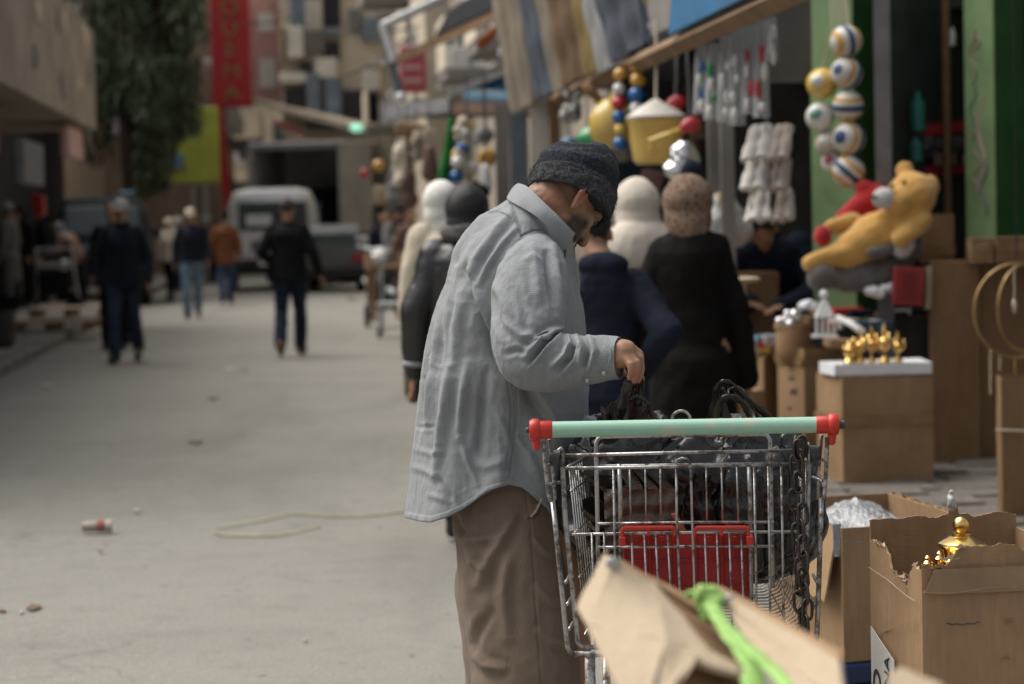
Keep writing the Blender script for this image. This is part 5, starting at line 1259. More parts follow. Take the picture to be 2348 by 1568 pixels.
# metal trolley of the stooping person, pallets, bin
p = P(108, 0, 40.4).xy.to_3d() + Vector((0, 0, .125)); root = thing('hand_trolley', 'grey metal hand trolley pushed by the stooping person', 'trolley', p)
for sx in (-1, 1):
    g = G(); g.tube([p + Vector((sx * .3, -.1, 1.0)), p + Vector((sx * .32, 0, .5)), p + Vector((sx * .36, .1, .1))], .022, 6); mk('side_rail', g, M_STEEL, root)
for z in (1.0, .72, .3): g = G(); g.bbox(p + Vector((0, -.05, z)), (.62, .03, .09 if z == .72 else .04), b=.005); mk('cross_bar', g, M_STEEL, root)
g = G(); g.bbox(p + Vector((0, -.05, .45)), (.5, .3, .35), b=.03); mk('load_box', g, M_BLACK, root)
for sx in (-1, 1): wheel(root, p + Vector((sx * .36, .1, .1)), .1, .05)
for i, (u0, v0, d, wd_, lab) in enumerate(((126, 755, 30.5, 1.08, 'pale wooden pallet lying at the left road edge, nearest one'), (165, 722, 32.5, 1.15, 'second wooden pallet behind the nearest one'))):
    p = GP(u0, v0 + 4, .125); root = thing('pallet', lab, 'pallet', (p.x, p.y, .125), STREET_RZ * .4, 'pallets at the left road edge'); M = wmat(root)
    for k in range(5): g = G(); g.bbox((0, -.4 + .2 * k, .135), (wd_, .13, .025), b=.003, ns=1); mk('slat', g.xform(M.copy()), M_WOODP, root)
    for sx in (-.45, 0, .45):
        for sy in (-.38, .0, .38): g = G(); g.bbox((sx * wd_, sy, .07), (.13, .11, .09), b=.003, ns=1); mk('block', g.xform(M.copy()), M_WOODB, root)
p = GP(4, 797, .125); g = G(); g.lathe([(.13, 0), (.17, .05), (.19, .4), (.2, .42), (.18, .42), (.16, .1)], 20, (p.x - .02, p.y, .125)); top('litter_bin', 'dark grey round bin at the left edge of the road', 'bin', g, M_GREYP, 'auto')
g = G(); a = P(85, 470, 34); g.prism([P(70, 440, 34), P(98, 450, 34), P(100, 492, 34), P(82, 500, 34)], (0, .2, .0)); top('red_bag', 'red cloth bag hanging at the dark left shop', 'bag', g, M_RED_D)
# ------------------------------------------------------------------ cartons and goods on the right
def carton(label, C, L_, Rr, mat, inner=None, open_=True, torn=None, tape=None, flap=None, group=None, nc=22, nr=10, bulge=.006, cat='carton', zb=None, seed=0, noback=False):
    u, vT, vB, d = C
    a = P(u, vT, d); b0 = P(u, vB, d) if vB is not None else None
    zT = a.z; z0 = zb if zb is not None else b0.z
    c = Vector((a.x, a.y, z0)); l = P(L_[0], vT, d + L_[1]); r = P(Rr[0], vT, d + Rr[1])
    lv = Vector((l.x - a.x, l.y - a.y, 0)); rv = Vector((r.x - a.x, r.y - a.y, 0)); H = zT - z0
    ctr = c + (lv + rv) / 2
    root = thing('carton', label, cat, (ctr.x, ctr.y, z0), 0, group)
    rq = np.random.default_rng(seed + 3)
    def wall(p, v, nm, tear=None, sgn=1, mt_=None):
        nrm = v.cross(Vector((0, 0, 1))).normalized()
        if (ctr - p).dot(nrm) > 0: nrm = -nrm          # outward
        rows = []
        for i in range(nr):
            tz = i / (nr - 1); row = []
            for j in range(nc):
                s_ = j / (nc - 1); h = H
                if tear: h = H + tear(s_)
                q = p + v * s_ + Vector((0, 0, h * tz))
                bl = bulge * (fnoise(np.array([[s_ * 3 + seed, tz * 3, p.x * 7]]))[0]) * math.sin(math.pi * s_) ** .5 + bulge * 1.2 * math.sin(math.pi * s_) * math.sin(math.pi * tz)
                row.append(q + nrm * bl)
            rows.append(row)
        # outer surface must face out: order the columns accordingly
        e1 = rows[0][-1] - rows[0][0]; e2 = rows[-1][0] - rows[0][0]
        if e1.cross(e2).dot(nrm) < 0: rows = [rw[::-1] for rw in rows]
        g = G(); g.sheet(rows, .005); return mk(nm, g, mt_ or mat, root, 'auto'), nrm
    wl, nl = wall(c, lv, 'panel', torn[0] if torn else None)
    wr, nr_ = wall(c, rv, 'panel', torn[1] if torn else None)
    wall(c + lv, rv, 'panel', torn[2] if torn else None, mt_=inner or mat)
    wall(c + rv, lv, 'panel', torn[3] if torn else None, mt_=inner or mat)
    g = G(); g.prism([c + Vector((0, 0, .004)), c + rv + Vector((0, 0, .004)), c + rv + lv + Vector((0, 0, .004)), c + lv + Vector((0, 0, .004))], (0, 0, .006)); mk('base_panel', g, mat, root)
    if not open_:
        for k in (0, 1):
            t = c + Vector((0, 0, H + .002)) + lv * (.5 * k + .004 * (1 - 2 * k)); lv2 = lv * .492
            g = G(); g.prism([t, t + rv, t + rv + lv2, t + lv2], (0, 0, .005)); mk('top_flap', g, mat, root)
    if tape:
        for f in tape:
            zz = c + Vector((0, 0, H * f)); nn = (nl + nr_) * .0095
            g = G(); g.prism([zz + nr_ * .012, zz + rv + nr_ * .012, zz + rv + nr_ * .0135, zz + nr_ * .0135], (0, 0, .045)); mk('tape', g, M_TAPE, root)
            g = G(); g.prism([zz + nl * .012, zz + lv + nl * .012, zz + lv + nl * .0135, zz + nl * .0135], (0, 0, .045)); mk('tape', g, M_TAPE, root)
    if flap:
        for side, ln, ang in flap:
            p, v, nn = (c, lv, nl) if side == 'l' else (c, rv, nr_) if side == 'r' else (c + lv, rv, -nr_) if side == 'b' else (c + rv, lv, -nl)
            p = p + Vector((0, 0, H)); dn = (nn * math.cos(ang) + Vector((0, 0, 1)) * math.sin(ang)) * ln
            rows = [[p + v * (.02 + .96 * j / 13) + nn * .008 + dn * (i / 5) + Vector((0, 0, .006 * math.sin(3 * j + i))) for j in range(14)] for i in range(6)]
            g = G(); g.sheet(rows, .005); mk('flap', g, mat, root, 'auto')
    root['_'] = 0; del root['_']
    return root, c, lv, rv, H, nl, nr_
M_TAPE = pm('brown_packing_tape', (.25, .16, .08), .3, .15, 8, .15, 30, spec=.5)
M_CTAPE = pm('clear_packing_tape', (.45, .40, .33), .18, .3, 14, .4, 40, spec=.6)

# big torn carton in the right foreground
def rag(s, seed, f=9): return float(fnoise(np.array([[s * f + seed, seed * 1.7, 0]]), 4)[0])
def tear_l(s): return -.012 - .05 * math.exp(-((s - .4) / .2) ** 4) * (1 + .35 * rag(s, 3, 14)) + .007 * rag(s, 5, 12)
def tear_r(s):
    return -.004 + (.032 / (1 + math.exp(-(s - .2) * 45))) - .012 * math.exp(-((s - .1) / .07) ** 2) - .018 / (1 + math.exp(-(s - .62) * 80)) + .004 * rag(s, 8, 16)
def tear_b(s): return .03 + .006 * rag(s, 11, 14) + (.022 if .55 < s < .6 else 0)
rt, c, lv, rv, H, nl, nr_ = carton('large torn cardboard carton with ragged rim holding a gold finial, nearest on the right', (2112, 1290, None, 4.6), (1994, .45), (2480, .04), M_CARD, M_CARD_IN, torn=(tear_l, tear_r, tear_b, None), zb=0.0, nc=70, nr=26, bulge=.007, seed=1)
# printed sticker with its lettering on the street-side wall
def on_left(s, z, off): return c + lv * s + Vector((0, 0, z)) + nl * off
st = [(.2, .20), (.2, .6), (.93, .6), (.93, .2)]
st = [on_left(.45, .42, .0145), on_left(.45, .545, .0145), on_left(.95, .575, .0145), on_left(.95, .42, .0145)]
q = [on_left(.40, .30, .0135), on_left(.40, .55, .0135), on_left(.86, .585, .0135), on_left(.86, .30, .0135)]
g = G(); g.prism(q, nl * .0012); stk = mk('sticker', g, pm('white_paper_label', (.58, .57, .52), .7, .1, 9, .1), rt)
xdir = Vector((0, 0, 1)); ydir = -lv.normalized() if True else lv.normalized()
ydir = lv.normalized(); zdir = nl
# letters read upwards: x axis up, y axis towards the far edge
def lab_m(s, z):
    o = on_left(s, z, .0165); Mx = Matrix.Identity(4)
    X = Vector((0, 0, 1)); Z = nl; Y = Z.cross(X).normalized()
    for i in range(3): Mx[i][0], Mx[i][1], Mx[i][2], Mx[i][3] = X[i], Y[i], Z[i], o[i]
    return Mx
M_INK = pm('black_ink', (.02, .02, .02), .7, .1, 5, 0)
letters("MID", lab_m(.72, .43), .1, M_INK, stk, 'lettering', .0005, sx=.9)
letters("IN CHINA", lab_m(.52, .45), .06, M_INK, stk, 'lettering', .0005, sx=.75)
# tape lines, crease and dents on the front wall
for (s0, z0, s1, z1, w_, mm) in ((.03, -.075, .9, -.065, .0011, M_CTAPE), (.03, -.11, .9, -.21, .0011, M_CARD_P)):
    g = G(); pts = [c + lv * (s0 + (s1 - s0) * k / 8) + Vector((0, 0, H + z0 + (z1 - z0) * k / 8)) + nl * (.011 + .002 * math.sin(k)) for k in range(9)]; g.tube(pts, w_, 5, flat=.4); mk('tape_edge', g, mm, rt)
g = G(); pts = [c + rv * (.13 + .22 * k / 10) + Vector((0, 0, H - .115 - .003 * math.sin(3.1 * k / 10) - .001 * (k % 3))) + nr_ * .0125 for k in range(11)]; g.tube(pts, [.0006] + [.0016] * 9 + [.0005], 5); mk('slit', g, M_GREYP, rt)
g = G(); pts = [c + rv * (.0 + 1.0 * k / 10) + Vector((0, 0, H - .055 - .004 * math.sin(k))) + nr_ * .011 for k in range(11)]; g.tube(pts, .0022, 5); mk('crease', g, M_CARD, rt)
g = G(); g.prism([c + rv * .0 + Vector((0, 0, H - .06)) + nr_ * .011, c + rv * 1.0 + Vector((0, 0, H - .06)) + nr_ * .011, c + rv * 1.0 + Vector((0, 0, H - .012)) + nr_ * .013, c + rv * .07 + Vector((0, 0, H - .012)) + nr_ * .013], nr_ * .001); mk('tape', g, pm('dull_clear_tape', (.27, .18, .1), .35, .2, 9, .3, 30, spec=.5), rt)
rr = random.Random(6)
for (s_, z_) in ((.29, -.27), (.46, -.31), (.47, -.34), (.47, -.43), (.3, -.33), (.5, -.19), (.53, -.12)):
    g = G(); p = c + rv * s_ + Vector((0, 0, H + z_)) + nr_ * .0105
    q0 = rv.normalized() * .012; z1 = Vector((0, 0, rr.uniform(.004, .009)))
    g.prism([p - q0, p + q0, p + z1 + q0 * rr.uniform(-.5, .5)], nr_ * .0016); mk('dent', g, M_CARD_D, rt)
# ragged paper shreds along the torn rim
for k in range(26):
    if k < 16: s_ = rr.uniform(.05, .95); p = c + lv * s_ + Vector((0, 0, H + tear_l(s_))); v_ = lv.normalized()
    else: s_ = rr.uniform(.0, .28); p = c + rv * s_ + Vector((0, 0, H + tear_r(s_))); v_ = rv.normalized()
    h_ = rr.uniform(.003, .01); w_ = rr.uniform(.008, .02); o_ = (nl if k < 16 else nr_) * rr.uniform(-.012, .012)
    g = G(); g.prism([p - v_ * w_, p + v_ * w_, p + v_ * w_ * rr.uniform(-.6, .6) + Vector((0, 0, h_)) + o_], (nl + nr_) * .0015); mk('torn_shred', g, M_CARD if k % 2 else M_CARD_P, rt)
g = G(); bw = c + lv + rv * .56 + Vector((0, 0, H + .06)); g.ell(bw, (.009, .007, .028)); gg = remesh(g, .003, 1, .004, 90); mk('film_scrap', gg, M_CLEAR, rt, True)
# gold finial lamp in it
fp = P(2203, 1246, 4.86); root = thing('gold_lantern_top', 'polished gold lantern top with a ball finial inside the torn carton', 'lantern', (fp.x, fp.y, fp.z - .35)); s_ = 4.86 / FPX
g = G(); g.lathe([(.001, .405), (.010, .402), (.0165, .392), (.0165, .384), (.009, .374), (.019, .372), (.019, .366), (.024, .366), (.047, .352), (.048, .348), (.036, .336), (.034, .318), (.037, .315), (.037, .305), (.034, .30), (.033, .27), (.05, .262), (.05, .24), (.045, .0)][::-1], 28); mk('cap', g, M_GOLD, root, 'auto', world=False)
for k in range(6):
    a = R(60 * k + 0); x, y = .068 * math.cos(a), .068 * math.sin(a); g = G(); g.lathe([(.009, .0), (.009, .29), (.011, .292), (.011, .298), (.007, .3), (.0105, .307), (.0105, .312), (.005, .318), (.006, .323), (.001, .328)], 12, (x, y, 0)); mk('post', g, M_GOLD, root, 'auto', world=False)
g = G(); g.lathe([(.05, .27), (.072, .268), (.072, .284), (.05, .286)], 24); mk('ring', g, M_GOLD, root, 'auto', world=False)
g = G(); g.lathe([(.06, 0), (.075, .01), (.06, .02)], 24); mk('foot', g, M_GOLD, root, 'auto', world=False)
g = G(); g.bbox((fp.x, fp.y, (fp.z - .35) / 2), (.3, .3, fp.z - .352), b=.01); top('filler_box', 'plain cardboard filler block under the gold lantern in the carton', 'box', g, M_CARD_D)

# second open carton standing on a dark blue crate
rt2, c2, lv2, rv2, H2, nl2, nr2 = carton('open cardboard carton with a folded-out flap and clear film inside, behind the cart', (1930, 1211, 1522, 6.2), (1766, .66), (2228, .10), M_CARD, M_CARD_IN, flap=(('l', .19, R(-78)), ('f', .0001, 0)), tape=None, nc=30, nr=12, seed=4)
zc = c2.z; g = G(); cc = c2 + (lv2 + rv2) / 2
root = thing('plastic_crate', 'dark blue plastic crate under the open carton with film', 'crate', (cc.x, cc.y, 0)); xr = Matrix((lv2.normalized(), rv2.normalized(), Vector((0, 0, 1)))).transposed()
M_CRATE = pm('dark_blue_plastic', (.015, .03, .09), .45)
g.bbox((cc.x, cc.y, zc - .03), (lv2.length * 1.02, rv2.length * 1.02, .055), xr, b=.01); mk('rim', g, M_CRATE, root)
for k in range(6):
    g = G(); g.bbox((cc.x, cc.y, zc - .085 - .033 * k), (lv2.length * .98, rv2.length * .98, .02), xr, b=.004); mk('slat', g, M_CRATE, root)
g = G(); g.bbox((cc.x, cc.y, (zc - .06) / 2), (lv2.length * .93, rv2.length * .93, zc - .062), xr, b=.01); mk('body', g, M_CRATE, root)
# crumpled clear film in it
M_CRF = pm('crumpled_clear_film', (.27, .28, .285), .12, .3, 9, .9, 30, spec=1.0, bd=.02)
def tent(x, y): return max(0, 1 - abs(x) * .8 - abs(y) * .75) * .085 + .016 * rag(x * .4, 2 + y, 5) + .012 * abs(rag(x * .3 + y * .5, 7, 6))
rows = [[c2 + lv2 * (.42 + .42 * y) + rv2 * (.36 + .36 * x) + Vector((0, 0, H2 - .045 + tent(x, y))) for x in [(-1 + j / 11) for j in range(23)]] for y in [(-1 + i / 11) for i in range(23)]]
g = G(); g.sheet(rows, .003); top('clear_film', 'crumpled shiny clear film sticking up out of the open carton', 'film', g, M_CRF, False)
rows = [[c2 + (nl2 + nr2) * .012 + rv2.normalized() * (.008 * (j - 1.5) * (1 - .06 * i) - .004) + lv2 * .02 + Vector((0, 0, H2 + .012 - .014 * i)) + nr2 * .002 * math.sin(1.1 * i + j) for j in range(4)] for i in range(7)]
g = G(); g.sheet(rows, .002); top('film_tail', 'strip of shiny film hanging over the near corner of the open carton', 'film', g, M_CRF, False)
g = G(); g.bbox(c2 + (lv2 + rv2) / 2 + Vector((0, 0, H2 * .45)), (lv2.length * .85, rv2.length * .85, H2 * .85), xr, b=.02); top('wrapped_load', 'dull wrapped goods filling the open carton below the film', 'goods', g, M_CARD_D)

# cartons further back on the pavement
carton('closed carton topped with white foam and gold ornaments', (1929, 868, 1100, 11.6), (1871, .42), (2137, .06), M_CARD, None, False, tape=(.55,), seed=7, zb=.13)
carton('tall open carton tapering upwards next to the white lantern', (1842, 800, None, 12.5), (1781, .3), (1978, .12), M_CARD, M_CARD_IN, True, seed=9, zb=.13, tape=(.86,))
carton('carton with bright packets on top beside the long black coat', (1750, 822, None, 13.0), (1700, .3), (1796, .3), M_CARD, None, False, seed=11, zb=.13)
carton('low carton half hidden behind the woman in the long coat', (1660, 905, None, 12.2), (1600, .35), (1752, .2), M_CARD, None, False, seed=12, zb=.13)
carton('tall dark brown carton left of the brass hoops', (2134, 606, None, 12.4), (2129, .5), (2243, .04), M_CARD_D, None, False, seed=13, zb=.13)  # the shade these tall cartons stand in is put into the darker board
carton('second tall dark brown carton behind the brass hoops', (2244, 606, None, 12.5), (2240, .5), (2360, .04), M_CARD_D, None, False, seed=14, zb=.13)
carton('dark carton lying on top of the tall ones under the green pillar', (2284, 548, 603, 12.3), (2278, .3), (2400, .05), M_CARD_D, None, False, seed=15)
carton('small pale carton on the tall ones, left of the pillar foot', (2226, 550, 604, 12.3), (2214, .25), (2278, .04), M_CARD, None, False, seed=16)
carton('slightly tilted carton with a red mark beside the teddy', (2108, 494, 604, 12.9), (2098, .3), (2186, .05), M_CARD, None, False, seed=17, tape=(.15,))
carton('brown carton at the right edge tied with string', (2294, 870, None, 10.1), (2284, .3), (2440, .05), M_CARD_D, M_CARD_IN, True, seed=18, zb=.13)
carton('dark carton standing behind the gold ornaments', (2050, 735, None, 12.9), (2040, .3), (2132, .06), M_CARD_D, None, False, seed=19, zb=.13)
a = P(2288, 985, 10.08); g = G(); g.tube([a + Vector((-.01, .0, 0)), a + Vector((.15, -.004, -.01)), a + Vector((.3, .0, -.02))], .005, 6); top('string', 'pale string tied round the brown carton at the right edge', 'string', g, M_CREAMC)
for k_, (u_, v_, d_, w_, h_) in enumerate(((1808, 872, 12.42, .03, .02), (1812, 906, 12.42, .035, .03), (1806, 940, 12.42, .02, .02))):  # carton print built as small raised slips
    p_ = P(u_, v_, d_); g = G(); g.prism([p_, p_ + Vector((w_, -.01, 0)), p_ + Vector((w_, -.01, h_)), p_ + Vector((0, 0, h_))], (0, .06, 0)); top('print_mark', ('upper', 'middle', 'lower')[k_] + ' faded printed mark on the lit side of the tall open carton', 'tag', g, pm('faded_print', (.17, .11, .07), .8))
# foam slab and gold ornaments on the foam-topped carton
a, b_ = P(1893, 862, 11.65), P(2128, 862, 11.75); zt = P(1929, 868, 11.6).z + .012
g = G(); g.prism([(a.x + .04, a.y - .02, zt), (b_.x, b_.y - .1, zt), (b_.x + .0, b_.y + .25, zt), (a.x + .0, a.y + .25, zt)], (0, 0, .055)); top('foam_slab', 'white foam slab lying on the closed carton', 'foam', g, M_FOAM)
for i, (u, hh, r_, lab) in enumerate(((1948, .11, .032, 'short gold candle holder at the left of the foam'), (1972, .165, .024, 'slim gold ornament second from the left on the foam'), (1998, .18, .022, 'tall slim gold ornament in the middle of the foam'), (2028, .19, .032, 'tallest gold ornament with a bright ball on the foam'), (2058, .15, .024, 'gold ornament at the right of the foam'))):
    p = P(u, 840, 11.68); root = thing('gold_ornament', lab, 'ornament', (p.x, p.y, zt + .056), 0, 'gold ornaments on the white foam')
    g = G(); g.lathe([(r_, 0), (r_ * .9, .012), (r_ * .3, .03), (r_ * .25, hh * .3), (r_ * .8, hh * .42), (r_ * .9, hh * .5), (r_ * .5, hh * .6), (r_ * .25, hh * .7), (r_ * .5, hh * .78), (r_ * .3, hh * .9), (.003, hh)], 18); mk('stem', g, M_GOLD, root, 'auto', world=False)
    g = G(); g.ell((0, 0, hh * .5), r_ * .95, nu=16, nv=10); mk('ball', g, M_GOLD, root, True, world=False)
    for k in range(3):
        an = 2.1 * k + i; g = G(); g.tube([(r_ * .5 * math.cos(an), r_ * .5 * math.sin(an), hh * .35), (r_ * 1.5 * math.cos(an), r_ * 1.5 * math.sin(an), hh * .5), (r_ * 1.2 * math.cos(an), r_ * 1.2 * math.sin(an), hh * .75)], .005, 6); mk('arm', g, M_GOLD, root, True, world=False)
# stall table with cloth, books and small goods
ta, tb_ = P(1850, 745, 12.9), P(2130, 745, 12.9); zt2 = P(1950, 735, 12.9).z
root = thing('stall_table', 'stall table under the plush toys with a dark cloth', 'table', ((ta.x + tb_.x) / 2, ta.y + .4, .13))
g = G(); g.bbox(((ta.x + tb_.x) / 2, ta.y + .45, zt2), (tb_.x - ta.x, .9, .04), b=.01); mk('table_top', g, M_WOODB, root)
for sx in (ta.x + .04, tb_.x - .04):
    for sy in (.05, .85): g = G(); g.bbox((sx, ta.y + sy, (zt2 + .11) / 2), (.05, .05, zt2 - .15), b=.005); mk('leg', g, M_WOODB, root)
sheet_panel('table_cloth', None, None, (ta.x, ta.y - .012, zt2 + .025), (tb_.x, ta.y - .012, zt2 + .025), (tb_.x, ta.y - .03, zt2 - .45), (ta.x, ta.y - .03, zt2 - .45), M_GREYP, .012, 6, .006, None, 2, root)
cols_ = [M_NAVY, pm('dark_green_card', (.04, .09, .04), .6), M_GREYC, M_SIGNRED, M_DTEAL, M_BLACKP, M_WHITE, pm('muted_blue_card', (.05, .08, .14), .6), M_CREAMC]
rr = random.Random(12); gl = {0: 'navy', 1: 'dark green', 2: 'grey', 3: 'red', 4: 'dark teal', 5: 'black', 6: 'white', 7: 'muted blue', 8: 'cream'}
for i in range(20):
    u = 1925 + 11 * (i % 16) + rr.uniform(-3, 3); v = 752 - 22 * (i // 10) - rr.uniform(0, 12); d = 12.75 + .2 * (i // 10); p = P(u, v, d); ci = rr.choice((0, 1, 2, 4, 5, 7, 7, 1, 3, 6)) if i else 3
    g = G(); g.bbox((p.x, p.y, p.z), (rr.uniform(.1, .2), rr.uniform(.1, .2), rr.uniform(.03, .07)), Matrix.Rotation(rr.uniform(-.5, .5), 3, 'Z'), b=.006)
    top('packet', ('flat', 'thick', 'tilted', 'slim', 'wide')[i % 5] + ' ' + gl[ci] + (' packet lying lowest' if i < 10 else ' packet lying higher up') + ' in the stall heap' + (' nearest the lantern', ' in the middle', ' nearest the red box')[min(2, (i % 10) // 4)], 'packet', g, cols_[ci], group='packets heaped on the stall table')
root = thing('red_box', 'upright dull red printed box among the goods below the grey plush', 'box', P(2083, 702, 12.3))
g = G(); a, b_ = P(2050, 702, 12.3), P(2117, 612, 12.3); g.bbox(((a.x + b_.x) / 2, a.y + .04, (a.z + b_.z) / 2), (b_.x - a.x, .09, b_.z - a.z), Matrix.Rotation(R(4), 3, 'Y'), b=.006); mk('box_body', g, pm('dull_red_card', (.22, .02, .018), .6, .25, 6), root)
for k in range(4): g = G(); g.box(((a.x + b_.x) / 2, a.y - .008, a.z + .05 + .035 * k), (.09 - .012 * k, .004, .008)); mk('printed_line', g, pm('dark_red_print', (.12, .015, .012), .6), root)
g = G(); a, b_ = P(2122, 710, 12.35), P(2136, 610, 12.35); g.prism([a, P(2134, 706, 12.35), b_, P(2124, 612, 12.35)], (0, .06, 0)); top('cardboard_strip', 'pale cardboard strip standing between the red box and the tall carton', 'cardboard', g, M_CARD_P)
# white lantern and white stick
lp = P(1890, 768, 11.9); root = thing('white_lantern', 'small white lantern with a pitched roof among the open cartons', 'lantern', lp); s_ = 11.9 / FPX
for dx in (-.042, -.014, .014, .042):
    g = G(); g.box(lp + Vector((dx, -.03, .045)), (.012, .012, .09)); mk('post', g, M_WHITE, root)
g = G(); g.lathe([(.062, .088), (.058, .1), (.03, .15), (.022, .165), (.006, .185)], 4, lp, Matrix.Rotation(R(45), 3, 'Z')); mk('roof', g, M_WHITE, root)
g = G(); g.ell(lp + Vector((0, 0, .2)), .022); mk('top_ring', g, M_WHITE, root, True); g = G(); g.box(lp + Vector((0, 0, -.004)), (.12, .1, .012)); mk('floor', g, M_WHITE, root)
g = G(); g.tube([P(1920, 728, 12.1), P(1950, 742, 12.0), P(1977, 760, 11.9)], [.016, .018, .018], 8); top('white_rod', 'white plastic rod slanting out of the open carton', 'rod', g, M_WHITE, True)
g = G(); g.ell(P(1818, 748, 12.65), (.1, .09, .06)); g.cap(P(1818, 752, 12.65), P(1818, 800, 12.65), .09, .09); top('cardboard_tube', 'wide brown cardboard tube standing in the tall open carton', 'tube', g, M_CARD, True)
g = G(); a = P(1960, 790, 12.4); g.bbox((a.x, a.y, a.z), (.3, .25, .05), Matrix.Rotation(.1, 3, 'Y'), b=.01); top('cardboard_flap', 'bent cardboard piece on the rim behind the gold ornaments', 'cardboard', g, M_CARD)
for i, (u, v, w_, h_, mm, lab) in enumerate(((1722, 800, .09, .1, M_WHITE, 'white packet on the carton beside the black coat'), (1745, 790, .06, .05, M_RED, 'bright red packet on top of the white ones'), (1752, 803, .06, .04, pm('yellow_card', (.55, .36, .06), .5), 'yellow packet beneath the red one'), (1765, 782, .08, .07, M_CLEAR, 'shiny clear packet on the carton right of the red packet'), (1782, 800, .07, .12, M_CARD, 'small brown box at the right of the packets'), (1730, 780, .07, .05, M_SKYB, 'pale blue packet behind the white one'))):
    p = P(u, v, 13.1); g = G(); g.bbox((p.x, p.y + .05, p.z), (w_ * 1.3, .12, h_), Matrix.Rotation(.3 * (i - 2), 3, 'Z'), b=.015); top('packet', lab, 'packet', g, mm)
for i, (u, v, lab) in enumerate(((1795, 735, 'silver foil bundle near the vendor hands'), (1812, 722, 'bright foil bundle left of the white lantern'), (1850, 700, 'white crumpled bag behind the white lantern'), (2000, 668, 'white crumpled bags on the stall under the grey plush'), (2040, 660, 'white film bundle beside the red box'))):
    p = P(u, v, 12.4); g = G(); g.ell(p, (.045, .04, .028)); g.ell(p + Vector((.03, 0, -.01)), (.035, .04, .03)); gg = remesh(g, .006, 2, .01, 30); top('foil_bundle', lab, 'bundle', gg, M_FOAM if i > 1 else pm('silver_foil', (.7, .7, .7), .16, metal=1.0), True)
root = thing('wooden_stand', 'small mushroom shaped wooden stand beside the black coat sleeve', 'stand', P(1702, 682, 11.4))
g = G(); g.lathe([(.02, 0), (.018, .05), (.025, .07)], 12, P(1702, 682, 11.4)); mk('stem', g, M_CARD_P, root, 'auto'); g = G(); g.ell(P(1710, 641, 11.4), (.07, .05, .016)); mk('plate', g, M_CARD_P, root, True)
a = P(1702, 684, 11.4); g = G(); g.tube([(a.x, a.y, .13), (a.x, a.y, a.z)], .01, 6); mk('pole', g, M_WOODB, root)
# plush toys
M_PLO = pm('orange_plush', (.62, .35, .1), 1.0, .12, 14, .5, 90, sheen=.4); M_PLR = pm('red_plush', (.42, .025, .03), 1.0, .15, 14, .5, 90, sheen=.3); M_PLG = pm('grey_plush', (.14, .125, .115), 1.0, .2, 14, .5, 90, sheen=.3); M_PLW = pm('white_plush', (.55, .54, .53), 1.0, .1, 14, .5, 90)
D = 12.5; q_ = lambda u, v, dd=0.0: P(u, v, D + dd)
root = thing('teddy_bear', 'large orange teddy bear lying on its side on the goods', 'plush toy', q_(1990, 610))
g = G(); g.ell(q_(2090, 448), (.128, .13, .125)); g.ell(q_(2062, 462, -.08), (.08, .08, .075)); g.ell(q_(2132, 425), (.05, .04, .055)); g.ell(q_(2072, 390, .06), (.05, .04, .05))
g.cap(q_(2085, 500), q_(2000, 545, .02), .1, .125); g.cap(q_(2000, 545, .02), q_(1935, 585, -.03), .12, .09); g.cap(q_(1940, 580, -.06), q_(1858, 604, -.1), .065, .05); g.cap(q_(2110, 505, -.06), q_(2065, 548, -.14), .062, .05)
g.cap(q_(1960, 590, .15), q_(1900, 600, .16), .07, .06)
mk('bear_body', remesh(g, .012, 5, .004, 22), M_PLO, root, True); g = G(); g.ell(q_(2026, 455, -.1), (.062, .06, .058)); mz = mk('muzzle', g, M_PLW, root, True); g = G(); g.ell(q_(2003, 452, -.15), (.015, .015, .012)); mk('nose', g, M_BLACKP, mz, True)
for u, v, dd in ((2045, 428, -.13), (2072, 418, -.14)): g = G(); g.ell(q_(u, v, dd), .012); mk('eye', g, M_BLACKP, root, True)
root = thing('red_plush', 'red and orange plush toy half hidden behind the teddy', 'plush toy', q_(1930, 550))
g = G(); g.ell(q_(1886, 541, -.02), (.05, .05, .058)); g.cap(q_(1935, 500, .12), q_(2005, 450, .2), .05, .075); g.cap(q_(1955, 525, .1), q_(1990, 520, .1), .05, .05); g.ell(q_(1978, 432, .18), (.045, .045, .05)); mk('plush_body', remesh(g, .012, 4, .004, 20), M_PLR, root, True)
g = G(); g.cap(q_(1905, 520, .02), q_(1955, 508, .06), .042, .05); mk('plush_vest', remesh(g, .012, 3, .003, 20), M_PLO, root, True)
root = thing('grey_plush', 'long grey plush animal with a white face lying below the teddy', 'plush toy', q_(1970, 668))
g = G(); g.ell(q_(1882, 634, -.1), (.078, .08, .075)); g.cap(q_(1940, 642, -.05), q_(2020, 628, 0), .07, .072); g.cap(q_(2020, 628), q_(2075, 592, .05), .07, .06); g.cap(q_(1905, 640, -.08), q_(1950, 642, -.05), .05, .065); g.cap(q_(2000, 580, -.1), q_(2035, 572, -.08), .034, .036); g.cap(q_(2098, 580), q_(2104, 520), .035, .025)
mk('plush_body', remesh(g, .012, 4, .004, 20), M_PLG, root, True); g = G(); g.ell(q_(2068, 572, -.07), (.055, .05, .052)); g.ell(q_(2080, 560, -.06), (.04, .045, .05)); mk('face', remesh(g, .011, 3), M_PLW, root, True)
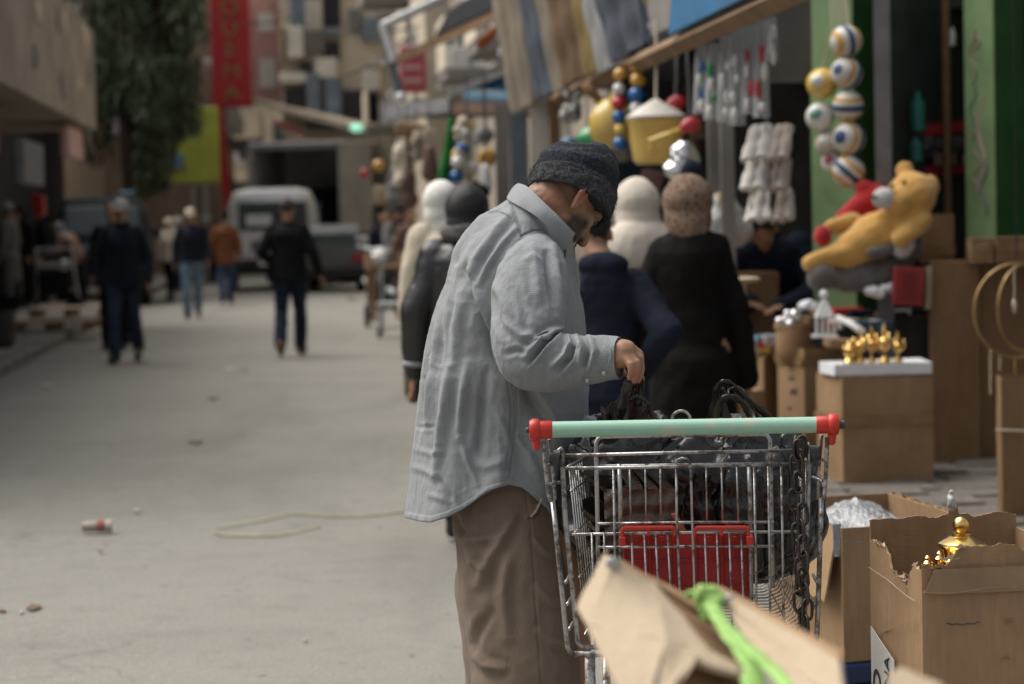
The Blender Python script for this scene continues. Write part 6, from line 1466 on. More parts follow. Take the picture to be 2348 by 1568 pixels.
# brass hoops with bead strings
hp = P(2332, 820, 10.5); root = thing('brass_hoops', 'pair of thin brass hoops with crystal bead strings at the right edge', 'hoop lamp', hp)
for r_, cu, cv, dd, yaw in ((.205, 2332, 712, 0, .25), (.19, 2350, 706, .12, .7)):
    c_ = P(cu, cv, 10.5 + dd); g = G(); g.tube([c_ + Vector((r_ * math.cos(a) * math.cos(yaw), r_ * math.cos(a) * math.sin(yaw), r_ * math.sin(a))) for a in [6.283 * k / 56 for k in range(56)]], .0065, 8, closed=True); mk('hoop', g, pm('dull_brass', (.4, .26, .12), .4, .2, 12, .1, metal=.7), root, True)
for u, v0, v1, dd, big in ((2325, 612, 725, -.05, True), (2270, 805, 912, .0, False), (2292, 815, 860, .02, False)):
    n_ = int((v1 - v0) / 6.5); st_ = None
    for k in range(n_):
        g = G(); g.ell(P(u + .6 * math.sin(k), v0 + 6.5 * k, 10.5 + dd), .0052 if not (big and n_ - 6 < k < n_ - 1) else (.0075 + .004 * (2 - abs(k - n_ + 3.5))), nu=8, nv=6); mk('bead', g, pm('crystal_bead', (.55, .47, .35), .12, .1, 5, 0, spec=.9, metal=.4), root, True)
g = G(); g.tube([P(2325, 822, 10.5), P(2325, 868, 10.5)], .006, 6); mk('stem', g, M_GOLD, root)
g = G(); c_ = P(2330, 600, 10.5); g.tube([c_, (c_.x, c_.y, 2.35)], .003, 5); mk('hanging_wire', g, M_BLACKP, root)
# white sacks behind the vendor
g = G(); 
for u, v, r_ in ((1640, 520, .1), (1668, 490, .09), (1688, 525, .09), (1655, 460, .06)): g.ell(P(u, v, 13.4), (r_, .1, r_))
top('white_sack', 'pile of white plush sacking beside the folded cloths', 'sack', remesh(g, .012, 4, .012, 14), M_PLW, True)
g = G(); g.ell(P(1660, 452, 13.3), (.035, .03, .045)); top('yellow_pouch', 'orange-yellow pouch on top of the white sacking', 'pouch', g, PB['orange'], True)
a = P(1700, 0, 13.8); g = G(); g.bbox((P(1668, 0, 13.5).x, 13.65, .62), (.5, .4, 1.0), b=.02); top('counter', 'plain wooden counter behind the seated vendor', 'counter', g, M_WOODB)
# clutter of the stalls further along
rr = random.Random(21)
def goods(label, name, cat, u, v, d, r, mat, kind='ell', amp=.0):
    p = P(u, v, d); g = G(); s_ = d / FPX
    if kind == 'ell': g.ell(p, (r[0] * s_, r[0] * s_ * .8, r[1] * s_))
    elif kind == 'cap': g.cap(p + Vector((0, 0, r[1] * s_)), p - Vector((0, 0, r[1] * s_)), r[0] * s_ * .7, r[0] * s_)
    else: g.bbox(p, (2 * r[0] * s_, 2 * r[0] * s_ * .8, 2 * r[1] * s_), Matrix.Rotation(rr.uniform(-.3, .3), 3, 'Y'), b=.02)
    if amp: g = remesh(g, .02, 3, amp, 8)
    o = top(name, label, cat, g, mat, 'auto'); zc_ = max(p.z + r[1] * s_ + .1, BZ + .28)
    g = G(); g.tube([(p.x, p.y, p.z + r[1] * s_ * .6), (p.x, p.y, zc_)], .006, 5); mk('cord', g, M_GREYP, o)
    return o
goods('long white cloth bundle hanging at the far stalls', 'cloth_bundle', 'bundle', 918, 375, 24, (20, 38), M_CREAMC, 'cap', .03)
goods('pale folded sack hanging right of the white bundle', 'cloth_sack', 'sack', 955, 330, 25, (18, 24), pm('sand_cloth', (.36, .31, .25), .9), 'cap', .03)
goods('cream plastic drum at the far stall', 'drum', 'drum', 985, 318, 26, (18, 22), M_CREAMC, 'box')
goods('small orange bowl on the far stall', 'bowl', 'bowl', 868, 380, 30, (14, 14), PB['orange'])
goods('small red pot at the far stall beside the truck', 'pot', 'pot', 836, 398, 34, (10, 12), PB['red'])
goods('brown carton at the far stall under the grey canopy', 'far_carton', 'carton', 940, 300, 27, (34, 16), M_CARD, 'box')
goods('dark drum left of the green cloth', 'dark_drum', 'drum', 985, 372, 24, (20, 26), M_BROWNC, 'cap')
goods('brown sack behind the white headscarf', 'brown_sack', 'sack', 935, 430, 24, (22, 26), M_BROWNC, 'cap', .03)
goods('pale pink carton among the motorbikes', 'pink_carton', 'carton', 876, 448, 34, (20, 22), M_CARD_P, 'box')
goods('grey sack at the far stall edge', 'grey_sack', 'sack', 905, 420, 30, (18, 30), M_GREYC, 'cap', .03)
sheet_panel('green_cloth', 'dark green cloth hanging beside the net of toy balls', 'cloth', P(1030, 270, 20), P(1042, 268, 20), P(1040, 425, 20), P(1000, 415, 20), pm('deep_green_cloth', (.02, .13, .03), .85), .03, 1.5, .02)
root = thing('toy_net', 'net of small mixed toy balls at the far toy stall', 'toys', P(1065, 410, 19.5))
for k in range(16):
    g = G(); g.ell(P(1062 + rr.uniform(-20, 20), 282 + 8.2 * k, 19.5 + rr.uniform(-.05, .05)), rr.uniform(.035, .06)); mk('ball', g, list(PB.values())[(k * 5) % 8] if k % 2 else M_CREAMC, root, True)
goods('orange hanging ball right of the toy net', 'orange_ball', 'ball', 1116, 362, 19.6, (20, 24), PB['orange'])
goods('dark pan hanging above the orange ball', 'pan', 'pan', 1110, 310, 19.8, (22, 20), M_GREYC)
goods('white plastic figure below the orange ball', 'white_toy', 'toy', 1112, 408, 19.4, (16, 22), M_WHITE, 'cap')
goods('dark sack behind the black headscarf', 'dark_sack', 'sack', 1075, 440, 19.4, (45, 26), M_BLACK, 'ell', .03)
goods('white pale blue toy left of the wooden bat', 'pale_toy', 'toy', 1306, 330, 16.5, (20, 18), M_SKYB)
goods('dark blue bundle behind the strings of balls', 'blue_bundle', 'bundle', 1440, 420, 15.5, (60, 50), M_NAVY, 'box')
goods('brown bundle under the yellow tub', 'brown_bundle', 'bundle', 1490, 430, 15.0, (26, 40), M_BROWNC, 'box')
for i in range(26):
    u = rr.uniform(1295, 1600); v = rr.uniform(120, 470); d = 17 + rr.uniform(0, 2)
    if u > 1560: d = 15
    goods(('small ', 'medium ', 'large ', 'narrow ', 'squat ')[(i // 3) % 5] + 'dim ' + ('black', 'navy', 'brown', 'grey', 'teal')[i % 5] + (' rounded', ' long', ' boxy')[i % 3] + ' household article hanging ' + ('high' if v < 220 else 'midway up' if v < 340 else 'low') + ' in the shop' + (' by the brown post' if u < 1400 else ' behind the yellow tub' if u < 1530 else ' by the clear bags'), 'hanging_article', 'goods', u, v, d, (rr.uniform(12, 26), rr.uniform(14, 34)), (M_BLACKP, M_NAVY, M_BROWNC, M_GREYP, M_DTEAL)[i % 5], ('ell', 'cap', 'box')[i % 3])['group'] = 'dim articles hanging deep in the shop'
# ------------------------------------------------------------------ litter
def flatp(name, label, cat, pts, mat, th=.004):
    g = G(); n_ = len(pts); w_ = [GP(u, v) for u, v in pts]; g.prism([(p.x, p.y, .008) for p in w_], (0, 0, th)); return top(name, label, cat, g, mat)
c_ = GP(225, 1222); root = thing('paper_cup', 'crushed paper cup with red print lying on the road', 'cup', (c_.x, c_.y, 0)); g = G()
ax = Vector((1, .15, 0)).normalized(); rot = Vector((0, 0, 1)).rotation_difference(ax).to_matrix()
g.lathe([(.026, -.075), (.038, .06), (.04, .065), (.036, .066), (.03, -.07)], 18, Vector((c_.x, c_.y, .034)), rot); g.v = [Vector((v.x, v.y, .006 + (v.z) * .8)) for v in g.v]; mk('cup_wall', g, pm('waxed_paper', (.36, .31, .26), .6, .25, 18), root, 'auto')
g = G(); g.lathe([(.0345, -.005), (.0375, .03), (.0372, .031), (.034, -.004)], 18, Vector((c_.x, c_.y, .034)), rot); g.v = [Vector((v.x, v.y, .007 + (v.z) * .8)) for v in g.v]; mk('print_band', g, pm('faded_red_print', (.3, .1, .07), .7, .3, 30), root, 'auto')
g = G(); pts = [(495, 1213), (490, 1222), (503, 1229), (560, 1231), (620, 1231), (665, 1226), (700, 1218), (735, 1210)]; pts2 = [(500, 1212), (560, 1203), (620, 1192), (665, 1180), (690, 1181), (740, 1186), (800, 1189), (860, 1185), (920, 1178), (960, 1168)]
root = thing('yellow_strap', 'flat yellow-green packing strap lying loose on the road', 'strap', GP(700, 1200))
for pl in (pts, pts2):
    L3 = [GP(u, v) for u, v in pl]; rows = [[Vector((p.x, p.y - .012 + .03 * k, .006 + .004 * abs(math.sin(i * 1.3)))) for k in (0, 1)] for i, p in enumerate(L3)]
    g = G(); g.sheet(rows, .002); mk('strap_length', g, M_STRAP, root, 'auto')
for i, (u, v, w_, h_, mm, lab) in enumerate(((313, 1174, 14, 5, M_FOAM, 'small white scrap behind the paper cup'), (80, 1398, 34, 14, M_CARD, 'brown crumpled leaf litter at the left road edge'), (5, 1406, 16, 5, M_BROWNC, 'dark brown twig at the left picture side of the road'), (50, 1410, 9, 5, M_FOAM, 'tiny pale scrap left of the brown litter'), (700, 1474, 10, 4, M_FOAM, 'tiny white paper scrap in the middle of the near road'), (230, 1268, 8, 4, M_BROWNC, 'tiny brown scrap below the paper cup'), (525, 848, 22, 9, M_FOAM, 'white plastic scrap on the road beyond the strap'), (110, 885, 26, 7, M_FOAM, 'pale flattened bag on the left of the road'), (490, 916, 30, 6, M_CARD_D, 'brown stain-like cardboard scrap on the road'), (450, 1017, 30, 6, M_CARD, 'thin flattened carton scrap on the road'), (805, 686, 14, 8, M_CARD, 'small brown scrap near the trolley'), (560, 852, 12, 5, M_CARD_P, 'small beige scrap beside the white plastic'))):
    n_ = 9; flatp('litter', lab, 'litter', [(u + .75 * w_ * math.cos(6.283 * k / n_) * rr.uniform(.35, 1), v + .75 * h_ * math.sin(6.283 * k / n_) * rr.uniform(.35, 1)) for k in range(n_)], pm('road_scrap', (.36, .35, .32), .8, .2, 30) if mm is M_FOAM else pm('brown_scrap', (.15, .105, .07), .85, .35, 30), .005)
# ------------------------------------------------------------------ shopping cart
def Z(x, y, d): return P(1161.3 + .3898 * x, 794.6 + .3898 * y, d)
def wire(parent, pts, r, nm='wire', mat=None, n=8):
    g = G(); g.tube(pts, r, n); return mk(nm, g, mat or M_CHROME, parent, True)
rc = P(1573, 1000, 4.83); cart = thing('shopping_cart', 'worn chrome shopping cart with green handle and red seat flap, loaded with black bags', 'shopping cart', (rc.x, rc.y, 0))
# handle
ha, hb = Z(262, 488, 4.8), Z(1822, 460, 4.8); ax = (hb - ha).normalized(); up_ = Vector((0, 0, 1)); sd2 = ax.cross(up_).normalized(); n_ = 28; g = G(); uvs = []
up_ = sd2.cross(ax)
for i in range(41):
    p = ha.lerp(hb, i / 40)
    for k in range(n_ + 1):
        a = 6.28319 * k / n_; g.v.append(p + .0162 * (math.cos(a) * sd2 + math.sin(a) * up_)); uvs.append((i / 40 * (hb - ha).length * 3.2, k / n_ * .1018 * 3.2))
for i in range(40):
    for k in range(n_): g.f.append((i * (n_ + 1) + k, i * (n_ + 1) + k + 1, (i + 1) * (n_ + 1) + k + 1, (i + 1) * (n_ + 1) + k)); g.m.append(0)
hnd = mk('handle', g, M_HANDLE, cart, True, uv=uvs)
rot = Vector((0, 0, 1)).rotation_difference(ax).to_matrix()
for sgn, e in ((-1, ha), (1, hb)):
    rr_ = Vector((0, 0, 1)).rotation_difference(ax * sgn).to_matrix()
    g = G(); g.lathe([(.0165, -.002), (.0178, 0), (.0178, .022), (.0205, .024), (.0225, .029), (.0225, .037), (.019, .043), (.008, .044)], 28, e, rr_); g.cap(e + ax * sgn * .031, e + ax * sgn * .030 + Vector((0, 0, -.034)), .0105, .0075); mk('end_cap', g, M_RED, hnd, 'auto')
    if sgn > 0: g = G(); g.lathe([(.008, 0), (.0088, .002), (.0085, .011), (.006, .0125)], 16, e + ax * .044, rr_); mk('bolt', g, M_GREYP, hnd, 'auto')
    else: g = G(); g.ell(e - ax * .046, .006); mk('bolt', g, M_GREYP, hnd, True)
# frame tubes left and right of the gate
fr = .0044
for nm, pts, r in (('frame_tube', [Z(216, 560, 4.8), Z(228, 700, 4.81), Z(246, 860, 4.82), Z(262, 915, 4.82), Z(272, 908, 4.82)], fr), ('frame_tube', [Z(250, 545, 4.82), Z(262, 640, 4.83), Z(275, 760, 4.84), Z(285, 900, 4.84)], .0036), ('frame_tube', [Z(270, 905, 4.83), Z(300, 1180, 4.83), Z(330, 1480, 4.82), Z(345, 1640, 4.82), Z(360, 1770, 4.82), Z(376, 1800, 4.82), Z(402, 1808, 4.82)], .0052),
                   ('frame_tube', [Z(1884, 535, 4.8), Z(1880, 700, 4.81), Z(1868, 880, 4.82), Z(1856, 896, 4.82)], fr), ('frame_tube', [Z(1852, 520, 4.82), Z(1845, 600, 4.83), Z(1832, 760, 4.84), Z(1830, 900, 4.84)], .0036), ('frame_tube', [Z(1850, 890, 4.83), Z(1842, 1180, 4.83), Z(1830, 1560, 4.82), Z(1822, 1740, 4.82), Z(1806, 1790, 4.82), Z(1780, 1798, 4.82)], .0052)):
    wire(cart, pts, r, nm, n=10)
wire(cart, [Z(398, 1808, 4.82), Z(1100, 1802, 4.82), Z(1785, 1795, 4.82)], .0062, 'rear_rail', n=10)
# rear gate
gate = G(); gate.tube([Z(333, 640, 4.84), Z(1000, 624, 4.84), Z(1745, 610, 4.84)], .0036, 8); gate = mk('rear_gate', gate, M_CHROME, cart, True)
wire(gate, [Z(338, 716, 4.845), Z(1000, 706, 4.845), Z(1750, 690, 4.845)], .0036)
for pts, r in (([Z(305, 640, 4.835), Z(309, 608, 4.835), Z(317, 600, 4.835), Z(326, 612, 4.835), Z(328, 700, 4.835), Z(345, 1000, 4.835), Z(375, 1300, 4.835), Z(405, 1590, 4.83), Z(420, 1740, 4.83), Z(440, 1765, 4.83), Z(600, 1770, 4.83)], .0052), ([Z(1765, 640, 4.835), Z(1765, 590, 4.835), Z(1773, 575, 4.835), Z(1782, 590, 4.835), Z(1776, 700, 4.835), Z(1768, 1000, 4.835), Z(1752, 1568, 4.83), Z(1745, 1720, 4.83)], .0052)): wire(gate, pts, r, 'upright', n=10)
for y0, y1, x0, x1, d, r in ((1041, 1031, 535, 1572, 4.88, .0030), (1104, 1087, 383, 1722, 4.855, .0032), (1180, 1174, 538, 1572, 4.88, .0030)): wire(gate, [Z(x0, y0, d), Z((x0 + x1) / 2, (y0 + y1) / 2 - 2, d), Z(x1, y1, d)], r)
wire(gate, [Z(1000, 700, 4.85), Z(996, 690, 4.85), Z(1003, 668, 4.85), Z(1030, 656, 4.85), Z(1062, 662, 4.85), Z(1080, 690, 4.85), Z(1083, 760, 4.85), Z(1090, 1000, 4.85), Z(1104, 1430, 4.85), Z(1112, 1780, 4.85)], .0027)
wire(gate, [Z(998, 690, 4.85), Z(1000, 1000, 4.85), Z(1016, 1400, 4.85), Z(1030, 1780, 4.85)], .0027)
for x0, x1 in ((628, 645), (1455, 1472), (1615, 1630), (1538, 1552)): wire(gate, [Z(x0, 705, 4.85), Z((x0 + x1) / 2, 1200, 4.85), Z(x1, 1780, 4.85)], .0026)
for x0, x1 in ((500, 520), (572, 590), (735, 752), (808, 835), (875, 905), (945, 980), (1165, 1185), (1235, 1255), (1308, 1330), (1378, 1398)): wire(gate, [Z(x0, 1095, 4.852), Z((x0 + x1) / 2, 1400, 4.852), Z(x1, 1780, 4.85)], .0022)
# child seat back frame behind
seat = G(); seat.tube([Z(540, 1420, 4.9), Z(536, 1100, 4.9), Z(526, 620, 4.9), Z(526, 562, 4.9), Z(540, 538, 4.9), Z(570, 530, 4.9), Z(1000, 522, 4.9), Z(1500, 516, 4.9), Z(1530, 520, 4.9), Z(1547, 545, 4.9), Z(1550, 600, 4.9), Z(1555, 1000, 4.9), Z(1565, 1420, 4.9)], .0046, 10); seat = mk('child_seat', seat, M_CHROME, cart, True)
for x0, x1, r in ((660, 676, .0046), (1422, 1438, .0046), (722, 730, .0019), (814, 820, .0019), (903, 907, .0019), (1172, 1178, .0019), (1262, 1270, .0019), (1352, 1362, .0019)): wire(seat, [Z(x0, 690, 4.9), Z((x0 + x1) / 2, 860, 4.9), Z(x1, 1040 if r < .003 else 1500, 4.9)], r)
wire(seat, [Z(520, 700, 4.9), Z(1000, 694, 4.9), Z(1556, 684, 4.9)], .0024)
# red seat flap
g = G(); a, b_, c_, d_ = Z(688, 1108, 4.93), Z(1425, 1098, 4.93), Z(1434, 1490, 4.93), Z(700, 1500, 4.93); g.prism([a, b_, c_, d_], (0, .006, 0)); fl = mk('seat_flap', g, M_RED_D, cart)
for x in (690, 840, 985, 1110, 1265, 1424): g = G(); p0, p1 = Z(x, 1112, 4.926), Z(x + 8, 1480, 4.926); g.tube([p0, p1], .003, 6); mk('rib', g, M_RED_D, fl)
for y in (1260, 1420): g = G(); g.tube([Z(694, y, 4.926), Z(1428, y - 6, 4.926)], .0022, 6); mk('rib', g, M_RED_D, fl)
for x0, x1 in ((680, 988), (1104, 1420)):
    g = G(); g.tube([Z(x0, 1112, 4.85), Z(x0, 1085, 4.85), Z(x0 + 4, 1072, 4.85), Z(x0 + 14, 1066, 4.85), Z(x1 - 14, 1064, 4.85), Z(x1 - 3, 1069, 4.85), Z(x1, 1085, 4.85), Z(x1, 1110, 4.85)], .0042, 8); xm = (x0 + x1) / 2; g.tube([Z(xm, 1068, 4.85), Z(xm, 1110, 4.85)], .0036, 8); g.prism([Z(x0, 1080, 4.86), Z(x1, 1076, 4.86), Z(x1, 1110, 4.92), Z(x0, 1112, 4.92)], (0, .003, .003)); mk('hook_bar', g, M_RED, fl, 'auto')
for x, y in ((662, 1145), (1412, 1140)): g = G(); p = Z(x + 18, y, 4.845); g.bbox(p, (.014, .012, .019), b=.003); mk('hinge_tab', g, M_RED, fl)
for x in (762, 912, 1188, 1338): g = G(); g.bbox(Z(x, 1130, 4.924), (.012, .006, .009), b=.002); mk('clip', g, M_RED, fl)
# side walls, front and floor of the basket
def bas(side, t, k):
    """side -1/1, t along the basket, k from floor 0 to rim 1"""
    if side < 0: tx0, tx1, bx0, bx1 = .108, .235, .135, .262
    else: tx0, tx1, bx0, bx1 = .594, .615, .585, .585
    zt = .938 - .035 * t; zb_ = .585 + .03 * t; y = 4.87 + .82 * t + .05 * k * t
    kk = k; x = (tx0 + (tx1 - tx0) * t) * kk + (bx0 + (bx1 - bx0) * t) * (1 - kk)
    return Vector((x, y, zb_ + (zt - zb_) * k))
for sd_, nm in ((-1, 'left'), (1, 'right')):
    g = G(); g.tube([bas(sd_, t / 10, 1) for t in range(11)], .0036, 8); side = mk('basket_side', g, M_CHROME, cart, True)
    for k in (.03, .36, .62, .86): wire(side, [bas(sd_, t / 6, k) for t in range(7)], .0021, n=6)
    for q in range(24):
        t = .015 + .97 * (q / 23); p0 = bas(sd_, t, .0); wire(side, [bas(sd_, t, 1), bas(sd_, t, .5), bas(sd_, t, .12), bas(sd_, t, .04) - Vector((sd_ * .012, 0, 0)), p0 - Vector((sd_ * .04, 0, 0)), Vector((.36, p0.y, p0.z))], .0015, n=6)
g = G(); g.tube([bas(-1, 1, 1), bas(1, 1, 1)], .0036, 8); front = mk('basket_front', g, M_CHROME, cart, True)
for k in (.05, .4, .7): wire(front, [bas(-1, 1, k), bas(1, 1, k)], .0021, n=6)
for q in range(14): f = (q + .5) / 14; wire(front, [bas(-1, 1, 1).lerp(bas(1, 1, 1), f), bas(-1, 1, 0).lerp(bas(1, 1, 0), f)], .0016, n=6)
g = G(); g.tube([Vector((.36, 4.86, .575)), Vector((.42, 5.7, .607))], .0032, 8); flo = mk('basket_floor', g, M_CHROME, cart, True)
for q in range(9): f = (q + .5) / 9; wire(flo, [bas(-1, 0, 0).lerp(bas(1, 0, 0), f) + Vector((0, 0, -.004)), bas(-1, 1, 0).lerp(bas(1, 1, 0), f) + Vector((0, 0, -.004))], .0018, n=6)
# corner bushings and stubs
for pts, rs in (((Z(252, 648, 4.83), Z(306, 655, 4.83)), [.012, .018]), ((Z(1840, 618, 4.83), Z(1788, 628, 4.83)), [.012, .018])): g = G(); g.tube(pts, rs, 14); mk('bushing', g, M_GREYP, cart, 'auto')
for a, b_ in (((244, 812), (312, 798)), ((240, 700), (290, 686)), ((340, 1398), (368, 1350)), ((352, 1522), (380, 1478)), ((364, 1668), (390, 1622)), ((1862, 668), (1800, 650)), ((1856, 790), (1800, 768)), ((1826, 1388), (1800, 1340)), ((1822, 1540), (1795, 1490))): wire(cart, [Z(*a, 4.82), Z(*b_, 4.86)], .0034, 'stub', n=8)
g = G(); g.tube([P(1540 + 21 * (1 - math.cos(math.pi * k / 12)), 962 - 20 * math.sin(math.pi * k / 12) , 5.0) for k in range(13)] , .0034, 8); mk('hook_loop', g, M_CHROME, cart, True)
# chassis and castors
for sd_, xr_, xf in ((-1, 1340, .27), (1, 1842, .56)):
    p0 = P(xr_ + 12, 1500, 4.85); 
    wire(cart, [p0, p0 + Vector((0, .01, -.1)), Vector((p0.x - .0, p0.y + .02, .16)), Vector((p0.x, p0.y + .1, .14)), Vector((xf, 5.72, .13))], .011, 'chassis_tube', n=10)
    wire(cart, [p0 + Vector((.035 * -sd_, .03, 0)), p0 + Vector((.03 * -sd_, .04, -.2)), Vector((p0.x, p0.y + .06, .15))], .008, 'leg', n=10)
    for x, y in ((p0.x, p0.y + .04), (xf, 5.68)):
        wh = wheel(cart, Vector((x, y, .06)), .06, .03); g = G(); g.bbox((x, y, .11), (.045, .05, .05), b=.008); mk('fork', g, M_STEEL, cart)
# chain hung over the gate bar
ch = thing('chain', 'dark iron chain hanging from the gate bar of the shopping cart', 'chain', Z(1735, 1500, 4.83))
def link(c, dirv, flip, s=1.0):
    dirv = dirv.normalized(); s1 = dirv.cross(Vector((0, 1, 0))).normalized(); s2 = dirv.cross(s1).normalized(); x = (s1 if flip else (s1 * .45 + s2 * .9).normalized())
    pts = []
    for k in range(20):
        a = 6.283 * k / 20; ca, sa = math.cos(a), math.sin(a); pts.append(c + x * .0095 * ca * s + dirv * (.0125 * sa + .0085 * (1 if sa > 0 else -1) * min(1, abs(sa) * 4)) * s)
    g = G(); g.tube(pts, .0033 * s, 8, closed=True); mk('chain_link', g, M_IRON, ch, True)
for strand, (x0, x1, y0, y1, dd) in enumerate(((1716, 1765, 610, 1640, 0), (1688, 1735, 700, 1700, .012))):
    A_, B_ = Z(x0, y0, 4.825 + dd), Z(x1, y1, 4.81 + dd); nL = int((B_ - A_).length / .0315)
    for k in range(nL + 1):
        c_ = A_.lerp(B_, k / nL) + Vector((.003 * math.sin(k * 2.1 + strand), 0, 0)); link(c_, (B_ - A_) + Vector((.02 * math.sin(k * 1.7), 0, 0)), k % 2 == 0)
link(Z(1702, 588, 4.84), Vector((.1, .2, 1)), False, 1.0); link(Z(1735, 590, 4.83), Vector((0, .1, 1)), True)

# ------------------------------------------------------------------ things in the cart
def crumple(g, vox, amp, neck, pleat=.006, seed=0.0, sm=2):
    nk = np.array(tuple(neck))
    def fn(co, no):
        d = co - nk; r = np.hypot(d[:, 0], d[:, 1]) + 1e-6; a = np.arctan2(d[:, 1], d[:, 0]); h = -d[:, 2]
        q = np.stack([np.cos(a) * 3.5 + seed, np.sin(a) * 3.5, h * 2.2 + seed], 1)
        pl = ridged(q * 1.0, 3); cr = ridged(co * np.array([12, 12, 8]) + seed, 3) + .5 * ridged(co * np.array([30, 30, 20]) + seed, 2)
        k = np.clip(r / .11, .05, 1)
        return co + no * (pleat * pl * k + amp * cr * k)[:, None]
    return remesh(g, vox, sm, fn=fn)
bg = thing('black_bag', 'black plastic carrier bag gathered in the man\'s hand, left in the cart', 'bag', P(1450, 1320, 5.12))
g = G(); ch_ = [P(1455, 872, 5.05), P(1446, 915, 5.08), P(1444, 960, 5.12), P(1450, 1035, 5.16), P(1455, 1110, 5.2), P(1450, 1180, 5.22)]; g.chain(ch_, [.011, .019, .034, .075, .125, .13]); g.cap(P(1370, 1060, 5.2), P(1380, 1150, 5.25), .06, .09); g.cap(P(1530, 1080, 5.15), P(1520, 1160, 5.2), .06, .09)
mk('bag_body', crumple(g, .0055, .011, P(1448, 880, 5.06), .012, 3.0), M_BAG, bg, 'auto')
def strapribbon(parent, pts, w_, mat, nm='bag_handle'):
    g = G(); n2 = len(pts); pp = []
    for i in range((n2 - 1) * 6 + 1):
        t = i / 6; k = min(int(t), n2 - 2); f = t - k; p0, p1, p2, p3 = Vector(pts[max(k - 1, 0)]), Vector(pts[k]), Vector(pts[k + 1]), Vector(pts[min(k + 2, n2 - 1)])
        pp.append(.5 * ((2 * p1) + (p2 - p0) * f + (2 * p0 - 5 * p1 + 4 * p2 - p3) * f * f + (3 * p1 - p0 - 3 * p2 + p3) * f ** 3))
    N_ = len(pp); rs = [w_ * (1 + .18 * math.sin(i * .7) + .08 * math.sin(i * 1.9)) for i in range(N_)]
    g.tube(pp, rs, 10, flat=.45)
    g.v = [v + Vector((random.uniform(-1, 1), random.uniform(-1, 1), random.uniform(-1, 1))) * w_ * .05 for v in g.v]
    return mk(nm, g, mat, parent, True)
strapribbon(bg, [P(1434, 965, 5.04), P(1438, 930, 5.04), P(1448, 912, 5.03), P(1462, 909, 5.03), P(1478, 917, 5.03), P(1488, 935, 5.04), P(1494, 968, 5.06)], .0045, M_BAG)
for q in range(4): strapribbon(bg, [P(1489, 934, 5.035), P(1478 - 9 * q + 12, 955, 5.05), P(1462 - 16 * q + 24, 985, 5.06)], .0028, M_BAG)
strapribbon(bg, [P(1440, 872, 4.99), P(1430, 905, 5.0), P(1424, 940, 5.03), P(1420, 970, 5.06)], .009, M_BAG)
strapribbon(bg, [P(1466, 862, 5.03), P(1470, 890, 5.05), P(1464, 930, 5.07)], .006, M_BAG)
b2 = thing('black_bag', 'bulging black plastic carrier bag with loose looped handles, right in the cart', 'bag', P(1700, 1300, 5.15))
g = G(); g.chain([P(1690, 985, 5.2), P(1700, 1045, 5.2), P(1705, 1120, 5.22), P(1705, 1200, 5.24)], [.035, .085, .13, .125]); g.cap(P(1615, 1080, 5.15), P(1600, 1170, 5.2), .06, .075); g.cap(P(1775, 1075, 5.2), P(1785, 1200, 5.22), .065, .085)
mk('bag_body', crumple(g, .0055, .011, P(1690, 930, 5.2), .013, 11.0), M_BAG, b2, 'auto')
strapribbon(b2, [P(1630, 962, 5.12), P(1637, 920, 5.1), P(1646, 888, 5.08), P(1658, 876, 5.07), P(1680, 885, 5.08), P(1702, 905, 5.1), P(1730, 930, 5.12), P(1768, 960, 5.15)], .0075, M_BAG)
strapribbon(b2, [P(1640, 962, 5.08), P(1646, 930, 5.07), P(1662, 912, 5.06), P(1682, 911, 5.06), P(1698, 920, 5.07), P(1712, 938, 5.08), P(1720, 962, 5.1)], .0072, M_BAG)
strapribbon(b2, [P(1682, 887, 5.075), P(1669, 893, 5.07), P(1670, 905, 5.065), P(1684, 912, 5.06)], .005, M_BAG)
strapribbon(b2, [P(1690, 893, 5.09), P(1715, 920, 5.1), P(1738, 958, 5.12)], .006, M_BAG)
strapribbon(b2, [P(1652, 890, 5.09), P(1658, 925, 5.1), P(1668, 962, 5.11)], .008, M_BAG)
b3 = thing('black_bag', 'flat dark bag filling the left side of the cart behind the others', 'bag', P(1345, 1250, 5.3))
g = G(); g.cap(P(1375, 1000, 5.4), P(1370, 1150, 5.4), .05, .075); g.cap(P(1352, 1010, 5.42), P(1350, 1060, 5.42), .03, .05); g.ell(P(1520, 1175, 5.45), (.15, .1, .14)); mk('bag_body', crumple(g, .0075, .012, P(1360, 960, 5.4), .008, 20.0), M_BAG, b3, 'auto')
bx = thing('wrapped_box', 'brown box wrapped in thin dark plastic film standing in the cart', 'box', P(1465, 1290, 5.0))
g = G(); A_, B_, C_, D_ = P(1384, 1122, 5.0), P(1548, 1120, 5.02), P(1556, 1290, 5.02), P(1388, 1290, 5.0)
rows = []
for i in range(26):
    t = i / 25; row = []
    for j in range(30):
        s_ = j / 29; p = (A_ * (1 - s_) + B_ * s_) * (1 - t) + (D_ * (1 - s_) + C_ * s_) * t
        w_ = .0045 * math.sin(26 * t + 9 * s_ + 2.0 * math.sin(5 * s_)) * (1 - .6 * s_) ; row.append(p + Vector((0, w_ + .002 * math.sin(30 * s_ + 11 * t), 0)))
    rows.append(row)
g.sheet(rows, -.09); mk('box_body', g, M_BAGB, bx, 'auto')
g = G(); g.prism([P(1540, 1180, 4.97), P(1552, 1178, 4.97), P(1572, 1215, 4.97), P(1560, 1222, 4.97)], (0, .02, 0)); mk('red_print', g, pm('faded_orange_print', (.35, .09, .045), .5), bx)
g = G(); g.sheet([[P(1493 + 28 * j / 6, 946 + 14 * j / 6 + 8 * i, 5.15 + .01 * i) for j in range(7)] for i in range(3)], .004); top('paper_sheet', 'white paper corner sticking up between the two bags', 'paper', g, M_FOAM)
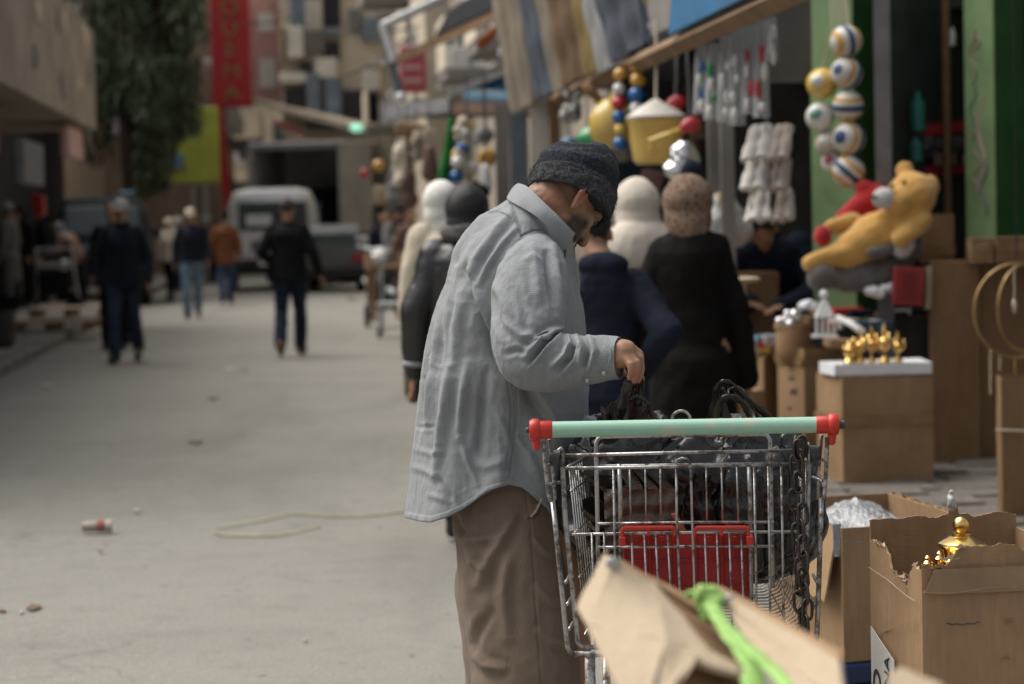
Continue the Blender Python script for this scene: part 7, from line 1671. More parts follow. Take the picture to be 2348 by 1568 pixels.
g = G(); g.sheet([[P(1376 + 12 * j + 2 * i, 928 + 10 * math.sin(1.9 * j) + 14 * i, 5.14 + .02 * math.sin(2.3 * j + i)) for j in range(5)] for i in range(4)], .002); top('film_piece', 'torn brownish film corner standing up beside the held bag', 'film', g, M_BAGB, 'auto')
g = G(); g.ell(P(1345, 962, 5.3), (.014, .01, .008)); g.ell(P(1358, 966, 5.3), (.01, .01, .012)); top('foil_scrap', 'little shiny crumpled foil scrap at the left end of the handle', 'foil', remesh(g, .003, 1, .004, 70), M_CLEAR, 'auto')
g = G(); g.sheet([[P(1500 + 90 * j / 9, 1002 + 7 * math.sin(j) + 16 * i, 5.3 + .02 * math.cos(1.7 * j)) for j in range(10)] for i in range(4)], .004); top('grey_wrapping', 'crumpled grey wrapping lying between the two bags', 'wrapping', g, pm('grey_film', (.16, .16, .16), .25, .2, 10, .4, 30), 'auto')

# ------------------------------------------------------------------ the stooping man with the grey shirt
man_p = Vector((.03, 5.42, 0))
man = thing('person', 'man in grey checked shirt, brown corduroys and dark fleece hat bending over the cart', 'person', man_p)
az, pt = R(37), R(46)
hz = Vector((math.cos(az), math.sin(az), 0)); fdir = hz * math.cos(pt) - Vector((0, 0, 1)) * math.sin(pt); rdir = hz.cross(Vector((0, 0, 1))).normalized(); udir = rdir.cross(fdir)
HM = Matrix((rdir, fdir, udir)).transposed(); ear = P(1335, 454, 5.245); HC = ear - rdir * .075
def hq(x, y, z): return HC + HM @ Vector((x, y, z))
g = G(); head_geo(g, HC, HM, 1.0, False, True)
# ear with helix and lobe
for sx in (-1, 1):
    pts = [hq(.07 * sx, .008, .008), hq(.076 * sx, .002, .018), hq(.083 * sx, -.012, .016), hq(.086 * sx, -.018, .0), hq(.082 * sx, -.013, -.016), hq(.074 * sx, -.002, -.03)]
    g.chain(pts, [.0055, .0055, .0055, .0055, .0055, .008], 8); g.ell(hq(.074 * sx, -.004, -.005), (.006, .014, .022), HM)
    g.cap(hq(.014 * sx, .098, -.028), hq(.01 * sx, .1, -.026), .009, .009)
    g.cap(hq(.036 * sx, .05, -.055), hq(.04 * sx, .015, -.05), .024, .024)
nb = P(1222, 540, 5.355)
g.cap(hq(0, -.018, -.035), nb, .057, .055); g.cap(hq(0, -.03, -.01), nb, .049, .055); g.cap(hq(0, -.01, -.045), nb + hz * .02, .05, .06)
chest = P(1190, 700, 5.36); pelv = Vector((.02, 5.41, .93))
g.cap(nb, chest, .07, .13); g.cap(chest, pelv, .13, .125); 
shR, shL = P(1225, 572, 5.19), P(1250, 590, 5.55)
g.cap(shR + Vector((0, .05, -.03)), shL + Vector((0, -.05, -.03)), .05, .05)
elR, wrR = P(1208, 800, 5.08), P(1405, 814, 5.005)
g.chain([shR + Vector((0, .03, -.03)), elR, wrR], [.045, .042, .031])
elL, wrL = P(1240, 800, 5.6), P(1330, 838, 5.42)
g.chain([shL, elL, wrL], [.055, .045, .031]); hand_geo(g, wrL, Vector((1, -.2, -.1)), -1)
# right hand pinching the bag handles
g.ell(P(1424, 806, 5.0), (.03, .032, .026)); g.cap(P(1408, 812, 5.0), P(1432, 806, 5.0), .027, .026); g.cap(P(1428, 798, 5.025), P(1448, 806, 5.02), .019, .015); g.cap(P(1420, 824, 4.985), P(1436, 826, 4.98), .02, .016)
for K, PIP, DIP, T, rr_ in ((P(1434, 826, 4.972), P(1446, 836, 4.962), P(1446, 852, 4.962), P(1443, 866, 4.968), .008), (P(1443, 815, 4.985), P(1459, 830, 4.975), P(1459, 852, 4.975), P(1453, 872, 4.982), .0088), (P(1448, 805, 5.005), P(1467, 822, 4.998), P(1469, 846, 4.998), P(1462, 872, 5.0), .009), (P(1447, 797, 5.025), P(1466, 813, 5.02), P(1470, 838, 5.02), P(1464, 864, 5.018), .0088)):
    g.chain([P(1426, 808, 5.0), K], [.02, rr_ * 1.15]); g.chain([K, PIP, DIP, T], [rr_ * 1.15, rr_, rr_ * .93, rr_ * .82], 10)
g.chain([P(1412, 800, 5.03), P(1432, 822, 5.045), P(1444, 846, 5.035), P(1452, 866, 5.018)], [.016, .0125, .011, .009], 10)
# legs
hipR, hipL = Vector((.06, 5.30, .9)), Vector((.02, 5.52, .9))
for hp_, kn, an in ((hipR, Vector((.10, 5.27, .5)), Vector((.085, 5.25, .09))), (hipL, Vector((.075, 5.53, .5)), Vector((.04, 5.54, .09)))):
    g.cap(pelv, hp_, .12, .09); g.chain([hp_, kn, an], [.09, .06, .042]); g.cap(an + Vector((-.02, 0, -.03)), an + Vector((.14, .05, -.05)), .036, .03)
gg = remesh(g, .0038, 2, .0012, 60)
body = mk('body', gg, M_SKIN, man, True, recalc=False)
co = np.array([tuple(v) for v in gg.v]); H_ = np.array(HM).T; loc = (co - np.array(tuple(HC))) @ np.array(HM)
x_, y_, z_ = loc[:, 0], loc[:, 1], loc[:, 2]
sm = lambda a, b, v: np.clip((v - a) / (b - a), 0, 1) ** 2 * (3 - 2 * np.clip((v - a) / (b - a), 0, 1))
onhead = (np.linalg.norm(loc, axis=1) < .19)
beard = sm(-.012, -.045, z_) * sm(-.01, .028, y_) * (1 - sm(.095, .108, y_)) + .8 * sm(.004, -.03, z_) * sm(.012, .03, y_) * sm(.05, .066, np.abs(x_)) * (1 - sm(.05, .07, y_))
stub = .45 * sm(.02, -.05, y_) * sm(-.05, .0, z_) * (np.abs(x_) < .1)
stub = np.maximum(stub, .3 * sm(.03, -.02, y_) * sm(-.12, -.06, z_))
bb_ = np.clip(np.maximum(beard, stub * sm(-.09, -.02, z_)), 0, 1) * onhead
at = body.data.attributes.new('beard', 'FLOAT', 'POINT'); at.data.foreach_set('value', bb_.astype(np.float32))
earz = np.exp(-(((np.abs(x_) - .086) / .012) ** 2 + ((y_ + .012) / .02) ** 2 + ((z_ - .005) / .035) ** 2)) * .75
earz = np.maximum(earz, .4 * np.exp(-((y_ + .04) / .03) ** 2 - ((z_ + .06) / .03) ** 2) * (x_ > 0)) * onhead
hand = np.exp(-np.linalg.norm(co - np.array(tuple(P(1456, 862, 4.99))), axis=1) ** 2 / .0008) * .35
at = body.data.attributes.new('flush', 'FLOAT', 'POINT'); at.data.foreach_set('value', np.clip(earz + hand, 0, .8).astype(np.float32))
for sx in (-1, 1):
    g = G(); g.ell(hq(.031 * sx, .075, .012), .0115, nu=14, nv=10); ey = mk('eye', g, pm('eye_white', (.25, .2, .17), .4), body, True); g = G(); g.ell(hq(.031 * sx, .0805, .009), .0098, nu=12, nv=8); mk('iris', g, M_GREYP, body, True)
    g = G(); g.cap(hq(.018 * sx, .091, .018), hq(.042 * sx, .083, .02), .005, .004, 8); mk('eyelid', g, M_SKIN2, body, True); g = G(); g.cap(hq(.014 * sx, .094, .031), hq(.048 * sx, .083, .034), .0055, .004, 8); mk('eyebrow', g, M_HAIR, body, True)

# fleece hat: rolled brim and ribbed crown
bc = P(1309, 446, 5.315); axis = Vector((.3, .48, .83)).normalized(); bf = (hz - axis * hz.dot(axis)).normalized(); bs = axis.cross(bf)
def hatp(a, rs, h, back=0.0): return bc + bf * (math.cos(a) * .095 * rs) + bs * (math.sin(a) * .082 * rs) + axis * h
NA = 120; rings = []; band = []
prof = [(.90, -.018, 1), (.965, -.027, 1), (1.02, -.026, 1), (1.05, -.016, 1), (1.062, 0, 1), (1.06, .014, 1), (1.045, .025, 1), (1.015, .033, 1), (1.0, .036, .2), (1.0, .045, 0), (.995, .056, 0), (.98, .068, 0), (.965, .075, .55), (.94, .084, .6), (.905, .092, .5), (.86, .099, 0), (.80, .108, 0), (.73, .117, .2), (.66, .123, .7), (.56, .129, .8), (.42, .134, .3), (.26, .137, .3), (.08, .139, .5)]
pr_ = np.array(prof); pr_[:, 1] *= np.where(pr_[:, 1] > .03, .93, 1.0); pr_[:, 0] *= 1.015; tt = np.linspace(0, 1, 90); ti = np.linspace(0, 1, len(prof)); pr_ = np.stack([np.interp(tt, ti, pr_[:, k]) for k in range(3)], 1)
vv = []
for r_, h, b_ in pr_:
    for k in range(NA):
        a = 6.28319 * k / NA; sl = .012 * max(0, h / .139) * math.cos(a - .3) - .012 * math.sin(2 * a + .5) * max(0, h / .139)
        vv.append(tuple(hatp(a, r_, h + sl))); band.append(b_)
vv = np.array(vv); cn = np.array(tuple(bc + axis * .03)); nn = vv - cn; nn /= np.linalg.norm(nn, axis=1, keepdims=True); bd_ = np.array(band)
ang = np.tile(np.arange(NA) * 6.28319 / NA, len(pr_)); hh_ = np.repeat(pr_[:, 1], NA)
fz = fnoise(vv * 130, 2) * (.0008 + .0026 * bd_) + fnoise(vv * 30, 2) * .002 + (.0014 * np.sin(ang * 46) * (1 - bd_) * (hh_ > .03))
vv = vv + nn * fz[:, None]
g = G(); g.v = [Vector(p) for p in vv]
for i in range(len(pr_) - 1):
    for k in range(NA): l = (k + 1) % NA; g.f.append((i * NA + k, i * NA + l, (i + 1) * NA + l, (i + 1) * NA + k)); g.m.append(0)
g.f.append(tuple((len(pr_) - 1) * NA + k for k in range(NA))); g.m.append(0); g.f.append(tuple(range(NA - 1, -1, -1))); g.m.append(0)
hat = mk('hat', g, M_KNIT, man, True); at = hat.data.attributes.new('band', 'FLOAT', 'POINT'); at.data.foreach_set('value', np.clip(bd_, 0, 1).astype(np.float32))
# short fleece fibres on hat
fib_v, fib_f = [], []; rq = np.random.default_rng(3); sel = rq.choice(len(vv), 9000, p=(bd_ * (hh_ < .04) + .02) / (bd_ * (hh_ < .04) + .02).sum())
for s_ in sel:
    p = Vector(vv[s_]); n_ = Vector(nn[s_]); t_ = Vector(rq.normal(size=3)).cross(n_).normalized(); l_ = .002 + .0025 * rq.random(); i = len(fib_v)
    p = p + Vector(rq.normal(size=3)) * .0015; fib_v += [p - t_ * .0005, p + t_ * .0005, p + n_ * l_ + t_ * rq.normal() * .002 + axis * -.001]; fib_f.append((i, i + 1, i + 2))
g = G(); g.v = fib_v; g.f = fib_f; g.m = [0] * len(fib_f); fb = mk('fleece_fibres', g, M_KNIT, hat, recalc=False); fb['kind'] = 'stuff'; at = fb.data.attributes.new('band', 'FLOAT', 'POINT'); at.data.foreach_set('value', np.repeat(np.clip(bd_[sel], 0, .9), 3).astype(np.float32))

# ---- cloth: surfaces fitted ring by ring, then folded along drawn crease lines
CPn, Fn, Rn, Un = [np.array(tuple(q)) for q in (CP, F_, R_, U_)]
def proj(co):
    q = co - CPn; d = q @ Fn; return CU + FPX * (q @ Rn) / d, CV - FPX * (q @ Un) / d
def crease(co, no, lines):
    """raise (+) or press in (-) the cloth along survey polylines: (points, width, depth, kind)"""
    u, v = proj(co); view = CPn - co; view /= np.linalg.norm(view, axis=1, keepdims=True); fw = np.clip((no * view).sum(1) * 3 + .3, 0, 1)
    disp = np.zeros(len(co))
    for pts, w_, amp, kind in lines:
        best = np.full(len(co), 1e9); sgn = np.zeros(len(co)); tpar = np.zeros(len(co)); n_ = len(pts) - 1
        for i in range(n_):
            ax_, ay, bx_, by = *pts[i], *pts[i + 1]; dx, dy = bx_ - ax_, by - ay; l2 = dx * dx + dy * dy
            t = np.clip(((u - ax_) * dx + (v - ay) * dy) / l2, 0, 1); ex, ey_ = u - ax_ - t * dx, v - ay - t * dy; dd = np.hypot(ex, ey_)
            s_ = np.sign(dx * ey_ - dy * ex); k = dd < best; best[k] = dd[k]; sgn[k] = s_[k]; tpar[k] = (i + t[k]) / n_
        taper = np.sin(np.pi * np.clip(tpar * .9 + .05, 0, 1)) ** .5
        w_ = w_ * .72
        if kind == 'r': f = np.exp(-(best / w_) ** 2) - .35 * np.exp(-((best - 2 * w_) / w_) ** 2)
        elif kind == 's': f = np.tanh(sgn * best / (w_ * .35)) * np.exp(-(best / (w_ * 2.2)) ** 2)
        else: f = np.exp(-(best / w_) ** 2); taper = 1.0
        disp += amp * f * taper
    return disp * fw
def loftgrid(rings, nu, nv, power=2.2, bfun=None, dz=5.35):
    """rings: (Lu, Lv, Ru, Rv, half_depth, centre_depth) -> smooth grid nv x nu of points (closed in u)"""
    Rg = np.array(rings, float); ts = np.linspace(0, 1, len(Rg)); tq = np.linspace(0, 1, nv)
    out = []
    M2 = np.zeros((len(Rg), 6)); h = ts[1] - ts[0]
    for k in range(6): M2[:, k] = np.gradient(Rg[:, k], h)
    def herm(t):
        i = min(int(t / h), len(Rg) - 2); f = t / h - i; p0, p1, m0, m1 = Rg[i], Rg[i + 1], M2[i] * h, M2[i + 1] * h
        return (2 * f ** 3 - 3 * f * f + 1) * p0 + (f ** 3 - 2 * f * f + f) * m0 + (-2 * f ** 3 + 3 * f * f) * p1 + (f ** 3 - f * f) * m1
    vd = np.array(tuple((P(1190, 800, 6) - CP).normalized()))
    for t in tq:
        lu, lv_, ru, rv_, b_, dc = herm(t); l = np.array(tuple(P(lu, lv_, dc))); r = np.array(tuple(P(ru, rv_, dc))); c = (l + r) / 2; a = (r - l) / 2
        row = []
        for k in range(nu):
            th = 6.2831853 * k / nu; ct, st_ = math.cos(th), math.sin(th); q = (abs(ct) ** power + abs(st_) ** power) ** (-1 / power)
            row.append(c + a * ct * q - vd * b_ * st_ * q)
        out.append(row)
    return np.array(out)
def vnorm(gr, closed=True):
    du = np.roll(gr, -1, 1) - np.roll(gr, 1, 1) if closed else np.gradient(gr, axis=1); dv = np.gradient(gr, axis=0); n_ = np.cross(du, dv); n_ /= np.linalg.norm(n_, axis=2, keepdims=True) + 1e-12
    c = gr.mean(1, keepdims=True); s_ = np.sign(((gr - c) * n_).sum(2, keepdims=True)); s_[s_ == 0] = 1; return n_ * s_
def gridmesh(name, gr, mat, parent, uscale=1.0, closed=True, capends=(True, True), th=None):
    nv, nu = gr.shape[:2]; g = G()
    per = np.linalg.norm(np.diff(gr[nv // 2], axis=0), axis=1).sum(); ln = np.linalg.norm(np.diff(gr[:, 0], axis=0), axis=1).sum()
    n2 = nu + 1 if closed else nu; ext = np.concatenate([gr, gr[:, :1]], 1) if closed else gr
    g.v = [Vector(p) for p in ext.reshape(-1, 3)]; uv = [(j / nu * per * uscale, i / (nv - 1) * ln * uscale) for i in range(nv) for j in range(n2)]
    for i in range(nv - 1):
        for j in range(n2 - 1): g.f.append((i * n2 + j, i * n2 + j + 1, (i + 1) * n2 + j + 1, (i + 1) * n2 + j)); g.m.append(0)
    if closed:
        if capends[0]: g.f.append(tuple(range(nu - 1, -1, -1))); g.m.append(0)
        if capends[1]: g.f.append(tuple((nv - 1) * n2 + k for k in range(nu))); g.m.append(0)
    return mk(name, g, mat, parent, True, uv=uv, recalc=True)

TR = [(1192, 440, 1292, 540, .098, 5.33), (1152, 466, 1302, 578, .145, 5.34), (1098, 506, 1312, 622, .185, 5.35), (1050, 572, 1326, 670, .205, 5.35), (1024, 650, 1336, 720, .208, 5.35), (1002, 715, 1342, 775, .205, 5.35), (984, 790, 1345, 840, .2, 5.36), (968, 868, 1345, 905, .2, 5.36), (957, 950, 1342, 970, .2, 5.37), (950, 1030, 1336, 1045, .2, 5.37), (945, 1105, 1326, 1120, .205, 5.37), (940, 1184, 1312, 1200, .21, 5.37)]
gr = loftgrid(TR, 400, 360, 2.15)
# shirt-tail hem: long at back and front, short at the sides
nv, nu = gr.shape[:2]; th = np.arange(nu) * 6.2831853 / nu; hemz = np.interp(np.cos(th), [-1, -.66, -.49, -.27, -.03, .23, .39, .58, .75, .9, 1], [-.002, 0, .014, .043, .076, .092, .087, .058, .01, -.035, -.045]); side = np.abs(np.sin(th)) ** 1.6; frontk = np.clip(np.cos(th), 0, 1) ** 1.2
for i in range(nv):
    t = i / (nv - 1); k = np.clip((t - .55) / .45, 0, 1) ** 1.5
    gr[i, :, 2] += k * hemz
no = vnorm(gr); co = gr.reshape(-1, 3); nf = no.reshape(-1, 3)
T1 = lambda x, y: (886.2 + .3587 * x, 293.4 + .3587 * y); T8 = lambda x, y: (886.2 + .4929 * x, 794.6 + .4929 * y)
sh_lines = [([T1(655, 535), T1(600, 580), T1(500, 690), T1(430, 800), T1(390, 900)], 9, -.016, 's'), ([T1(785, 455), T1(830, 600), T1(862, 690)], 3.2, -.0035, 'g'), ([T1(862, 690), T1(940, 655), T1(1000, 655), T1(1030, 690)], 3.2, -.004, 'g'), ([T1(655, 535), T1(720, 530), T1(800, 580)], 3.0, -.003, 'g'),
            ([T1(780, 560), T1(660, 720), T1(570, 850), T1(540, 950)], 13, .012, 'r'), ([T1(540, 930), T1(570, 1080), T1(640, 1250), T1(720, 1420), T1(790, 1540)], 11, -.017, 's'), ([T1(820, 640), T1(720, 760), T1(640, 900), T1(600, 1000)], 9, .008, 'r'), ([T1(700, 600), T1(560, 760), T1(480, 900), T1(440, 1100)], 12, .008, 'r'),
            ([T1(440, 900), T1(380, 1100), T1(330, 1300), T1(300, 1500)], 13, .010, 'r'), ([T1(360, 960), T1(300, 1180), T1(255, 1400), T1(240, 1568)], 9, .011, 'r'), ([T1(400, 1000), T1(350, 1250), T1(340, 1500)], 8, -.008, 'r'), ([T1(500, 1000), T1(460, 1250), T1(440, 1500)], 14, .008, 'r'),
            ([T8(200, 60), T8(185, 200), T8(168, 365)], 8, -.014, 's'), ([T8(300, 100), T8(270, 300), T8(245, 470), T8(232, 600)], 14, .013, 'r'), ([T8(380, 80), T8(350, 300), T8(340, 430)], 13, .009, 'r'), ([T8(345, 430), T8(380, 540), T8(420, 640)], 9, .008, 'r'), ([T8(460, 120), T8(440, 330), T8(420, 520)], 14, -.009, 'r'), ([T8(545, 60), T8(580, 300), T8(560, 540), T8(555, 590)], 2.6, -.0032, 'g'), ([T8(600, 60), T8(610, 330), T8(575, 600)], 2.6, -.0025, 'g'),
            ([T8(640, 140), T8(700, 240), T8(765, 350)], 16, -.02, 's'), ([T8(140, 372), T8(170, 376), T8(212, 372)], 6, -.003, 'r'), ([T8(140, 480), T8(200, 500), T8(270, 490)], 9, .0025, 'r'), ([T8(130, 560), T8(180, 580), T8(240, 610)], 10, .003, 'r'), ([T8(390, 520), T8(460, 560), T8(560, 530)], 13, .004, 'r'), ([T8(200, 690), T8(240, 700), T8(300, 720)], 9, .003, 'r'), ([T8(250, 610), T8(290, 680), T8(310, 730)], 7, -.006, 'r'), ([T8(600, 420), T8(660, 500), T8(700, 600)], 12, .007, 'r'), ([T8(500, 300), T8(560, 400), T8(580, 480)], 9, .005, 'r')]
dsp = crease(co, nf, sh_lines)
u_, v_ = proj(co); tcol = np.repeat(np.linspace(0, 1, nv), nu); thc = np.tile(th, nv)
dsp += .0055 * np.sin(thc * 9 + 3.2 * fnoise(co * np.array([3, 3, 1.2]), 2)) * np.clip(tcol * 1.8 - .35, 0, 1) + .0032 * fnoise(co * np.array([9, 9, 4]), 3) * np.clip(tcol * 3, .15, 1) + .0022 * ridged(co * np.array([15, 15, 6]), 3) * np.clip(tcol * 3, .3, 1) + .0011 * ridged(co * np.array([42, 42, 26]), 2)
gr2 = (co + nf * dsp[:, None]).reshape(gr.shape)
# narrow stitched hem
gr2[-6:-1] += no[-6:-1] * .0022
shirt = gridmesh('shirt', gr2, M_SHIRT, man, capends=(True, True))
# yoke, collar, sleeve, cuff, buttons
def catmull(pts, n):
    A = np.array([tuple(p) for p in pts], float); m_ = len(A); out = []
    for i in range(n):
        t = i / (n - 1) * (m_ - 1); k = min(int(t), m_ - 2); f = t - k; p0, p1, p2, p3 = A[max(k - 1, 0)], A[k], A[k + 1], A[min(k + 2, m_ - 1)]
        out.append(.5 * (2 * p1 + (p2 - p0) * f + (2 * p0 - 5 * p1 + 4 * p2 - p3) * f * f + (3 * p1 - p0 - 3 * p2 + p3) * f ** 3))
    return np.array(out)
inn = [P(1212, 428, 5.44), P(1196, 424, 5.40), P(1191, 423, 5.335), P(1211, 431, 5.25), P(1243, 463, 5.195), P(1275, 494, 5.18), P(1300, 519, 5.19), P(1316, 535, 5.215)]
mid = [P(1204, 430, 5.455), P(1184, 428, 5.41), P(1178, 430, 5.34), P(1198, 444, 5.24), P(1232, 473, 5.18), P(1264, 503, 5.165), P(1288, 535, 5.175), P(1304, 556, 5.2)]
out_ = [P(1192, 452, 5.46), P(1172, 450, 5.41), P(1164, 458, 5.345), P(1187, 472, 5.235), P(1219, 488, 5.165), P(1252, 516, 5.15), P(1270, 553, 5.165), P(1287, 578, 5.19)]
ci, cm, co_ = catmull(inn, 60), catmull(mid, 60), catmull(out_, 60); rows = []
fl_ = gr2.reshape(-1, 3); ug, vg = proj(fl_); dg_ = (fl_ - CPn) @ Fn
def drape_on(pts, lift, minfront=14):
    o = pts.copy()
    for i in range(minfront, len(pts)):
        uu, vv_ = proj(pts[i:i + 1]); k = np.hypot(ug - uu, vg - vv_) < 5
        if k.any():
            dd = min(dg_[k].min() - lift, (pts[i] - CPn) @ Fn + .02); q = pts[i] - CPn; o[i] = CPn + q * (dd / (q @ Fn))
    for _ in range(3): o[minfront + 1:-1] = (o[minfront:-2] + o[minfront + 1:-1] + o[minfront + 2:]) / 3
    return o
co_ = drape_on(co_, .004)
for k in range(14):
    t = k / 13; rows.append([Vector((1 - t) ** 2 * a + 2 * t * (1 - t) * b_ + t * t * c_ ) for a, b_, c_ in zip(ci, cm * 1.35 - (ci + co_) * .175, co_)])
def sheetuv(name, rows, th, mat, parent, sc=1.0):
    g = G(); g.sheet(rows, th); nr, nc = len(rows), len(rows[0]); w_ = sum((rows[0][j + 1] - rows[0][j]).length for j in range(nc - 1)); h = sum((rows[i + 1][0] - rows[i][0]).length for i in range(nr - 1))
    uv = [(j / (nc - 1) * w_ * sc, i / (nr - 1) * h * sc) for i in range(nr) for j in range(nc)] * 2
    return mk(name, g, mat, parent, 'auto', uv=uv)
sheetuv('collar', rows, .003, M_SHIRT, shirt)
def seam(pts, r=.0011):
    q = catmull([P(a, b_, 5.3) for a, b_ in pts], 70); d0 = q.copy()
    for i in range(len(q)):
        uu, vv_ = proj(q[i:i + 1]); k = np.hypot(ug - uu, vg - vv_) < 3.5
        if k.any(): w_ = q[i] - CPn; d0[i] = CPn + w_ * ((dg_[k].min() - .0006) / (w_ @ Fn))
    for _ in range(4): d0[1:-1] = (d0[:-2] + d0[1:-1] * 2 + d0[2:]) / 4
    g = G(); g.tube([Vector(p) for p in d0], r, 6, flat=.6); g2_ = mk('seam', g, M_SHIRT, shirt, True); return g2_
seam([T1(790, 462), T1(812, 530), T1(838, 610), T1(858, 680)]); seam([T1(650, 540), T1(690, 530), T1(740, 538), T1(800, 575)]); seam([T8(548, 120), T8(575, 260), T8(572, 420), T8(556, 575)], .0009); seam([T8(562, 120), T8(589, 260), T8(586, 420), T8(568, 580)], .0009)
# collar stand and far collar leaf
inn2 = [P(1212, 428, 5.44), P(1245, 452, 5.46), P(1285, 492, 5.45), P(1318, 534, 5.41)]; out2 = [P(1222, 470, 5.47), P(1260, 500, 5.5), P(1292, 540, 5.49), P(1318, 590, 5.43)]
a_, b_ = catmull(inn2, 24), catmull(out2, 24); sheetuv('collar', [[Vector(x * (1 - t / 6) + y * t / 6) for x, y in zip(a_, b_)] for t in range(7)], .003, M_SHIRT, shirt)
pk_ = [P(1316, 537, 5.27), P(1318, 555, 5.3), P(1308, 575, 5.3), P(1312, 600, 5.3), P(1305, 640, 5.28)]; pk2 = [P(1296, 570, 5.235), P(1296, 580, 5.24), P(1294, 598, 5.24), P(1292, 620, 5.22), P(1290, 660, 5.2)]
a_, b_ = catmull(pk_, 18), catmull(pk2, 18); sheetuv('placket', [[Vector(x * (1 - t / 5) + y * t / 5) for x, y in zip(a_, b_)] for t in range(6)], .003, M_SHIRT, shirt)
def sleeve(path, rad, lines, nm, nv=260, nu=180, flat=1.0):
    pc = catmull(path, nv); rc_ = np.interp(np.linspace(0, 1, nv), np.linspace(0, 1, len(rad)), rad)
    # light smoothing of the centre line keeps the elbow from pinching
    for _ in range(60): pc[1:-1] = pc[1:-1] * .5 + (pc[:-2] + pc[2:]) * .25
    for _ in range(20): rc_[1:-1] = rc_[1:-1] * .5 + (rc_[:-2] + rc_[2:]) * .25
    tg = np.gradient(pc, axis=0); tg /= np.linalg.norm(tg, axis=1, keepdims=True); x = np.cross(tg[0], [0, 1, 0]); x /= np.linalg.norm(x); G_ = np.zeros((nv, nu, 3))
    for i in range(nv):
        x = x - tg[i] * (x @ tg[i]); x /= np.linalg.norm(x); y = np.cross(tg[i], x)
        a = np.arange(nu) * 6.2831853 / nu; G_[i] = pc[i] + rc_[i] * (np.cos(a)[:, None] * x + flat * np.sin(a)[:, None] * y)
    n_ = vnorm(G_); c0 = G_.reshape(-1, 3); nn_ = n_.reshape(-1, 3); t = np.repeat(np.linspace(0, 1, nv), nu)
    d_ = crease(c0, nn_, lines) + .003 * fnoise(c0 * np.array([10, 10, 7]), 3) * np.clip(t * 6, 0, 1) + .0011 * ridged(c0 * np.array([45, 45, 28]), 2) + .0014 * ridged(c0 * np.array([20, 20, 12]), 3) * np.clip(t * 6, 0, 1)
    return gridmesh(nm, (c0 + nn_ * d_[:, None]).reshape(G_.shape), M_SHIRT, shirt)
sl_lines = [([T1(720, 840), T1(800, 760), T1(860, 700)], 10, -.004, 'r'), ([T1(1060, 760), T1(1075, 880), T1(1085, 1000), T1(1110, 1150)], 12, .009, 'r'), ([T1(930, 760), T1(960, 950), T1(970, 1100)], 14, .007, 'r'), ([T1(1020, 800), T1(1030, 960), T1(1060, 1120)], 8, -.007, 'r'), ([T1(700, 1000), T1(760, 1120), T1(800, 1250)], 14, .007, 'r'), ([T1(690, 1080), T1(700, 1200), T1(760, 1330)], 10, -.007, 'r'),
            ([T1(1145, 1285), T1(1060, 1300), T1(960, 1370), T1(890, 1450)], 11, .014, 'r'), ([T1(1150, 1290), T1(1100, 1330), T1(1000, 1420), T1(930, 1500)], 7, -.016, 's'), ([T1(1160, 1300), T1(1175, 1370), T1(1140, 1450), T1(1060, 1520)], 9, .013, 'r'), ([T1(1180, 1320), T1(1210, 1400), T1(1190, 1480), T1(1120, 1550)], 7, -.012, 's'), ([T1(1210, 1330), T1(1250, 1420), T1(1230, 1510)], 9, .010, 'r'), ([T1(1290, 1340), T1(1330, 1430), T1(1300, 1530)], 10, .008, 'r'), ([T1(1270, 1350), T1(1290, 1440), T1(1270, 1530)], 6, -.008, 'r'),
            ([T1(770, 1440), T1(830, 1420), T1(900, 1440)], 9, -.007, 'r'), ([T1(1100, 900), T1(1120, 1050), T1(1145, 1250)], 9, -.008, 'r'), ([T1(820, 1000), T1(880, 1150), T1(900, 1300)], 12, -.005, 'r'), ([T1(1360, 1360), T1(1400, 1450), T1(1380, 1540)], 9, -.006, 'r'), ([T1(760, 1250), T1(860, 1330), T1(960, 1330)], 12, .007, 'r'), ([T1(880, 850), T1(930, 830), T1(1000, 860)], 10, .004, 'r')]
sleeve([P(1236, 578, 5.225), P(1222, 618, 5.175), P(1213, 675, 5.13), P(1211, 740, 5.095), P(1210, 790, 5.075), P(1222, 822, 5.062), P(1262, 832, 5.05), P(1316, 828, 5.035), P(1370, 822, 5.015), P(1413, 820, 5.002)], [.05, .075, .077, .076, .074, .069, .06, .053, .046, .0395], sl_lines, 'sleeve')
sleeve([P(1255, 560, 5.46), P(1250, 640, 5.56), P(1245, 720, 5.6), P(1244, 790, 5.6), P(1262, 832, 5.57), P(1300, 838, 5.5), P(1335, 838, 5.42)], [.055, .08, .078, .07, .062, .05, .04], [], 'sleeve', 90, 60)
# armhole seam lying along the shoulder
seam = [T1(1030, 690), T1(990, 658), T1(930, 664), T1(865, 692), T1(800, 760), T1(735, 830), T1(700, 900), T1(682, 980)]
# cuff with buttons
ca, cb = P(1376, 822, 5.013), P(1419, 821, 5.0); dr = (cb - ca).normalized(); x0 = dr.cross(Vector((0, 1, 0))).normalized(); y0 = dr.cross(x0)
rows = []
for i in range(9):
    t = i / 8; rows.append([ca.lerp(cb, t) + (.046 - .005 * t + .0012 * math.sin(5 * a + 3 * t)) * (math.cos(a) * x0 * 1.0 + math.sin(a) * y0 * .92) for a in [6.2832 * k / 56 for k in range(57)]])
sheetuv('cuff', rows, -.003, M_SHIRT, shirt)
for u, v, d in ((1384, 856, 4.968), (1346, 873, 4.985)): g = G(); g.ell(P(u, v, d), (.0044, .003, .0048), nu=14, nv=8); mk('button', g, pm('grey_button', (.34, .33, .31), .4), shirt, True)

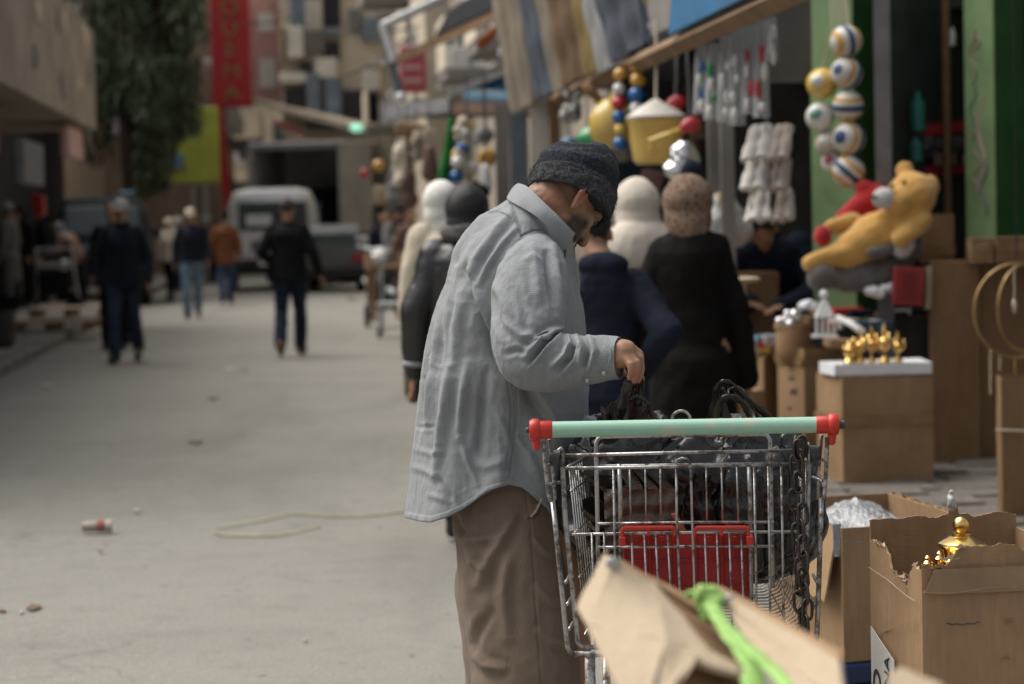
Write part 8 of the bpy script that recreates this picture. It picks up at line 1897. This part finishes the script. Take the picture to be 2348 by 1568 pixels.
# trousers
NEAR = [(1048, 1040, 1312, 1040, .115, 5.36), (1036, 1110, 1300, 1115, .125, 5.33), (1033, 1185, 1296, 1190, .125, 5.31), (1045, 1260, 1297, 1262, .12, 5.29), (1055, 1335, 1303, 1335, .115, 5.28), (1062, 1405, 1310, 1405, .112, 5.275), (1070, 1480, 1317, 1480, .11, 5.27), (1078, 1568, 1322, 1568, .108, 5.265), (1092, 1690, 1306, 1690, .1, 5.26), (1108, 1820, 1290, 1820, .092, 5.255), (1118, 1960, 1278, 1960, .088, 5.25)]
FAR = [(l - (6 if i > 3 else -14), a, r - 12, b_, h, d + .23) for i, (l, a, r, b_, h, d) in enumerate(NEAR)]
tl = [([T8(300, 880), T8(420, 900), T8(520, 880)], 12, .007, 'r'), ([T8(420, 1110), T8(480, 980), T8(560, 850), T8(600, 760)], 16, .010, 'r'), ([T8(360, 900), T8(400, 1000), T8(480, 1060)], 12, .008, 'r'), ([T8(640, 660), T8(665, 800), T8(680, 960), T8(700, 1250), T8(715, 1560)], 2.4, -.003, 'g'), ([T8(350, 1010), T8(370, 1150), T8(420, 1300)], 15, .008, 'r'), ([T8(560, 980), T8(540, 1150), T8(560, 1350)], 18, .008, 'r'), ([T8(390, 1420), T8(450, 1480), T8(540, 1500)], 13, .009, 'r'), ([T8(385, 1500), T8(450, 1540), T8(520, 1560)], 14, -.004, 'r'),
      ([T8(668, 790), T8(695, 765), T8(720, 712)], 5, -.008, 's'), ([T8(300, 760), T8(330, 840), T8(390, 930)], 10, -.006, 'r'), ([T8(690, 900), T8(740, 960), T8(800, 980)], 9, .005, 'r'), ([T8(700, 1120), T8(760, 1180), T8(830, 1200)], 10, .006, 'r'), ([T8(710, 1320), T8(770, 1380), T8(840, 1400)], 10, .006, 'r'), ([T8(480, 1240), T8(420, 1330), T8(400, 1420)], 14, -.007, 'r')]
def trouser(rings, lines, nm, par):
    G_ = loftgrid(rings, 240, 300, 2.1); n_ = vnorm(G_); c0 = G_.reshape(-1, 3); nn_ = n_.reshape(-1, 3)
    d_ = crease(c0, nn_, lines) + .006 * fnoise(c0 * np.array([7, 7, 5]), 3) + .002 * ridged(c0 * np.array([18, 18, 12]), 2)
    return gridmesh(nm, (c0 + nn_ * d_[:, None]).reshape(G_.shape), M_CORD, par)
trs = trouser(NEAR, tl, 'trousers', man); trouser(FAR, [], 'trouser_leg', trs)
pkc = catmull([P(*T8(668, 792), 5.187), P(*T8(690, 770), 5.186), P(*T8(706, 740), 5.185), P(*T8(722, 708), 5.186)], 14); g = G(); g.tube([Vector(p) for p in pkc], [.002 + .0014 * abs(math.sin(i * 2.2)) for i in range(14)], 6); mk('frayed_pocket_edge', g, M_CARD_P, trs)
for an, tilt in ((Vector((.085, 5.25, .0)), 0), (Vector((.04, 5.54, .0)), 0)):
    fd = Vector((.85, .35, 0)).normalized(); g = G(); h_ = an + Vector((0, 0, .052)) - fd * .06; g.cap(h_, h_ + fd * .13, .045, .05); g.cap(h_ + fd * .12, h_ + fd * .22, .048, .038); g.cap(h_, an + Vector((0, 0, .12)), .045, .048); mk('shoe', remesh(g, .008, 3), M_SHOE, man, True)

# ------------------------------------------------------------------ carton bundle in the near foreground, tied with lime twine
def Y7(x, y, d): return P(1222.4 + .2863 * x, 1191.8 + .2863 * y, d)
bd0 = Y7(1200, 1000, 2.7); bun = thing('carton_bundle', 'bundle of opened pale cartons tied with lime green twine, nearest to the viewer', 'carton', (bd0.x, bd0.y, 0))
def patch(c4, nm, mat, th=.006, n_=14, wob=.0012, seed=0):
    a, b_, c_, d_ = [Vector(p) for p in c4]; nrm = (b_ - a).cross(d_ - a).normalized(); rows = []
    for i in range(n_):
        t = i / (n_ - 1); row = []
        for j in range(n_):
            s_ = j / (n_ - 1); p = (a * (1 - s_) + b_ * s_) * (1 - t) + (d_ * (1 - s_) + c_ * s_) * t
            row.append(p + nrm * wob * fnoise(np.array([[s_ * 2.5 + seed, t * 2.5, seed]]))[0])
        rows.append(row)
    g = G(); g.sheet(rows, th if nrm.dot(CP - a) > 0 else -th); return mk(nm, g, mat, bun, 'auto')
# far end of the main carton, its broad face, the fold and the lower flap
p1, p2, p3, p4, p5 = Y7(566, 262, 2.88), Y7(648, 352, 2.80), Y7(425, 835, 2.68), Y7(345, 700, 2.76), Y7(985, 500, 2.84)
p6, p7, p8 = Y7(1065, 960, 2.56), Y7(1420, 1040, 2.58), Y7(1425, 715, 2.86)
patch((p1, p2, p3, p4), 'side_panel', M_CARD_P, seed=1)
patch((p2, p5, p6, p3), 'front_panel', M_CARD_P, seed=2)
patch((p5, Y7(1010, 560, 2.83), p7, p6), 'front_panel', M_CARD_P, seed=3)
patch((p1, Y7(1000, 470, 2.92), p5, p2), 'top_panel', M_CARD, seed=4)
patch((Y7(1000, 470, 2.92), p8, Y7(1405, 745, 2.82), p5), 'top_panel', M_CARD, seed=5)
patch((p3, p6, Y7(900, 1500, 2.36), Y7(760, 1500, 2.36)), 'lower_panel', M_CARD_P, seed=6)
patch((p6, p7, Y7(1260, 1110, 2.5), Y7(1000, 1500, 2.36)), 'lower_flap', M_CARD_P, seed=7)
patch((p7, Y7(1720, 1190, 2.54), Y7(1700, 1240, 2.5), Y7(1255, 1112, 2.5)), 'lower_flap', M_CARD_P, seed=8)
patch((Y7(985, 510, 2.86), Y7(1420, 735, 2.9), Y7(1760, 1300, 2.66), Y7(1330, 1060, 2.66)), 'shaded_inner_panel', M_CARD_D, seed=9)  # darker board stands for the shade inside the open cartons
patch((Y7(1255, 1112, 2.52), Y7(1720, 1240, 2.56), Y7(1800, 1600, 2.5), Y7(1000, 1600, 2.44)), 'shaded_inner_panel', M_CARD_D, seed=10)
r1, r2, r3 = Y7(1422, 520, 2.90), Y7(1545, 690, 2.80), Y7(1500, 528, 2.93)
patch((r1, r3, Y7(2480, 1050, 2.42), Y7(2440, 1110, 2.38)), 'top_edge', M_CARD, seed=11)
patch((Y7(1450, 545, 2.87), Y7(2440, 1110, 2.38), Y7(2500, 1560, 2.24), r2), 'right_panel', M_CARD_P, seed=12)
patch((r2, Y7(2500, 1560, 2.24), Y7(2150, 1560, 2.26), Y7(1640, 860, 2.7)), 'right_panel', M_CARD_P, seed=13)
patch((Y7(2840, 1238, 2.3), Y7(2930, 1180, 2.34), Y7(3300, 1330, 2.3), Y7(2870, 1420, 2.22)), 'end_flap', M_CARD_P, seed=14)
g = G(); ce = Y7(1500, 1500, 2.55); g.bbox((ce.x + .05, ce.y - .05, (ce.z - .05) / 2), (.42, .34, ce.z - .06), Matrix.Rotation(.2, 3, 'Z'), b=.01); mk('lower_body', g, M_CARD, bun)
tw = thing('twine', 'lime green plastic twine knotted round the pale carton bundle', 'twine', Y7(1400, 640, 2.8))
def twine(pts, r, nm='strand'):
    pc = catmull(pts, 60); g = G(); g.tube([Vector(p) for p in pc], [r * (1 + .25 * math.sin(i * .9) * math.sin(i * .31)) for i in range(60)], 10, flat=.28); return mk(nm, g, M_ROPE, tw, True)
twine([Y7(1250, 590, 2.8), Y7(1330, 575, 2.79), Y7(1400, 620, 2.78), Y7(1440, 700, 2.76), Y7(1540, 870, 2.66), Y7(1650, 1040, 2.56), Y7(1730, 1150, 2.5), Y7(1765, 1250, 2.46), Y7(1750, 1420, 2.4)], .0115)
twine([Y7(1420, 640, 2.77), Y7(1480, 780, 2.7), Y7(1640, 950, 2.6), Y7(1820, 1110, 2.5), Y7(1960, 1240, 2.42), Y7(2080, 1400, 2.36)], .0085)
twine([Y7(1230, 600, 2.79), Y7(1280, 575, 2.785), Y7(1370, 580, 2.78), Y7(1470, 600, 2.775), Y7(1495, 640, 2.775), Y7(1460, 690, 2.77), Y7(1410, 690, 2.77)], .009)
twine([Y7(1380, 640, 2.775), Y7(1400, 700, 2.765), Y7(1412, 760, 2.76), Y7(1440, 780, 2.755)], .012, 'loose_end'); twine([Y7(1235, 595, 2.79), Y7(1290, 620, 2.785), Y7(1380, 610, 2.78)], .009, 'loose_end')
g = G(); g.ell(Y7(1400, 625, 2.772), (.019, .012, .015)); g.cap(Y7(1370, 600, 2.77), Y7(1430, 655, 2.765), .008, .01); mk('knot', remesh(g, .003, 1, .004, 90), M_ROPE, tw, True)
for x, y, d in ((640, 350, 2.795), (1570, 655, 2.79)): g = G(); g.ell(Y7(x, y, d), (.009, .003, .008)); mk('staple', g, M_STEEL, bun, True)
bpy.data.scenes.remove(_tmp)
